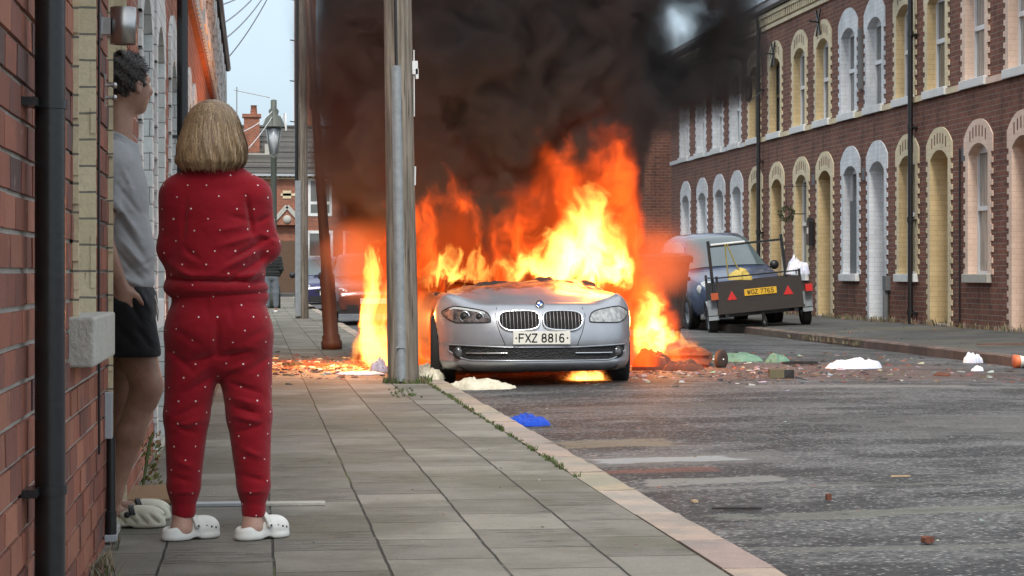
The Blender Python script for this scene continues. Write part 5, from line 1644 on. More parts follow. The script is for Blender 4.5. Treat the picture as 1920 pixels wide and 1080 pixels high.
# ------------------------------------------------------------------ figures: one continuous surface each, grown from a distance field
class Field:
    def __init__(s, lo, hi, h):
        s.lo = np.array(lo, float); s.h = h
        n = [int(math.ceil((b_ - a) / h)) + 1 for a, b_ in zip(lo, hi)]
        ax = [lo[i] + h * np.arange(n[i]) for i in range(3)]
        s.X, s.Y, s.Z = [a.astype(np.float32) for a in np.meshgrid(*ax, indexing='ij')]
        s.F = np.full(s.X.shape, 9.0, np.float32)
    def smin(s, d, k):
        if k <= 0: s.F = np.minimum(s.F, d); return
        hh = np.clip(0.5 + 0.5 * (s.F - d) / k, 0, 1)
        s.F = s.F * (1 - hh) + d * hh - k * hh * (1 - hh)
    def smax_neg(s, d, k):
        d = -d
        hh = np.clip(0.5 - 0.5 * (s.F - d) / k, 0, 1)
        s.F = s.F * (1 - hh) + d * hh + k * hh * (1 - hh)
    def dcap(s, a, b_, ra, rb, sq=None):
        a = np.array(a, float); b_ = np.array(b_, float)
        sx_, sy_, sz_ = sq or (1, 1, 1)
        px, py, pz = (s.X - a[0]) / sx_, (s.Y - a[1]) / sy_, (s.Z - a[2]) / sz_
        d = (b_ - a) / np.array([sx_, sy_, sz_])
        t = np.clip((px * d[0] + py * d[1] + pz * d[2]) / max(float(d @ d), 1e-9), 0, 1)
        return np.sqrt((px - t * d[0]) ** 2 + (py - t * d[1]) ** 2 + (pz - t * d[2]) ** 2) - (ra + (rb - ra) * t)
    def cap(s, a, b_, ra, rb, k=0.03, sq=None):
        s.smin(s.dcap(a, b_, ra, rb, sq), k)
    def dell(s, c, r, M=None):
        px, py, pz = s.X - c[0], s.Y - c[1], s.Z - c[2]
        if M is not None:
            px, py, pz = (M[0][0] * px + M[1][0] * py + M[2][0] * pz, M[0][1] * px + M[1][1] * py + M[2][1] * pz, M[0][2] * px + M[1][2] * py + M[2][2] * pz)
        q0 = np.sqrt((px / r[0]) ** 2 + (py / r[1]) ** 2 + (pz / r[2]) ** 2)
        q1 = np.sqrt((px / r[0] ** 2) ** 2 + (py / r[1] ** 2) ** 2 + (pz / r[2] ** 2) ** 2) + 1e-9
        return q0 * (q0 - 1) / q1
    def ell(s, c, r, k=0.03, M=None):
        s.smin(s.dell(c, r, M), k)
    def ridge(s, a, b_, amp, w, side=-1, yc=0.0):
        """a crease (amp < 0) or fold (amp > 0) drawn in the x, z plane on one side of the cloth"""
        ax_, az_ = a; bx, bz = b_
        dx, dz = bx - ax_, bz - az_
        t = np.clip(((s.X - ax_) * dx + (s.Z - az_) * dz) / (dx * dx + dz * dz), 0, 1)
        d2 = (s.X - ax_ - t * dx) ** 2 + (s.Z - az_ - t * dz) ** 2
        m = 1.0 / (1.0 + np.exp(-side * (s.Y - yc) / 0.015)) if side else 1.0
        s.F -= 1.75 * amp * np.exp(-d2 / (w * w * .8)) * m * (0.35 + 0.65 * np.sin(PI * t))
    def mesh(s):
        F, h, lo = s.F, s.h, s.lo
        ins = F < 0
        c = [ins[i:ins.shape[0] - 1 + i, j:ins.shape[1] - 1 + j, k:ins.shape[2] - 1 + k] for i in (0, 1) for j in (0, 1) for k in (0, 1)]
        tot = sum(x.astype(np.int8) for x in c)
        act = (tot > 0) & (tot < 8)
        I, J, K = np.nonzero(act)
        idx = -np.ones(act.shape, np.int64); idx[I, J, K] = np.arange(len(I))
        P = np.zeros((len(I), 3)); W = np.zeros(len(I))
        for axis in range(3):
            for u in (0, 1):
                for v in (0, 1):
                    o0 = [0, 0, 0]; others = [a for a in range(3) if a != axis]
                    o0[others[0]] = u; o0[others[1]] = v
                    o1 = list(o0); o1[axis] = 1
                    f0 = F[I + o0[0], J + o0[1], K + o0[2]].astype(float); f1 = F[I + o1[0], J + o1[1], K + o1[2]].astype(float)
                    m = (f0 < 0) != (f1 < 0)
                    t = np.where(m, f0 / np.where(m, f0 - f1, 1), 0)
                    for a in range(3):
                        P[:, a] += np.where(m, o0[a] + (t if a == axis else 0), 0)
                    W += m
        P = P / W[:, None] + np.stack([I, J, K], 1)
        P = P * h + lo
        faces = []
        for axis in range(3):
            sl0 = [slice(None)] * 3; sl1 = [slice(None)] * 3
            sl0[axis] = slice(0, -1); sl1[axis] = slice(1, None)
            a0 = ins[tuple(sl0)]; a1 = ins[tuple(sl1)]
            ch = np.argwhere(a0 != a1)
            u, v = [a for a in range(3) if a != axis]
            ok = (ch[:, u] > 0) & (ch[:, v] > 0) & (ch[:, u] < F.shape[u] - 1) & (ch[:, v] < F.shape[v] - 1)
            ch = ch[ok]
            def cell(du, dv):
                q = ch.copy(); q[:, u] += du; q[:, v] += dv
                return idx[q[:, 0], q[:, 1], q[:, 2]]
            f = np.stack([cell(-1, -1), cell(0, -1), cell(0, 0), cell(-1, 0)], 1)
            fl = a0[ch[:, 0], ch[:, 1], ch[:, 2]]
            if axis == 1: fl = ~fl
            f[~fl] = f[~fl][:, ::-1]
            faces.append(f)
        f = np.concatenate(faces)
        return P, f[(f >= 0).all(1)]
    def build(s, name, mats, parent, smooth=1, dots=0.0, dotr=0.0036, extra=None):
        P, Fc = s.mesh()
        n = len(P)
        # relax the net a little
        e = np.concatenate([Fc[:, [0, 1]], Fc[:, [1, 2]], Fc[:, [2, 3]], Fc[:, [3, 0]]])
        for _ in range(smooth):
            acc = np.zeros_like(P); cnt = np.zeros(n)
            for a, b_ in ((0, 1), (1, 0)):
                np.add.at(acc, e[:, a], P[e[:, b_]]); np.add.at(cnt, e[:, a], 1)
            P = P * 0.45 + 0.55 * acc / np.maximum(cnt, 1)[:, None]
        verts = [tuple(p) for p in P]; faces = [tuple(map(int, f)) for f in Fc]; mi = [0] * len(faces)
        if dots:
            nrm = np.zeros_like(P)
            fn = np.cross(P[Fc[:, 2]] - P[Fc[:, 0]], P[Fc[:, 3]] - P[Fc[:, 1]])
            for k in range(4): np.add.at(nrm, Fc[:, k], fn)
            nrm /= np.linalg.norm(nrm, axis=1)[:, None] + 1e-9
            rng = np.random.RandomState(4)
            got = []
            # rows of spots, each second row set over by half a step
            order = rng.permutation(n)
            cellz = {}
            for i in order:
                p = P[i]
                zr = p[2] / (dots * 0.62)
                if abs(zr - round(zr)) > 0.12: continue
                key = (int(p[0] // dots), int(p[1] // dots), int(p[2] // dots))
                near = False
                for a in (-1, 0, 1):
                    for b_ in (-1, 0, 1):
                        for c_ in (-1, 0, 1):
                            for g_ in cellz.get((key[0] + a, key[1] + b_, key[2] + c_), ()):
                                if np.sum((P[g_] - p) ** 2) < (dots * 0.88) ** 2: near = True
                if near: continue
                cellz.setdefault(key, []).append(i); got.append(i)
            for i in got:
                p = Vector(P[i]); nn = Vector(nrm[i])
                a = nn.orthogonal().normalized(); b_ = nn.cross(a)
                o = len(verts)
                rr = dotr * rng.uniform(0.75, 1.1)
                verts.append(tuple(p + nn * 0.0022))
                for k in range(7):
                    th = 2 * PI * k / 7
                    verts.append(tuple(p + nn * 0.0006 + (a * math.cos(th) + b_ * math.sin(th)) * rr))
                for k in range(7): faces.append((o, o + 1 + k, o + 1 + (k + 1) % 7)); mi.append(1)
        me = bpy.data.meshes.new(name)
        me.from_pydata(verts, [], faces)
        for m in (mats if isinstance(mats, (list, tuple)) else [mats]): me.materials.append(m)
        me.polygons.foreach_set('material_index', mi)
        me.polygons.foreach_set('use_smooth', [True] * len(faces))
        me.update()
        bm = bmesh.new(); bm.from_mesh(me); bmesh.ops.recalc_face_normals(bm, faces=bm.faces); bm.to_mesh(me); bm.free()
        o = bpy.data.objects.new(name, me); S.collection.objects.link(o)
        o.parent = parent
        return o

def rotz(a):
    c_, s_ = math.cos(a), math.sin(a)
    return [[c_, -s_, 0], [s_, c_, 0], [0, 0, 1]]
def roty(a):
    c_, s_ = math.cos(a), math.sin(a)
    return [[c_, 0, s_], [0, 1, 0], [-s_, 0, c_]]

def skin_mat(name, c1, c2):
    b = new_mat(name); v = b.coord()
    n, _ = b.noise(v, 18, 4, .6); n2, _ = b.noise(v, 160, 3, .6)
    c = b.mix(b.sstep(n, .35, .68), c1, c2)
    pbsdf(b, c, .5, 0, b.m('ADD', n2, b.m('MULTIPLY', n, .5)), .25, .003, Subsurface_Weight=.08, Subsurface_Scale=.01)
    return b.mat
def cloth_mat(name, col, var=.12, rough=.9, wv=420):
    b = new_mat(name); v = b.coord()
    n, _ = b.noise(v, 5, 4, .6); n2, _ = b.noise(v, wv, 2, .6); n3, _ = b.noise(b.mapping(v, (1, 1, .5)), 34, 3, .6)
    k = b.m('ADD', 1.0, b.m('MULTIPLY', b.m('SUBTRACT', n, .5), var * 2))
    k = b.m('ADD', k, b.m('MULTIPLY', b.m('SUBTRACT', n2, .5), .22))
    c = b.vm('SCALE', c4(col)[:3], k)
    n4 = b.noise(b.mapping(v, (1.0, 1.0, 1.6), rot=(0, .6, 0)), 9, 2, .5, .4)[0]
    pbsdf(b, c, rough, 0, b.m('ADD', b.m('MULTIPLY', n4, 2.2), b.m('ADD', b.m('MULTIPLY', n2, .2), b.m('MULTIPLY', n3, .35))), .5, .010, Sheen_Weight=.15, Specular_IOR_Level=.2)
    return b.mat
M['skin_f'] = skin_mat('pale_skin', (0.52, 0.33, 0.26), (0.46, 0.26, 0.20))
M['skin_m'] = skin_mat('tanned_skin', (0.34, 0.19, 0.13), (0.26, 0.14, 0.095))
M['red_cloth'] = cloth_mat('dark_red_jersey', (0.245, 0.005, 0.013))
M['white_dot'] = simple('white_print', (0.75, 0.62, 0.60), .8, var=.05)
M['clog'] = simple('white_foam_clog', (0.66, 0.66, 0.62), .55, var=.10, scale=22, bstr=.08)
M['clog_m'] = simple('cream_foam_clog', (0.56, 0.54, 0.43), .6, var=.12, scale=22, bstr=.08)
M['eye'] = simple('eye_white', (0.6, 0.58, 0.55), .2, var=.05)

def clog(name, parent, loc, rz, L_=0.25, W_=0.1, mat='clog', ridges=False, rx=0.0):
    f = Field((-L_ * .56, -W_ * .62, -.012), (L_ * .56, W_ * .62, .14), .0038 if not ridges else .004)
    k = .018
    l, w_ = L_ / 2, W_ / 2
    f.ell((l * .50, 0, .036), (l * .50, w_ * .98, .047), 0)
    f.ell((l * .10, 0, .040), (l * .5, w_ * .84, .044), k)
    f.ell((-l * .52, 0, .028), (l * .46, w_ * .82, .036), k)
    # opening for the foot
    f.smax_neg(f.dell((-l * .40, 0, .072), (l * .56, w_ * .60, .050)), .012)
    f.smax_neg(f.dell((-l * .95, 0, .085), (l * .5, w_ * .75, .028)), .012)
    # sole, a little wider than the upper, with an arch under the instep
    sole = np.maximum(f.dell((l * .48, 0, .012), (l * .52, w_ * 1.04, .030)), f.Z - .022)
    sole2 = np.maximum(f.dell((-l * .48, 0, .012), (l * .52, w_ * .92, .030)), f.Z - .026)
    f.smin(np.minimum(sole, sole2), .006)
    f.smin(np.maximum(f.dcap((-l * .6, 0, .016), (l * .6, 0, .016), w_ * .75, w_ * .85), np.abs(f.Z - .016) - .010), .008)
    f.smax_neg(f.dcap((l * .06, -.1, -.012), (l * .06, .1, -.012), .020, .020), .006)
    f.F = np.maximum(f.F, -(f.Z))
    if ridges:
        w__ = np.sin((f.X * 1.0 + (f.Z) * .9) * 150) 
        m = np.clip((.062 - f.Z) / .02, 0, 1) * np.clip((f.Z - .012) / .012, 0, 1)
        f.F += .0065 * np.clip(w__, -.2, 1) * m
    o = f.build(name, M[mat], parent, smooth=1)
    o.location = loc; o.rotation_euler = (rx, 0, rz)
    # strap over the instep
    q = MB()
    pts = [(l * (.18 if ridges else .02) - .012 * math.sin(a), w_ * .93 * math.cos(a), .052 + (.030 if ridges else .050) * math.sin(a)) for a in np.linspace(0, PI, 17)]
    for dx in (-.006, .0, .006): q.tube([(x + dx, y, z) for x, y, z in pts], .0055, 8)
    for s_ in (-1, 1): q.lathe([(0, s_ * (w_ * .93 + .007)), (.010, s_ * (w_ * .93 + .006)), (.012, s_ * w_ * .9)], (l * .02, 0, .052), 'y', 16)
    q.build('strap', M['black_plastic' if ridges else mat], o)
    q = MB()
    for s_ in (-1, 1):
        q.lathe([(0, s_ * (w_ * .93 + .0085)), (.0045, s_ * (w_ * .93 + .008))], (l * .02, 0, .052), 'y', 10)
        for (x, z) in (() if ridges else ((.36, .048), (.52, .044), (.68, .040))):
            yy = w_ * .98 * math.sqrt(max(0.02, 1 - ((x - .5) / .5) ** 2 - ((z - .036) / .047) ** 2))
            q.lathe([(0, s_ * (yy + .0012)), (.0042, s_ * (yy + .0006)), (.005, s_ * (yy - .004))], (x * l, 0, z), 'y', 10)
    q.build('vent_holes', M['black_plastic'], o)
    return o

def head_field(f, c, az, male, k=.02):
    """skull, face, ears and neck root; az: heading of the face"""
    Mz = rotz(az)
    def w(x, y, z):
        return (c[0] + Mz[0][0] * x + Mz[0][1] * y, c[1] + Mz[1][0] * x + Mz[1][1] * y, c[2] + z)
    f.ell(w(-.012, 0, .015), (.095, .076, .098), 0, Mz)           # skull (face looks along +x of the head)
    f.ell(w(.030, 0, -.045), (.062, .056, .075), .03, Mz)         # face and jaw
    f.ell(w(.060, 0, -.098), (.022, .024, .020), .02, Mz)         # chin
    f.ell(w(.070, 0, .018), (.024, .050, .014), .015, Mz)         # brow
    f.cap(w(.086, 0, .000), w(.106, 0, -.030), .008, .013, .010)  # nose
    f.ell(w(.078, .030, -.030), (.022, .020, .018), .015, Mz); f.ell(w(.078, -.030, -.030), (.022, .020, .018), .015, Mz)
    f.ell(w(.086, 0, -.062), (.012, .024, .006), .005, Mz); f.ell(w(.084, 0, -.074), (.012, .021, .007), .005, Mz)
    for s_ in (-1, 1):
        f.smax_neg(f.dell(w(.096, s_ * .032, -.004), (.014, .016, .010), Mz), .006)
        f.ell(w(-.008, s_ * .080, -.018), (.020, .010, .032), .006, Mz)
        f.smax_neg(f.dell(w(-.004, s_ * .091, -.016), (.010, .006, .018), Mz), .004)
    return w

def hand_field(f, wrist, palm_dir, thumb_side, curl=.5, size=1.0):
    """palm, four unequal bent fingers and a thumb leaving the side of the palm"""
    d = Vector(palm_dir).normalized(); t = Vector(thumb_side).normalized(); n = d.cross(t).normalized()
    wv = Vector(wrist)
    pc = wv + d * .045 * size
    f.cap(tuple(wv), tuple(wv + d * .078 * size), .024 * size, .030 * size, .015)
    for i, ln in enumerate((.070, .078, .072, .056)):
        off = t * (.027 - .018 * i) * size
        p0 = wv + d * .080 * size + off
        p1 = p0 + (d * math.cos(curl * .6) + n * math.sin(curl * .6)) * ln * .5 * size
        p2 = p1 + (d * math.cos(curl * 1.6) + n * math.sin(curl * 1.6)) * ln * .5 * size
        f.cap(tuple(p0), tuple(p1), .0092 * size, .0086 * size, .004); f.cap(tuple(p1), tuple(p2), .0084 * size, .0074 * size, .003)
    p0 = wv + d * .025 * size + t * .024 * size
    p1 = p0 + (d * .6 + t * .8 + n * .2).normalized() * .034 * size; p2 = p1 + (d * .9 + t * .35 + n * .3).normalized() * .030 * size
    f.cap(tuple(p0), tuple(p1), .012 * size, .0105 * size, .008); f.cap(tuple(p1), tuple(p2), .0100 * size, .0085 * size, .003)

def eyes(parent, w):
    q = MB()
    for s_ in (-1, 1):
        q.lathe([(0, -.010), (.007, -.007), (.010, 0), (.007, .007), (0, .010)], w(.080, s_ * .032, -.004), 'z', 14)
    return q.build('eyes', M['eye'], parent)

def hair_mat(name, c1, c2, zs=.08, sc=55):
    b = new_mat(name); v = b.coord()
    n, _ = b.noise(b.mapping(v, (1, 1, zs)), sc, 5, .65); n2, _ = b.noise(b.mapping(v, (1, 1, .25)), 9, 4, .6)
    n3, _ = b.noise(b.mapping(v, (1, 1, zs)), sc * 3.5, 3, .6)
    c = b.mix(b.m('ADD', b.m('MULTIPLY', b.sstep(n, .35, .65), .6), b.m('MULTIPLY', b.sstep(n2, .35, .65), .4)), c1, c2)
    c = b.vm('SCALE', c, b.m('ADD', .65, b.m('MULTIPLY', n3, .7)))
    pbsdf(b, c, .42, 0, b.m('ADD', b.m('MULTIPLY', n, .7), b.m('MULTIPLY', n3, .5)), 1.0, .008, Specular_IOR_Level=.5)
    return b.mat

M['strand'] = simple('loose_hair', (1, 1, 1), .45, var=.15, vcol=True)
def join_into(o, q):
    """adds the collected faces to an existing mesh object as a second material"""
    me = o.data
    V = [tuple(v.co) for v in me.vertices] + q.v; n0 = len(me.vertices)
    F = [tuple(p.vertices) for p in me.polygons] + [tuple(i + n0 for i in f_) for f_ in q.f]
    nb_ = len(me.polygons)
    m2 = bpy.data.meshes.new(me.name); m2.from_pydata(V, [], F)
    for m in me.materials: m2.materials.append(m)
    m2.materials.append(M['strand'])
    m2.polygons.foreach_set('material_index', [0] * nb_ + [len(m2.materials) - 1] * len(q.f))
    m2.polygons.foreach_set('use_smooth', [True] * len(F))
    ca = m2.color_attributes.new('col', 'FLOAT_COLOR', 'CORNER')
    buf = []
    for p, c in zip(m2.polygons, [(1, 1, 1)] * nb_ + q.col): buf.extend([c[0], c[1], c[2], 1.0] * p.loop_total)
    ca.data.foreach_set('color', buf)
    m2.update(); o.data = m2
def strands(f, o, n, c, ztop, zbot, w_, segs, seed, col):
    """fine locks laid over the grown hair surface, each following it down and leaving it a little at the tip"""
    rng = random.Random(seed); q = MB()
    def rad(a, z):
        best = 0
        k = int(round((z - f.lo[2]) / f.h))
        if not 0 <= k < f.F.shape[2]: return None
        r_ = np.arange(.005, .17, .0024)
        I = np.clip(np.round((c[0] + r_ * math.cos(a) - f.lo[0]) / f.h).astype(int), 0, f.F.shape[0] - 1); J = np.clip(np.round((c[1] + r_ * math.sin(a) - f.lo[1]) / f.h).astype(int), 0, f.F.shape[1] - 1)
        m = np.nonzero(f.F[I, J, k] < 0.001)[0]
        return float(r_[m[-1]]) if len(m) else None
    for _ in range(n):
        a = rng.uniform(-PI * .93, PI * .08) if rng.random() < .9 else rng.uniform(0, 2 * PI)
        z0 = ztop - .012 - .16 * rng.random() ** 1.3; z1 = max(zbot + rng.gauss(.006, .009), z0 - rng.uniform(.10, .28))
        fly = rng.random() < .05
        off = rng.uniform(.0002, .0022) if not fly else rng.uniform(.003, .010)
        tone = rng.uniform(.5, 1.75); cc = (col[0] * tone, col[1] * tone * rng.uniform(.92, 1.05), col[2] * tone * rng.uniform(.85, 1.15))
        tw = rng.uniform(-.25, .25); pts = []
        last = None
        for k in range(segs + 1):
            t = k / segs; z = z0 + (z1 - z0) * t
            aa = a + tw * t * t
            r_ = rad(aa, max(z, zbot + .014))
            if r_ is None: continue
            if last is not None: r_ = last * .45 + r_ * .55
            last = r_
            r_ += off * math.sin(PI * min(t * 1.1, 1)) + (.004 * t ** 6 if fly else 0)
            if z < zbot + .02: r_ -= (zbot + .02 - z) * .6
            pts.append(Vector((c[0] + r_ * math.cos(aa), c[1] + r_ * math.sin(aa), z)))
        if len(pts) < 4: continue
        L_, R_ = [], []
        for k, p in enumerate(pts):
            d = (pts[min(k + 1, len(pts) - 1)] - pts[max(k - 1, 0)]).normalized(); rad_ = Vector((p.x - c[0], p.y - c[1], .3 * (p.z - 1.48))).normalized()
            s_ = d.cross(rad_).normalized() * w_ * (.35 if fly else 1) * math.sin(PI * (.12 + .8 * k / (len(pts) - 1)))
            L_.append(p - s_); R_.append(p + s_ + rad_ * .0003)
        q.grid([L_, R_], col=cc)
    join_into(o, q)
def tufts(o, n, ln, col, seed):
    rng = random.Random(seed); q = MB(); vs = o.data.vertices
    for _ in range(n):
        v = vs[rng.randrange(len(vs))]; p = v.co.copy(); nn = v.normal.copy()
        if nn.z < -.6: continue
        d = (nn * rng.uniform(.05, .28) + Vector((rng.uniform(-.3, .5), rng.uniform(-.4, .4), rng.uniform(-1.0, .1)))).normalized()
        s_ = d.cross(nn)
        if s_.length < 1e-3: continue
        s_ = s_.normalized() * .0009; l_ = ln * rng.uniform(.5, 1.2); t = rng.uniform(.4, 2.2)
        a, b_ = p + d * l_ * .5 + nn * .002, p + d * l_ + nn * .0015
        q.add([p - s_, p + s_, a + s_, a - s_, b_], [(0, 1, 2, 3), (3, 2, 4)], 0, tuple(x * t for x in col))
    join_into(o, q)
# ---- woman in red, seen from behind
def woman():
    root = thing('person', (-0.115, 8.2, 0.062), 'person with a blond bob in dark red dotted loungewear and white clogs, arms folded', 'person')
    CX = -.025
    f = Field((-.27, -.22, -.01), (.29, .32, 1.66), .0075)
    hc = (-.040, .025, 1.505)
    w = head_field(f, hc, R(72), False)
    f.cap((-.038, .02, 1.30), (-.040, .02, 1.44), .058, .050, .03)
    f.ell((CX - .005, .02, 1.18), (.15, .095, .20), .03); f.ell((CX, .02, .92), (.155, .11, .16), .04)
    f.cap((-.165, .01, 1.285), (-.205, .03, 1.08), .048, .040, .03); f.cap((.110, .01, 1.285), (.158, .05, 1.075), .046, .038, .03)
    f.cap((-.205, .03, 1.08), (-.02, .19, 1.10), .038, .026, .02); f.cap((.158, .05, 1.075), (-.05, .17, 1.055), .036, .026, .02)
    hand_field(f, (-.02, .19, 1.10), (1, .15, .05), (0, .2, 1), .5, .9)
    hand_field(f, (-.05, .17, 1.07), (-1, .12, .1), (0, .2, 1), .5, .9)
    for (hx_, kx, ax_, ay) in ((-.095, -.125, -.148, .01), (.065, .088, .112, -.005)):
        f.cap((hx_, .02, .86), (kx, .015, .48), .082, .056, .03); f.cap((kx, .0, .46), (ax_, ay, .12), .052, .036, .03)
        f.cap((ax_, ay, .13), (ax_ - .005, ay - .005, .045), .036, .038, .02); f.cap((ax_ - .01, ay - .01, .04), (ax_ + .09, ay + .08, .035), .030, .028, .02)
    body = f.build('body', M['skin_f'], root)
    eyes(root, w)
    # sweatshirt
    f = Field((-.28, -.24, .83), (.27, .31, 1.42), .0062)
    f.ell((CX - .010, .02, 1.20), (.190, .128, .19), 0)
    f.ell((CX - .006, .02, 1.03), (.186, .140, .17), .06)
    f.cap((-.075, .02, 1.335), (.0, .02, 1.335), .062, .062, .05)
    f.cap((-.16, .015, 1.275), (CX, .02, 1.33), .070, .075, .04); f.cap((.105, .015, 1.275), (CX, .02, 1.33), .070, .075, .04)
    f.cap((-.160, .01, 1.275), (-.182, .02, 1.08), .066, .057, .035); f.cap((-.182, .02, 1.08), (-.05, .19, 1.09), .057, .042, .03)
    f.cap((.106, .005, 1.27), (.152, .03, 1.085), .066, .056, .035); f.cap((.152, .03, 1.085), (.0, .18, 1.045), .056, .042, .03)
    f.ell((CX - .002, .02, .935), (.194, .150, .075), .03)
    # neck hole, flat hem
    f.smax_neg(f.dcap((-.040, .02, 1.36), (-.040, .035, 1.5), .056, .075), .012)
    f.F = np.maximum(f.F, (.872 + .02 * (f.X + .02)) - f.Z)
    # folds
    for a, b_, am, wd_ in (((.13, 1.13), (-.02, 1.085), .007, .012), ((.135, 1.10), (.02, 1.03), -.009, .010), ((.14, 1.08), (-.03, .985), .009, .013), ((.15, 1.05), (.01, .95), -.008, .011),
                           ((.16, 1.03), (.08, .95), .008, .012), ((.10, 1.18), (.02, 1.20), -.005, .012), ((.085, 1.16), (-.03, 1.145), .005, .012),
                           ((.085, 1.27), (.108, 1.13), -.010, .009), ((-.135, 1.26), (-.145, 1.12), -.006, .010), ((-.14, 1.08), (-.07, 1.02), -.006, .012), ((-.19, 1.02), (-.10, .965), .007, .014),
                           ((-.2, .965), (.17, .955), -.011, .010), ((-.18, .985), (.0, .975), .006, .016), ((.02, .975), (.17, .99), .008, .016), ((-.2, .905), (.16, .912), -.004, .007),
                           ((.17, 1.20), (.12, 1.17), -.006, .010), ((.195, 1.12), (.13, 1.11), -.007, .010), ((.2, 1.10), (.14, 1.135), .006, .010), ((-.08, 1.30), (.03, 1.29), -.003, .02), ((-.03, 1.0), (-.14, 1.05), .004, .016)):
        f.ridge(a, b_, am, wd_, -1, .03)
    f.build('sweatshirt', [M['red_cloth'], M['white_dot']], root, dots=.066)
    # trousers
    f = Field((-.27, -.22, .08), (.24, .27, .96), .0062)
    f.ell((CX + .003, .02, .80), (.188, .140, .15), 0)
    f.ell((-.095, -.02, .775), (.105, .105, .115), .04); f.ell((.072, -.02, .775), (.105, .105, .115), .04); f.ell((-.018, .0, .68), (.075, .085, .085), .03); f.cap((-.070, .0, .66), (-.105, .01, .50), .058, .045, .02); f.cap((.045, .0, .66), (.068, .01, .50), .058, .045, .02); f.ell((-.010, .02, .90), (.180, .13, .06), .03)
    LEG = ((-.110, -.135, -.145, .01, 1), (.078, .096, .112, -.005, 1))
    for (hx_, kx, ax_, ay, _) in LEG:
        f.cap((hx_, .015, .74), (kx, .012, .46), .106, .083, .03); f.cap((kx, .008, .46), (ax_, ay, .20), .083, .062, .02)
        f.cap((ax_, ay, .20), (ax_, ay, .17), .062, .056, .012)
        f.cap((ax_, ay, .15), (ax_, ay, .105), .046, .045, .006)
    f.F = np.maximum(f.F, .078 - f.Z); f.F = np.maximum(f.F, f.Z - .935)
    cut = np.minimum(f.dcap((-.145, .01, .05), (-.145, .01, .085), .030, .030), f.dcap((.112, -.005, .05), (.112, -.005, .085), .030, .030))
    for a, b_, am, wd_ in (((-.02, .82), (-.02, .68), -.007, .012), ((-.03, .69), (-.12, .66), -.007, .010), ((-.02, .68), (.10, .70), -.006, .010), ((-.05, .65), (-.14, .58), .007, .013), ((.0, .62), (.10, .66), .006, .012),
                           ((-.05, .60), (-.15, .54), -.007, .010), ((.03, .58), (.13, .55), -.007, .010), ((.03, .53), (.14, .50), .006, .012), ((.05, .49), (.13, .47), -.009, .009), ((.045, .46), (.14, .44), .007, .011),
                           ((-.09, .50), (-.18, .46), -.006, .010), ((-.08, .45), (-.17, .42), .006, .012), ((-.10, .40), (-.18, .43), -.006, .009), ((.06, .40), (.14, .43), -.005, .010), ((.07, .34), (.14, .31), .006, .010),
                           ((-.17, .30), (-.11, .27), .005, .010), ((-.18, .24), (-.12, .22), -.005, .009), ((.08, .24), (.15, .22), -.005, .009), ((-.19, .18), (-.10, .18), .004, .008), ((.07, .18), (.16, .18), .004, .008),
                           ((-.17, .78), (-.08, .72), -.004, .016), ((.15, .78), (.07, .73), -.004, .016), ((.02, .88), (.04, .80), -.003, .012), ((-.06, .88), (-.05, .82), -.003, .01), ((-.19, .70), (-.10, .62), -.006, .012), ((.17, .68), (.09, .62), -.005, .012)):
        f.ridge(a, b_, am, wd_, -1, .03)
    f.build('trousers', [M['red_cloth'], M['white_dot']], root, dots=.070)
    # hair: a bob that swings in at the ends
    f = Field((-.23, -.18, 1.34), (.15, .20, 1.66), .0048)
    f.ell((-.040, .010, 1.515), (.108, .118, .118), 0)
    f.ell((-.042, -.005, 1.445), (.130, .120, .085), .04)
    f.ell((-.046, -.010, 1.405), (.128, .112, .040), .02)
    ang = np.arctan2(f.X + .04, -(f.Y - .01))
    f.F += (.0026 * np.sin(ang * 19 + 3 * np.sin(f.Z * 22)) + .0016 * np.sin(ang * 47 + f.Z * 30)) * np.clip((1.60 - f.Z) / .1, 0.2, 1)
    f.F = np.maximum(f.F, (1.382 + .005 * np.sin(ang * 7) + .003 * np.sin(ang * 23)) - f.Z)
    face = f.dell((-.02, .155, 1.47), (.062, .085, .10))
    f.smax_neg(face, .01)
    hm_ = hair_mat('dark_blond_hair', (0.125, 0.075, 0.038), (0.33, 0.225, 0.125))
    ho = f.build('hair', hm_, root, smooth=1)
    strands(f, ho, 3600, (-.042, .005), 1.628, 1.372, .0013, 14, 21, (0.34, 0.235, 0.13))
    clog('shoe', root, (-.122, .035, 0.0), R(34), .245, .10)
    clog('shoe', root, (.142, .020, 0.0), R(38), .24, .10)
woman()

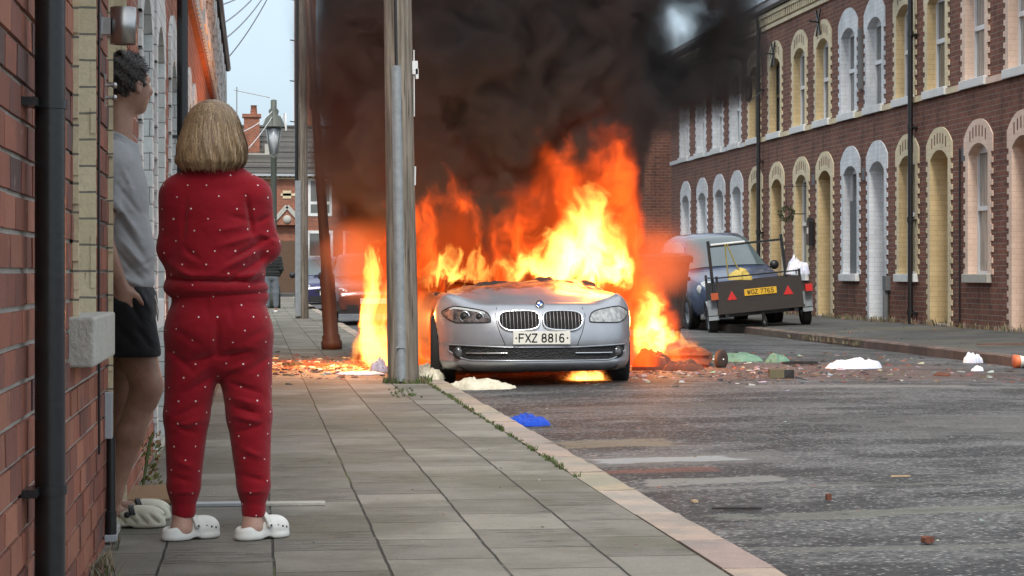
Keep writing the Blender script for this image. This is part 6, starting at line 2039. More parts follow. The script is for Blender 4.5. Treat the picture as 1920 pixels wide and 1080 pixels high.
# ---- man leaning in the doorway
def man():
    root = thing('person', (-0.475, 8.72, 0.062), 'person with short dark hair in grey t-shirt and black shorts leaning in the doorway', 'person')
    f = Field((-.24, -.24, -.01), (.16, .42, 1.88), .0078)
    hc = (-.020, .02, 1.735)
    w = head_field(f, hc, R(42), True)
    f.cap((-.065, .02, 1.46), (-.052, .02, 1.64), .064, .054, .03)
    f.cap((-.07, -.10, 1.43), (-.07, .15, 1.43), .06, .06, .04)
    f.ell((-.06, .02, 1.28), (.105, .16, .20), .03); f.ell((-.04, .02, 1.03), (.105, .15, .17), .04)
    f.cap((-.075, -.165, 1.41), (-.110, -.185, 1.13), .050, .042, .03); f.cap((-.110, -.185, 1.13), (-.035, -.150, .93), .042, .029, .02)
    hand_field(f, (-.035, -.150, .93), (.25, .1, -1), (1, 0, .2), .35, 1.05)
    f.cap((-.075, .205, 1.41), (-.10, .24, 1.12), .050, .042, .03); f.cap((-.10, .24, 1.12), (-.03, .21, .90), .042, .029, .02)
    hand_field(f, (-.03, .21, .90), (.2, 0, -1), (1, 0, .2), .4, 1.05)
    f.cap((-.03, -.07, .88), (.058, -.07, .545), .092, .062, .03); f.cap((.062, -.07, .55), (.050, -.07, .50), .058, .056, .02)
    f.cap((.040, -.07, .50), (-.005, -.07, .36), .055, .056, .02); f.cap((-.005, -.07, .36), (-.072, -.07, .13), .054, .036, .02)
    f.cap((-.072, -.07, .13), (-.085, -.07, .05), .037, .036, .02); f.cap((-.09, -.07, .045), (.06, -.07, .035), .034, .030, .02)
    f.cap((-.03, .11, .88), (-.045, .13, .50), .092, .058, .03); f.cap((-.045, .13, .50), (-.075, .16, .12), .056, .036, .02); f.cap((-.08, .16, .05), (.06, .16, .035), .036, .030, .02)
    f.build('body', M['skin_m'], root)
    eyes(root, w)
    f = Field((-.24, -.27, .90), (.16, .32, 1.56), .0065)
    f.ell((-.055, .02, 1.27), (.118, .175, .22), 0); f.ell((-.035, .02, 1.06), (.122, .172, .18), .05); f.ell((-.04, .02, .95), (.124, .175, .06), .03)
    f.cap((-.068, -.13, 1.435), (-.068, .17, 1.435), .068, .068, .05); f.cap((-.055, .02, 1.44), (-.045, .02, 1.52), .078, .070, .03)
    f.cap((-.075, -.165, 1.40), (-.10, -.182, 1.255), .066, .062, .03); f.cap((-.075, .205, 1.40), (-.10, .225, 1.25), .066, .062, .03)
    f.smax_neg(f.dcap((-.035, .02, 1.53), (-.02, .02, 1.62), .062, .09), .01)
    for s_, y in ((-1, -.19), (1, .235)):
        f.smax_neg(f.dcap((-.105, y, 1.235), (-.11, y, 1.20), .052, .055), .006)
    f.F = np.maximum(f.F, .918 + .01 * f.X - f.Z)
    for a, b_, am, wd_ in (((-.05, 1.33), (.03, 1.22), -.006, .010), ((-.06, 1.27), (.04, 1.12), .007, .012), ((-.05, 1.2), (.05, 1.05), -.007, .011), ((-.04, 1.12), (.06, 1.0), .007, .012), ((-.06, 1.08), (.04, .96), -.008, .011), ((-.08, 1.0), (.05, .93), .006, .012), ((-.03, 1.40), (.01, 1.30), .004, .01), ((.02, 1.0), (.08, 1.04), -.005, .008), ((-.07, 1.36), (-.08, 1.22), -.010, .008)):
        f.ridge(a, b_, am, wd_, -1, -.02)
    f.build('t_shirt', cloth_mat('grey_marl_cotton', (0.30, 0.305, 0.31), var=.18), root)
    f = Field((-.24, -.26, .62), (.18, .32, .98), .0068)
    f.ell((-.025, .02, .87), (.122, .172, .12), 0)
    f.cap((-.02, -.075, .85), (.012, -.085, .68), .105, .102, .03); f.cap((-.02, .115, .85), (-.015, .125, .68), .105, .098, .03)
    f.F = np.maximum(f.F, .662 - f.Z); f.F = np.maximum(f.F, f.Z - .965)
    for a, b_, am, wd_ in (((-.02, .92), (.04, .80), -.006, .012), ((.03, .93), (.08, .84), .005, .01), ((-.06, .80), (.02, .70), -.005, .014), ((.02, .78), (.08, .70), -.005, .012)):
        f.ridge(a, b_, am, wd_, -1, -.02)
    sh = f.build('shorts', cloth_mat('black_shorts_cloth', (0.012, 0.012, 0.014), var=.1), root)
    q = MB(); q.tube([(.088, -.05, .90), (.103, -.055, .84), (.10, -.05, .80), (.092, -.045, .87)], .003, 6); q.build('drawstring', M['plate_white'], sh)
    # hair: short, thinning at the crown
    f = Field((-.14, -.12, 1.60), (.13, .17, 1.88), .0048)
    Mz = rotz(R(42))
    def wl(x, y, z): return (hc[0] + Mz[0][0] * x + Mz[0][1] * y, hc[1] + Mz[1][0] * x + Mz[1][1] * y, hc[2] + z)
    f.ell(wl(-.016, 0, .026), (.104, .085, .102), 0, Mz)
    px = (Mz[0][0] * (f.X - hc[0]) + Mz[1][0] * (f.Y - hc[1])); py = (Mz[0][1] * (f.X - hc[0]) + Mz[1][1] * (f.Y - hc[1])); pz = f.Z - hc[2]
    # cut away the face, the ears and the nape
    f.F = np.maximum(f.F, (px * 1.0 - .030 - np.clip(pz - .045, 0, 1) * 3.0))
    f.F = np.maximum(f.F, -.058 + np.clip(px + .05, 0, 1) * .55 - pz)
    nzv = np.sin(f.X * 210 + 4 * np.sin(f.Z * 60)) * np.sin(f.Y * 190 + 3 * np.sin(f.Z * 75)) 
    f.F += .0028 * nzv + .003 * np.sin(f.Z * 120 + f.X * 90)
    f.smax_neg(f.dell(wl(-.070, -.01, .108), (.022, .020, .016), Mz), .012)
    ho = f.build('hair', hair_mat('short_dark_hair', (0.006, 0.005, 0.004), (0.032, 0.022, 0.016), .3, 70), root, smooth=1)
    tufts(ho, 5200, .014, (0.022, 0.015, 0.011), 5)
    clog('shoe', root, (-.015, -.075, 0.0), R(-3), .295, .115, 'clog_m', True)
    clog('shoe', root, (-.005, .165, 0.0), R(4), .295, .115, 'clog_m', True)
man()

# ---- man far down the pavement
def far_man():
    root = thing('person', (0.43, 55.8, 0.062), 'person in a dark padded jacket and grey joggers far down the left pavement', 'person')
    f = Field((-.32, -.24, -.01), (.32, .26, 1.82), .02)
    w = head_field(f, (0, .01, 1.64), R(80), True)
    f.cap((0, 0, 1.4), (0, 0, 1.55), .06, .055, .03); f.ell((0, 0, 1.2), (.17, .11, .24), .03)
    for s_ in (-1, 1):
        f.cap((s_ * .19, 0, 1.38), (s_ * .24, -.02, 1.1), .05, .042, .03); f.cap((s_ * .24, -.02, 1.1), (s_ * .18, .1, .92), .042, .03, .02); f.cap((s_ * .18, .1, .92), (s_ * .16, .14, .84), .035, .025, .02)
        f.cap((s_ * .09, 0, .9), (s_ * .10, 0, .5), .085, .06, .03); f.cap((s_ * .10, 0, .5), (s_ * .11, 0, .1), .06, .04, .03); f.cap((s_ * .11, 0, .05), (s_ * .13, .12, .04), .04, .035, .02)
    f.build('body', M['skin_m'], root)
    f = Field((-.34, -.24, .80), (.34, .26, 1.52), .018)
    f.ell((0, 0, 1.22), (.22, .15, .26), 0); f.ell((0, 0, .98), (.21, .15, .14), .05)
    for s_ in (-1, 1): f.cap((s_ * .19, 0, 1.36), (s_ * .245, -.02, 1.1), .08, .07, .03); f.cap((s_ * .245, -.02, 1.1), (s_ * .18, .1, .94), .07, .055, .03)
    f.F += .008 * np.sin(f.Z * 80)
    f.build('padded_jacket', cloth_mat('dark_padded_jacket', (0.022, 0.024, 0.024)), root, smooth=1)
    f = Field((-.25, -.2, .08), (.25, .2, 1.0), .018)
    f.ell((0, 0, .88), (.17, .13, .12), 0)
    for s_ in (-1, 1): f.cap((s_ * .09, 0, .85), (s_ * .105, 0, .48), .10, .085, .03); f.cap((s_ * .105, 0, .48), (s_ * .115, 0, .16), .085, .065, .03)
    f.build('joggers', cloth_mat('grey_joggers', (0.13, 0.15, 0.17)), root, smooth=1)
    for s_ in (-1, 1): clog('shoe', root, (s_ * .12, .05, 0), R(80), .30, .12)
    f = Field((-.12, -.12, 1.56), (.12, .14, 1.80), .018); f.ell((0, -.005, 1.67), (.092, .105, .10), 0); f.smax_neg(f.dell((.02, .12, 1.62), (.08, .07, .09)), .01)
    f.build('hair', M['black_plastic'], root, smooth=1)
far_man()

# ------------------------------------------------------------------ litter, cloth and weeds
def crumple(name, loc, w_, d_, h_, mat, seed, label, cat, rz=0, n=34, rag=.25, fold=1.0, fr=5.0):
    q = MB(); rows = []
    for i in range(n + 1):
        row = []
        for j in range(n + 1):
            u, v = -1 + 2 * i / n, -1 + 2 * j / n
            a = math.atan2(v, u); r_ = max(abs(u), abs(v))
            R_ = 1 + rag * fbm(math.cos(a) * 1.6, math.sin(a) * 1.6, seed)
            x, y = r_ * math.cos(a) * R_ * w_ / 2, r_ * math.sin(a) * R_ * d_ / 2
            env = max(0, 1 - r_ ** 2.2)
            m_ = .42 + .5 * mnoise.noise((u * fr * .35, v * fr * .35, seed + 3)) + .55 * max(0, .22 - abs(mnoise.noise((u * fr * .9, v * fr * .9, seed + 1)))) * 2 + .30 * (1 - abs(mnoise.noise((u * fr * .6 + v, v * fr * .6, seed + 9))) * 3) * .5
            z = h_ * (env ** .5) * (.20 + .85 * fold * m_) + .004
            row.append((x + .06 * w_ * fbm(u * 3, v * 3, seed + 5) * env, y, z))
        rows.append(row)
    q.grid(rows, smooth=True)
    q.grid([[(x, y, .001) for x, y, z in r_] for r_ in (rows[0], rows[-1])], smooth=False)
    rim = rows[0] + [r_[-1] for r_ in rows[1:]] + rows[-1][-2::-1] + [r_[0] for r_ in rows[-2:0:-1]]
    q.grid([[p for p in rim + rim[:1]], [(p[0], p[1], 0) for p in rim + rim[:1]]], smooth=False)
    o = q.build(name, mat)
    o.location = loc; o.rotation_euler = (0, 0, rz)
    return tag(o, label, cat)
bagm = new_mat('thin_white_plastic')
_p = pbsdf(bagm, bagm.mix(bagm.sstep(bagm.noise(bagm.coord(), 3.5, 4, .6)[0], .4, .62), (0.74, 0.72, 0.74), (0.60, 0.64, 0.76)), .3, 0, bagm.noise(bagm.coord(), 30, 4, .6)[0], .5, .01, Subsurface_Weight=.2, Subsurface_Scale=.02)
M['bag'] = bagm.mat
M['blue_cloth'] = cloth_mat('blue_cloth', (0.012, 0.06, 0.42), .25)
M['cream_cloth'] = simple('scorched_cream_cloth', (0.58, 0.54, 0.42), .85, var=.35, scale=9, bstr=.6, bdist=.01)
M['green_plastic'] = simple('green_mesh_plastic', (0.12, 0.24, 0.17), .6, var=.5, scale=10, bstr=.5)
M['burnt'] = simple('burnt_black_debris', (0.02, 0.018, 0.017), .8, var=.5)
M['rust_scrap'] = simple('brown_scrap', (0.13, 0.045, 0.025), .85, var=.5, scale=12)
M['pale_wood'] = simple('splintered_wood', (0.42, 0.30, 0.18), .85, var=.3, scale=30)
M['patterned'] = simple('blue_white_wrapper', (0.40, 0.38, 0.46), .5, var=.9, scale=30)
rz_ = road_z
def at(x, y): return (x, y, rz_(x) + .002)
crumple('plastic_bag', at(6.30, 22.6), .62, .34, .12, M['bag'], 1, 'crumpled white plastic bag lying flat in the middle of the road', 'plastic bag', R(5))
crumple('blue_cloth', at(1.86, 14.95), .30, .34, .085, M['blue_cloth'], 4, 'crumpled bright blue cloth in the gutter beside the kerb', 'cloth', R(-35), fr=4)
crumple('burnt_cushion', (2.02, 19.65, .0), .66, .42, .11, M['cream_cloth'], 7, 'scorched cream cloth lying under the front corner of the car', 'cloth', R(-25), fr=6)
crumple('burnt_cushion', (1.62, 20.5, .062), .34, .9, .14, M['cream_cloth'], 17, 'long scorched cream padding on the kerb behind the utility pole', 'cloth', R(-12), fr=6)
crumple('plastic_bag', at(8.27, 24.6), .22, .16, .14, M['bag'], 12, 'small knotted white bag against the right kerb', 'plastic bag')
crumple('green_sheet', at(5.45, 24.6), .62, .70, .10, M['green_plastic'], 21, 'torn green plastic sheet on the road behind the fallen bin', 'plastic sheet')
crumple('green_scrap', at(5.84, 24.1), .26, .16, .11, M['green_plastic'], 24, 'small dark green scrap beside the black strip on the road', 'scrap')
crumple('melted_panel', at(4.12, 22.55), .46, .30, .24, M['rust_scrap'], 31, 'brown melted panel standing in the flames beside the car', 'scrap', R(10), fr=3)
crumple('melted_panel', at(4.40, 22.3), .40, .25, .12, M['rust_scrap'], 33, 'ragged brown plastic flap in front of the fallen bin', 'scrap', R(-10), fr=4)
crumple('wrapper', (1.24, 21.9, .062), .17, .17, .15, M['patterned'], 41, 'blue and white crumpled wrapper next to the foot of the utility pole', 'wrapper')
crumple('paper_sheet', (1.02, 21.4, .062), .42, .35, .03, M['bag'], 43, 'flat white torn paper on the pavement left of the utility pole', 'paper')
crumple('foam_cup', at(7.52, 22.2), .13, .10, .055, M['bag'], 46, 'squashed white foam cup on the right side of the road', 'cup')
crumple('leaf_scrap', at(6.75, 21.0), .17, .12, .035, M['rust_scrap'], 48, 'curled brown scrap in the road below the white bag', 'scrap')
crumple('bag_in_trailer', (8.36, 37.3, .93), .40, .30, .24, simple('yellow_sack', (0.55, 0.42, 0.10), .6, var=.2), 61, 'yellow sack piled at the left side of the trailer', 'sack', fr=3)
crumple('bag_in_trailer', (9.42, 37.45, 1.03), .42, .36, .34, M['bag'], 63, 'white sack rising over the right side of the trailer', 'sack', fr=3)
def chunk(name, loc, dims, mat, rz, label, cat, seed=0, rx=0):
    random.seed(seed)
    q = MB(); n = 8
    rows = []
    for k in range(n + 1):
        t = k / n; x = (t - .5) * dims[0]
        e = 1 - .35 * abs(2 * t - 1) ** 6
        rows.append([(x + random.uniform(-.02, .02) * dims[0] * .5, (dims[1] / 2) * e * math.cos(a) * random.uniform(.85, 1.1) * 1.2, dims[2] / 2 + (dims[2] / 2) * e * math.sin(a) * random.uniform(.85, 1.1)) for a in np.linspace(R(45), R(405), 5)[:-1]])
    for r_ in rows: r_.append(r_[0])
    q.grid(rows, smooth=False)
    q.add(rows[0][:-1], [(0, 1, 2, 3)]); q.add(rows[-1][:-1], [(0, 1, 2, 3)])
    o = q.build(name, mat); o.location = loc; o.rotation_euler = (rx, 0, rz)
    return tag(o, label, cat)
chunk('rust_scrap', at(2.54, 8.08), (.052, .04, .034), M['rust_scrap'], R(30), 'small dark brown lump near the front edge of the road', 'scrap', 70)
chunk('rust_scrap', at(2.56, 9.60), (.026, .026, .045), M['rust_scrap'], R(10), 'little upright brown scrap on the road between the pale bands', 'scrap', 71)
wb = thing('wooden_block', at(5.0, 20.45), 'short wooden block with one charred end lying on the road', 'wooden block', rz=R(-6))
q = MB(); q.box((-.125, -.05, 0), (.01, .05, .085), j=.004); q.build('sawn_end', simple('weathered_block', (0.13, 0.11, 0.06), .9, var=.3), wb)
q = MB(); q.box((.012, -.048, 0), (.115, .047, .078), j=.008); q.build('charred_end', M['burnt'], wb)
chunk('black_strip', at(5.92, 23.4), (.42, .06, .05), M['burnt'], R(12), 'black plastic strip on the road beside the green scrap', 'strip', 3)
chunk('burnt_stick', at(2.10, 9.42), (.22, .018, .014), M['burnt'], R(-4), 'thin black charred stick lying near the left kerb', 'stick', 4)
chunk('wood_splinter', at(3.20, 10.62), (.10, .014, .012), M['pale_wood'], R(3), 'thin pale splinter on the dark middle of the road', 'wood splinter', 5)
chunk('wood_splinter', at(3.17, 8.10), (.062, .03, .018), M['pale_wood'], R(10), 'short pale wood chip near the bottom of the picture', 'wood splinter', 6)
chunk('wood_splinter', at(3.64, 8.62), (.04, .022, .014), M['pale_wood'], R(20), 'tiny wood chip on the pale band of the road', 'wood splinter', 7)
chunk('wood_splinter', at(4.05, 8.60), (.09, .024, .016), M['rust_scrap'], R(-3), 'reddish brown wood piece at the right picture edge', 'wood splinter', 8)
chunk('wood_splinter', at(1.98, 9.75), (.035, .022, .018), M['pale_wood'], R(40), 'tiny pale chip beside the charred stick at the kerb', 'wood splinter', 9)
chunk('wood_plank', (9.35, 26.4, .155), (.85, .05, .02), M['rust_scrap'], R(4), 'narrow brown plank lying on the right pavement', 'plank', 10)
chunk('wood_plank', (.62, 23.3, .065), (.36, .07, .03), M['rust_scrap'], R(-6), 'charred plank with a glowing edge on the left pavement', 'plank', 11)
chunk('burnt_scrap', (.40, 23.2, .065), (.22, .09, .05), M['burnt'], R(20), 'black twisted scrap beside the charred plank on the left pavement', 'scrap', 12)
chunk('yellow_stick', (.16, 21.9, .065), (.09, .03, .02), M['plate_yellow'], R(3), 'short yellow stick on the pavement behind the woman', 'stick', 13)
cn = thing('fallen_cone', at(8.42, 23.35), 'small orange and white traffic cone lying against the right kerb', 'traffic cone', rz=R(180))
q = MB(); q.lathe([(.015, -.16), (.03, -.12), (.052, -.04)], (0, 0, .07), 'x', 20); q.lathe([(.0, -.165), (.015, -.16)], (0, 0, .07), 'x', 20); q.build('cone_tip', simple('orange_cone', (0.62, 0.16, 0.06), .5, var=.15), cn)
q = MB(); q.lathe([(.052, -.04), (.070, .04)], (0, 0, .07), 'x', 20); q.build('white_band', M['plate_white'], cn)
q = MB(); q.lathe([(.070, .04), (.078, .10), (.0, .10)], (0, 0, .07), 'x', 20); q.build('cone_foot', bpy.data.materials['orange_cone'], cn)

# loose rubble and litter that nobody could count
def shards(name, n, region, cols, smin_, smax_, seed, label, zf, flat=.35, mats=None):
    rng = random.Random(seed)
    q = MB()
    for _ in range(n):
        x, y = region(rng)
        s_ = rng.uniform(0, 1) ** 4.5 * (smax_ - smin_) + smin_
        c_ = rng.choice(cols); a = rng.uniform(0, PI)
        z = zf(x)
        V = []
        k = rng.choice((4, 5, 6)); h_ = s_ * flat * rng.uniform(.4, 1)
        tx, ty = rng.uniform(-.25, .25), rng.uniform(-.25, .25)
        for t in range(k):
            th = a + 2 * PI * t / k + rng.uniform(-.35, .35)
            rr = s_ * rng.uniform(.55, 1)
            V.append((x + rr * math.cos(th) * 1.3, y + rr * math.sin(th), z))
        W_ = [(p[0] * .85 + x * .15, p[1] * .85 + y * .15, z + h_ + (p[0] - x) * tx + (p[1] - y) * ty) for p in V]
        q.add(V + W_, [tuple(range(k, 2 * k))] + [(t, (t + 1) % k, (t + 1) % k + k, t + k) for t in range(k)], 0, tuple(v * rng.uniform(.7, 1.2) for v in c_))
    o = q.build(name, M['shard'])
    return tag(o, label, name.split('_')[-1], kind='stuff')
M['shard'] = simple('broken_bits', (1, 1, 1), .8, var=.3, scale=30, vcol=True)
BRK = [(0.20, 0.075, 0.05), (0.16, 0.06, 0.042), (0.26, 0.12, 0.08), (0.10, 0.07, 0.055), (0.045, 0.04, 0.036)]
WHT = [(0.46, 0.45, 0.43), (0.34, 0.33, 0.31), (0.16, 0.08, 0.06), (0.20, 0.19, 0.17), (0.12, 0.11, 0.10), (0.04, 0.04, 0.04), (0.05, 0.045, 0.04)]
def gauss(cx, cy_, sx_, sy_, x0, x1):
    def f(r_):
        while 1:
            x = r_.gauss(cx, sx_); y = r_.gauss(cy_, sy_)
            if x0 < x < x1 and y > 6: return x, y
    return f
shards('brick_rubble', 2600, gauss(.75, 23.4, .7, 1.2, -.45, 1.52), BRK + [(0.45, 0.40, 0.36)], .006, .045, 1, 'reddish broken brick and ash strewn over the left pavement by the fire', lambda x: .062)
shards('road_rubble', 1900, gauss(4.6, 21.8, 1.1, 1.0, 1.85, 8.3), WHT + BRK, .005, .038, 2, 'white and brick coloured fragments scattered on the road round the burning car', lambda x: rz_(x))
shards('road_litter', 700, lambda r_: (r_.uniform(4.6, 8.35), r_.uniform(19.5, 27.5)), WHT + BRK, .006, .05, 3, 'thin scatter of litter along the far side of the road', lambda x: rz_(x))
shards('front_gravel', 800, lambda r_: (r_.uniform(1.85, 6.0), 7.0 + 14 * r_.random() ** 1.5), [(0.35, 0.34, 0.32), (0.22, 0.2, 0.18), (0.3, 0.12, 0.08), (0.05, 0.04, 0.04)], .002, .011, 4, 'small stones and chips on the near part of the road', lambda x: rz_(x))
shards('pavement_gravel', 420, lambda r_: (r_.uniform(-.45, 1.5), 7.5 + 13 * r_.random()), [(0.05, 0.04, 0.04), (0.25, 0.13, 0.09), (0.4, 0.38, 0.35)], .0015, .007, 5, 'small chips and dirt on the near pavement', lambda x: .062)
shards('kerb_rubble', 260, lambda r_: (KR + .3 + 2.0 * r_.random() ** 2, r_.uniform(24, 44)), BRK, .006, .03, 6, 'few brick crumbs on the right pavement', lambda x: .12 + (x - KR - .145) * .0333)

def blades(name, spots, mat, label, hgt=(.03, .10), n=18, spread=.05):
    rng = random.Random(len(spots) * 7 + n)
    q = MB()
    for (x, y, z, s_) in spots:
        for _ in range(n):
            a = rng.uniform(0, 2 * PI); r_ = rng.random() ** .7 * spread * s_
            bx, by = x + r_ * math.cos(a), y + r_ * math.sin(a) * 1.5
            h_ = rng.uniform(*hgt) * s_; ln = rng.uniform(.2, .9) * h_; a2 = rng.uniform(0, 2 * PI); w_ = .0035 * s_ + .0015
            dx, dy = math.cos(a2), math.sin(a2)
            q.add([(bx - dy * w_, by + dx * w_, z), (bx + dy * w_, by - dx * w_, z), (bx + dx * ln * .4 + dy * w_ * .7, by + dy * ln * .4 - dx * w_ * .7, z + h_ * .65), (bx + dx * ln * .4 - dy * w_ * .7, by + dy * ln * .4 + dx * w_ * .7, z + h_ * .65), (bx + dx * ln, by + dy * ln, z + h_)],
                  [(0, 1, 2, 3), (3, 2, 4)], 0, tuple(rng.uniform(.7, 1.3) for _ in range(3)))
    return tag(q.build(name, mat), label, name, kind='stuff')
M['grass'] = simple('grass_blades', (0.075, 0.10, 0.025), .8, var=.3, vcol=True)
M['straw'] = simple('dry_weeds', (0.19, 0.155, 0.095), .85, var=.3, vcol=True)
rng = random.Random(8)
sp = [(1.37 + .2 * math.cos(a), 19.72 + .2 * math.sin(a), .062, rng.uniform(.5, 1.0)) for a in np.linspace(0, 2 * PI, 22)]
sp += [(KX - .205 + rng.uniform(-.01, .01), rng.uniform(10.5, 19.5), .058, rng.uniform(.15, .4)) for _ in range(110)]
sp += [(1.2 + rng.uniform(-.1, .12), rng.uniform(17.2, 18.8), .062, rng.uniform(.12, .3)) for _ in range(30)]
blades('grass', sp, M['grass'], 'green grass and weeds round the pole foot and along the kerb joint', n=16)
sp = [(10.93 - .12 * rng.random(), rng.uniform(29, 46), .20, rng.uniform(.6, 1.6)) for _ in range(120)] + [(1.45 + rng.uniform(-.12, .1), rng.uniform(19.5, 20.3), .062, rng.uniform(.5, .9)) for _ in range(26)]
sp += [(LX + .03 + .05 * rng.random(), rng.uniform(6.2, 8.2), .062, rng.uniform(.3, .8)) for _ in range(26)] + [(KR - .02, rng.uniform(30, 34), .03, rng.uniform(.6, 1.4)) for _ in range(20)]
blades('dry_weeds', sp, M['straw'], 'straw coloured weeds along the foot of the right-hand houses and the pole', n=12)
# leafy weed at the foot of the left wall
q = MB(); rng = random.Random(12)
for _ in range(150):
    x, y, z = LX + .02 + .09 * rng.random(), 10.3 + rng.gauss(0, .10), .07 + .24 * rng.random()
    s_ = rng.uniform(.008, .02); n_ = Vector((rng.uniform(-1, 1), rng.uniform(-1, .2), rng.uniform(0, 1))).normalized(); a = n_.orthogonal().normalized(); b_ = n_.cross(a); p = Vector((x, y, z))
    q.add([p - a * s_, p + b_ * s_ * .5, p + a * s_, p - b_ * s_ * .5], [(0, 1, 2, 3)], 0, rng.choice([(1, 1, 1), (2.2, .8, .8), (1.6, 1.2, .8)]))
for k in range(7): q.tube([(LX + .03, 10.3 + .03 * k - .1, .05), (LX + .05, 10.3 + .05 * k - .15, .2), (LX + .07, 10.3 + .07 * k - .2, .3)], .003, 5)
tag(q.build('wall_weed', M['grass']), 'small leafy weed at the foot of the left wall behind the man', 'weed')

# wreath and letter box by the yellow window
wr = thing('hanging_wreath', (10.62, 43.05, 2.24), 'dark green wreath hanging beside the yellow window on the right terrace', 'wreath')
q = MB(); rng = random.Random(3)
for _ in range(420):
    a = rng.uniform(0, 2 * PI); rr = .125 + rng.gauss(0, .03)
    p = Vector((rr * math.cos(a), rng.gauss(0, .035), rr * math.sin(a))); s_ = rng.uniform(.015, .04)
    n_ = Vector((rng.uniform(-1, 1), rng.uniform(-1, 1), rng.uniform(-1, 1))).normalized(); a_ = n_.orthogonal().normalized(); b_ = n_.cross(a_)
    q.add([p - a_ * s_, p + b_ * s_ * .3, p + a_ * s_, p - b_ * s_ * .3], [(0, 1, 2, 3)], 0, (.5, .5, .6))
q.build('foliage', M['grass'], wr)
q = MB(); q.tube([(.38, -.25, .55), (0, 0, .55), (0, 0, .12)], .008, 6); q.bar((.38, 0, .0), (.05, 0, .0), .02); q.build('hook', M['black_iron'], wr)
bx = thing('wall_post_box', (10.93, 42.40, 1.85), 'black box fixed to the brick wall right beside the hanging wreath', 'post box')
q = MB(); q.box((-.05, -.10, -.25), (.06, .10, .22)); q.prism([(-.10, .22), (.10, .22), (0, .30)], -.05, .06, 'x'); q.build('box_body', M['black_iron'], bx)
q = MB(); q.box((-.056, -.045, -.02), (-.05, .045, .10)); q.build('label_plate', M['plate_white'], bx)

# ------------------------------------------------------------------ fire and smoke (true volumes standing in the street)
def pillow(name, outline, y0, y1, mat, shrink=0.25, layers=5):
    """closed lumpy body: an (x, z) outline carried from y0 to y1, drawn in towards both ends"""
    q = MB()
    cx = sum(p[0] for p in outline) / len(outline); cz = sum(p[1] for p in outline) / len(outline)
    n = len(outline)
    V = []
    for k in range(layers + 1):
        t = k / layers
        sc_ = 1 - shrink * abs(2 * t - 1) ** 2.5
        for (x, z) in outline:
            V.append((cx + (x - cx) * sc_, y0 + (y1 - y0) * t, cz + (z - cz) * sc_))
    F = [tuple(range(n)), tuple(range((layers + 1) * n - 1, layers * n - 1, -1))]
    for k in range(layers):
        for i in range(n):
            a = k * n + i; b_ = k * n + (i + 1) % n
            F.append((a, b_, b_ + n, a + n))
    q.add(V, F)
    return q.build(name, mat)

def sx(px): return (px - 477) * 0.993 / 160
def sz(py): return 1.05 + (512 - py) / 160
def fx(px): return (px - 477) * 0.993 / 185
def fz(py): return 1.05 + (512 - py) / 185

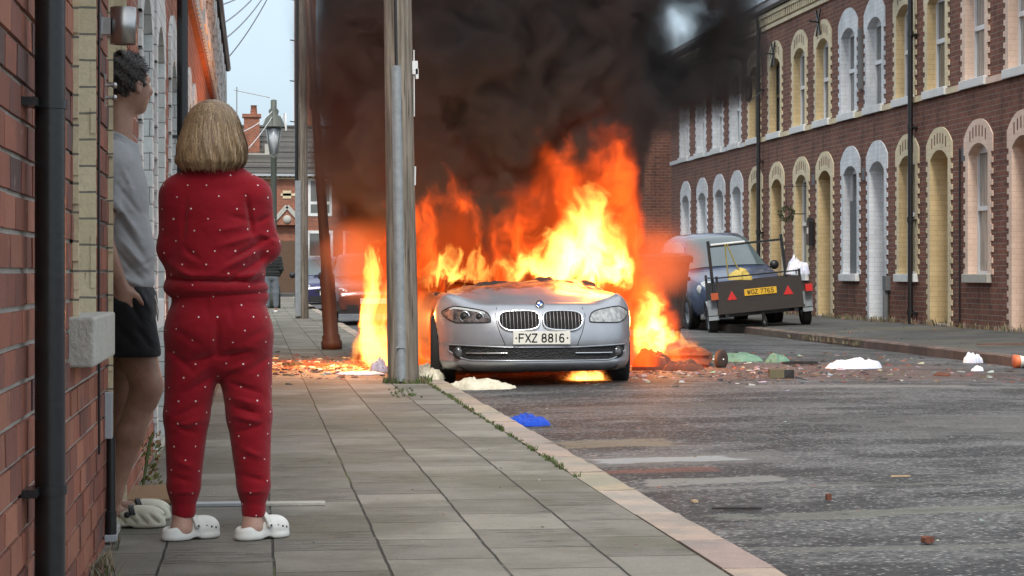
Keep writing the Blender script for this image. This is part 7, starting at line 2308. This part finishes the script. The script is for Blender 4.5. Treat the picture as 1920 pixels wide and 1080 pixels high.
def smoke_mat():
    b = new_mat('black_oily_smoke')
    v = b.coord()
    n1, c1 = b.noise(b.mapping(v, (0.75, 0.6, 0.75)), 0.9, 3, 0.6)
    d = b.vm('SCALE', b.vm('SUBTRACT', c1, (0.5, 0.5, 0.5)), 1.6)
    n2, _ = b.noise(b.vm('ADD', v, d), 1.35, 6, 0.58)
    xyz = b.sep(v)
    ds = b.sep(d)
    X = b.m('ADD', xyz[0], b.m('MULTIPLY', ds[0], 0.45))
    Z = b.m('ADD', xyz[2], b.m('MULTIPLY', ds[2], 0.45))
    bil = b.m('MULTIPLY', b.m('SUBTRACT', n2, 0.5), 2.6)
    zb = b.curve(X, [(0.0, 4.0), (sx(540), 3.6), (sx(600), sz(380)), (sx(650), 1.6), (sx(720), 1.1), (sx(800), .6), (sx(1140), .6), (sx(1190), 2.5), (sx(1245), sz(262)),
                     (sx(1300), sz(240)), (sx(1350), sz(232)), (sx(1400), sz(225)), (sx(1432), sz(170)), (sx(1455), 5.3), (7.5, 6.0)], 0.0, 7.5, 6.0)
    low = b.sstep(b.m('ADD', b.m('SUBTRACT', Z, zb), b.m('MULTIPLY', bil, .5)), -0.10, 0.75)
    xl = b.curve(Z, [(1.0, sx(640)), (2.4, sx(598)), (3.3, sx(580)), (4.3, sx(590)), (6, 1.2), (8, 2.0)], 1.0, 8.0, 4.0)
    left = b.sstep(b.m('ADD', b.m('SUBTRACT', X, xl), b.m('MULTIPLY', bil, .35)), -0.35, 0.65)
    # the smoke is torn open where the sky shows through
    hx = b.m('DIVIDE', b.m('SUBTRACT', X, sx(1258)), 0.28)
    hz = b.m('DIVIDE', b.m('SUBTRACT', b.m('ADD', Z, b.m('MULTIPLY', b.m('SUBTRACT', X, sx(1258)), 0.5)), sz(50)), 0.22)
    hr = b.m('SQRT', b.m('ADD', b.m('MULTIPLY', hx, hx), b.m('MULTIPLY', hz, hz)))
    hole = b.sstep(b.m('SUBTRACT', hr, b.m('MULTIPLY', bil, .3)), 0.65, 1.7)
    top = b.sstep(Z, 8.0, 5.5)
    # downwind the plume is a thinner tongue
    half = b.m('SUBTRACT', 1.9, b.m('MULTIPLY', b.sstep(xyz[0], sx(1080), sx(1290)), 1.0))
    deep = b.sstep(b.m('SUBTRACT', b.m('ADD', half, b.m('MULTIPLY', bil, .55)), b.m('ABSOLUTE', b.m('SUBTRACT', xyz[1], 25.5))), 0.0, 0.30)
    lump = b.sstep(n2, 0.36, 0.56)
    dens = b.m('MULTIPLY', b.m('MULTIPLY', low, left), b.m('MULTIPLY', b.m('MULTIPLY', hole, deep), top))
    dens = b.m('MULTIPLY', dens, b.m('ADD', 0.16, lump))
    dens = b.m('MULTIPLY', dens, b.m('SUBTRACT', 1.0, b.m('MULTIPLY', b.sstep(X, sx(700), sx(560)), .86)))
    dens = b.m('MULTIPLY', dens, b.m('MULTIPLY', b.sstep(X, sx(1475), sx(1350)), b.m('SUBTRACT', 1.0, b.m('MULTIPLY', b.sstep(X, sx(1150), sx(1260)), .42))))
    dens0 = b.m('MULTIPLY', dens, SMOKE_D)
    # two lobes of thin smoke with painted orange firelight, pushed out sideways at car height
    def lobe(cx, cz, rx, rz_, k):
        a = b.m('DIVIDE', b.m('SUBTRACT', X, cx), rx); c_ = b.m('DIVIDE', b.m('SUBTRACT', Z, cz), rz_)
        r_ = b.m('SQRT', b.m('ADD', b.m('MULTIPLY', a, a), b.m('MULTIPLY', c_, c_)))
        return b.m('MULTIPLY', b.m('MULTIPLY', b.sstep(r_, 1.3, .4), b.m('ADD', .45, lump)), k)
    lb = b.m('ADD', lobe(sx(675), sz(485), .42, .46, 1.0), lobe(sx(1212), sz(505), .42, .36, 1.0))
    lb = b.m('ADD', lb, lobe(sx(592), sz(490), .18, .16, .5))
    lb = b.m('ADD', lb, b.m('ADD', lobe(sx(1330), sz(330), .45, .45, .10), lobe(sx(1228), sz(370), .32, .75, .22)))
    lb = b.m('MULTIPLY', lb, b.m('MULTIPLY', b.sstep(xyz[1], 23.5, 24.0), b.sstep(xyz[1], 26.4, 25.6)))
    dens = b.m('ADD', dens0, lb)
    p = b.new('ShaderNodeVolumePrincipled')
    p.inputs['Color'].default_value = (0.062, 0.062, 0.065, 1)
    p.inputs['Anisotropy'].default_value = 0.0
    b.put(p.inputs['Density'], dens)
    # firelight on smoke close above the flames, painted in as dull red emission
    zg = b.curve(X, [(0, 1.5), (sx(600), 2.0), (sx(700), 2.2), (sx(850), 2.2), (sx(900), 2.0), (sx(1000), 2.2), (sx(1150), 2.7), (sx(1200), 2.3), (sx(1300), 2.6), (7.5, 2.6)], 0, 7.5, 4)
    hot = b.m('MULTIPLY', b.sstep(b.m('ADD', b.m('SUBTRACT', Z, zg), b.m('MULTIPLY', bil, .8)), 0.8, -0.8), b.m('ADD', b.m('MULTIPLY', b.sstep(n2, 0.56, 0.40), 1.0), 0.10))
    glow_left = b.m('MULTIPLY', b.sstep(X, sx(860), sx(640)), b.m('MULTIPLY', b.sstep(b.m('SUBTRACT', Z, zg), 2.4, 0.0), 0.055))  # same painted glow, carried higher up the left side
    em = b.m('MULTIPLY', dens0, b.m('MULTIPLY', b.m('ADD', b.m('MULTIPLY', hot, 0.16), glow_left), SMOKE_E))
    em = b.m('ADD', em, b.m('MULTIPLY', b.m('MULTIPLY', lb, b.m('MULTIPLY', b.sstep(X, sx(570), sx(650)), b.sstep(Z, sz(405), sz(470)))), 0.50))  # firelight on the side lobes, put in as orange emission
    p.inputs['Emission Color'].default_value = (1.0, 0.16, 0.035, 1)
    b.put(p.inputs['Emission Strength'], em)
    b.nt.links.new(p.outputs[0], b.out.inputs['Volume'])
    b.mat.cycles.homogeneous_volume = False
    b.mat.cycles.volume_step_rate = 0.7
    return b.mat
SMOKE_D = 8.0
SMOKE_E = 0.24  # strength of the firelight painted into the smoke

def flame_mat(name, bright, orange, x0, x1, ymid, yhalf, ytop=3.2, KB=9.0, KO=1.3, grain=1.0, dens=0.9, seed=0.0, floor=None, low=None):
    """bright / orange: (x, height) profiles of the white-yellow core and of the orange flames around it"""
    b = new_mat(name)
    v = b.mapping(b.coord(), (1, 1, 1), (0, seed, 0))
    w1, c1 = b.noise(b.mapping(v, (1.0, 0.12, 0.55)), 1.9 * grain, 3, 0.55)
    d1 = b.vm('SUBTRACT', c1, (0.5, 0.5, 0.5))
    v2 = b.vm('ADD', v, b.vm('SCALE', d1, 0.75))
    w2, c2 = b.noise(b.mapping(v2, (1.0, 0.06, 0.42)), 6.5 * grain, 5, 0.66)
    d2 = b.vm('SUBTRACT', c2, (0.5, 0.5, 0.5))
    xyz = b.sep(b.coord()); a1 = b.sep(d1); a2 = b.sep(d2)
    X = b.m('ADD', xyz[0], b.m('ADD', b.m('MULTIPLY', a1[0], 0.45 / grain), b.m('MULTIPLY', a2[0], 0.30 / grain)))
    Z = b.m('ADD', xyz[2], b.m('ADD', b.m('MULTIPLY', a1[2], 0.6 / grain), b.m('MULTIPLY', a2[2], 1.15 / grain)))
    hB = b.curve(X, bright, x0, x1, ytop)
    hO = b.curve(X, orange, x0, x1, ytop)
    dB = b.m('SUBTRACT', hB, Z)
    tB = b.sstep(dB, -0.02, 0.22 / grain)
    tB2 = b.sstep(dB, 0.10 / grain, 0.75 / grain)
    tO = b.sstep(b.m('SUBTRACT', hO, Z), -0.05, 0.75 / grain)
    # licks: thin bright sheets, drawn out upwards
    w3, c3 = b.noise(b.mapping(v2, (1.0, 0.05, 0.30)), 11.0 * grain, 4, 0.65)
    rid = b.m('SUBTRACT', 1.0, b.m('MULTIPLY', b.m('ABSOLUTE', b.m('SUBTRACT', w3, 0.5)), 6.0), clamp=True)
    w4, _ = b.noise(b.mapping(v2, (1.0, 0.08, 0.35)), 3.0 * grain, 4, 0.6)
    gap = b.sstep(w4, 0.40, 0.56)
    w5, _ = b.noise(b.mapping(v2, (1.0, 0.07, 0.5)), 5.0 * grain, 4, 0.6)
    gap2 = b.sstep(w5, 0.40, 0.54)
    ym = b.m('ADD', ymid, b.m('MULTIPLY', b.m('SUBTRACT', b.noise(b.mapping(b.coord(), (1, 0, .5)), 1.3 * grain, 2, .5)[0], .5), yhalf * 2.2))
    depth = b.sstep(b.m('ABSOLUTE', b.m('SUBTRACT', xyz[1], ym)), yhalf, yhalf * 0.3)
    if floor is not None: depth = b.m('MULTIPLY', depth, b.sstep(xyz[2], floor, floor + .12))
    eB = b.m('MULTIPLY', tB, b.m('ADD', 0.10, b.m('ADD', b.m('MULTIPLY', rid, 0.35), b.m('MULTIPLY', gap2, 0.35))))
    eB = b.m('ADD', eB, b.m('MULTIPLY', tB2, b.m('ADD', 0.35, b.m('MULTIPLY', gap2, 1.6))))
    if low: eB = b.m('MULTIPLY', eB, b.sstep(b.m('SUBTRACT', Z, b.curve(X, low, x0, x1, ytop)), -.05, .12))
    if low: eB = b.m('MULTIPLY', eB, b.m('ADD', .45, b.m('MULTIPLY', b.sstep(xyz[0], x0 + .9, x0 + 1.6), .55))) if x0 < 1 else eB
    eB = b.m('MULTIPLY', b.m('MULTIPLY', eB, depth), KB)
    eO = b.m('MULTIPLY', tO, b.m('ADD', 0.40, b.m('ADD', b.m('MULTIPLY', gap, 0.55), b.m('MULTIPLY', b.m('MULTIPLY', rid, gap), 1.1))))
    eO = b.m('MULTIPLY', b.m('MULTIPLY', eO, depth), KO)
    col = b.vm('ADD', b.vm('SCALE', (1.0, 0.40, 0.070), eB), b.vm('SCALE', (1.0, 0.105, 0.010), eO))
    em = b.new('ShaderNodeEmission')
    b.put(em.inputs['Color'], col)
    em.inputs['Strength'].default_value = 1.0
    ab = b.new('ShaderNodeVolumeAbsorption')
    ab.inputs['Color'].default_value = (0.25, 0.12, 0.06, 1)
    b.put(ab.inputs['Density'], b.m('MULTIPLY', b.m('MULTIPLY', tO, depth), dens))
    ad = b.new('ShaderNodeAddShader')
    b.nt.links.new(em.outputs[0], ad.inputs[0]); b.nt.links.new(ab.outputs[0], ad.inputs[1])
    b.nt.links.new(ad.outputs[0], b.out.inputs['Volume'])
    b.mat.cycles.homogeneous_volume = False
    b.mat.cycles.volume_step_rate = 0.7
    return b.mat

def outl(pts, s_=185): return [((a - 477) * 0.993 / s_, 1.05 + (512 - b_) / s_) for a, b_ in pts]
BR = [(0.6, 0.0)] + outl([(676, 640), (690, 455), (706, 460), (724, 540), (775, 530), (800, 500), (835, 462), (865, 500), (905, 505),
      (930, 512), (960, 492), (1000, 455), (1045, 425), (1085, 378), (1110, 360), (1150, 378), (1176, 430), (1190, 510)]) + [(fx(1205), 0.6), (5.0, 0.0)]
OR = [(0.6, 0.3)] + outl([(665, 640), (684, 430), (710, 395), (770, 385), (830, 335), (880, 350), (920, 400), (965, 365), (1000, 280), (1040, 250),
      (1090, 265), (1140, 245), (1170, 215), (1190, 260), (1205, 360), (1220, 500), (1240, 590)]) + [(5.0, 0.3)]
LOWB = [(0.6, 0.1), (fx(722), .15), (fx(745), .85), (fx(800), .95), (3.5, .9), (4.2, .95), (5.0, 1.0)]
FM = flame_mat('tall_flames', BR, OR, 0.6, 5.0, 22.15, .42, KB=7.5, KO=1.5, dens=2.0, low=LOWB)
fl = pillow('flames', outl([(650, 690), (648, 560), (655, 430), (680, 380), (740, 330), (830, 280), (920, 320), (990, 240), (1090, 215), (1160, 175), (1200, 210), (1225, 330), (1245, 480), (1250, 600), (1240, 690), (1000, 690), (800, 690)]), 21.45, 22.95, FM, 0.06)
tag(fl, 'tall orange and white-hot flames roaring over the car bonnet', 'fire', kind='stuff')
B4 = outl([(1180, 590), (1200, 560), (1225, 548), (1240, 585), (1252, 610), (1275, 625), (1295, 640), (1318, 650), (1332, 720), (1345, 730)], 177)
O4 = outl([(1180, 520), (1212, 505), (1236, 525), (1256, 570), (1285, 620), (1308, 645), (1325, 690), (1345, 760)], 177)
F4 = flame_mat('low_flames', B4, O4, B4[0][0], B4[-1][0], 22.75, .28, ytop=1.6, KB=8.0, KO=1.8, grain=2.2, dens=.4, seed=4.0, low=[(B4[0][0], .2), (B4[2][0], .15), (B4[4][0], .28), (B4[-1][0], .24)])
f4 = pillow('flames', outl([(1190, 705), (1188, 600), (1195, 510), (1215, 475), (1245, 500), (1270, 550), (1300, 600), (1330, 640), (1345, 690), (1340, 712)], 177), 22.2, 23.3, F4, .1)
tag(f4, 'low yellow flames burning over the fallen wheelie bin', 'fire', kind='stuff')
B5 = outl([(1050, 724), (1070, 712), (1085, 700), (1110, 696), (1130, 702), (1145, 712), (1150, 724)], 198)
F5 = flame_mat('under_flames', B5, B5, B5[0][0], B5[-1][0], 20.75, .35, ytop=.6, KB=8, KO=4, grain=5.0, dens=.2, seed=9.0)
f5 = pillow('flames', outl([(1050, 716), (1060, 694), (1100, 685), (1148, 690), (1156, 716)], 198), 20.4, 21.1, F5, .1)
tag(f5, 'small yellow flames under the front of the car', 'fire', kind='stuff')

so = [(0.2, 4.6), (0.3, 3.0), (0.35, 1.6), (0.42, 0.75), (1.5, 0.45), (4.3, 0.45), (5.15, 0.6), (5.2, 1.6), (5.3, 1.9), (6.2, 2.1), (6.9, 3.0), (7.3, 4.4), (7.4, 6.5), (6.0, 8.3), (2.5, 8.4), (0.8, 6.8)]
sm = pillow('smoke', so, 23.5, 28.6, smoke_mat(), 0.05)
tag(sm, 'thick black smoke rolling up from the burning car across the terrace', 'smoke', kind='stuff')
def fire_light(loc, e, r, parent=None):
    ld = bpy.data.lights.new('fire_glow', 'POINT'); ld.energy = e; ld.color = (1.0, 0.36, 0.09); ld.shadow_soft_size = r
    o = bpy.data.objects.new('fire_glow', ld); S.collection.objects.link(o); o.location = loc
    if parent: o.parent = parent
    return o
fire_light((3.4, 22.6, 1.6), 55, 0.25, fl)
fire_light((1.15, 22.9, 0.6), 230, 0.15, fl)
fire_light((4.25, 22.7, 0.6), 32, 0.12, f4)
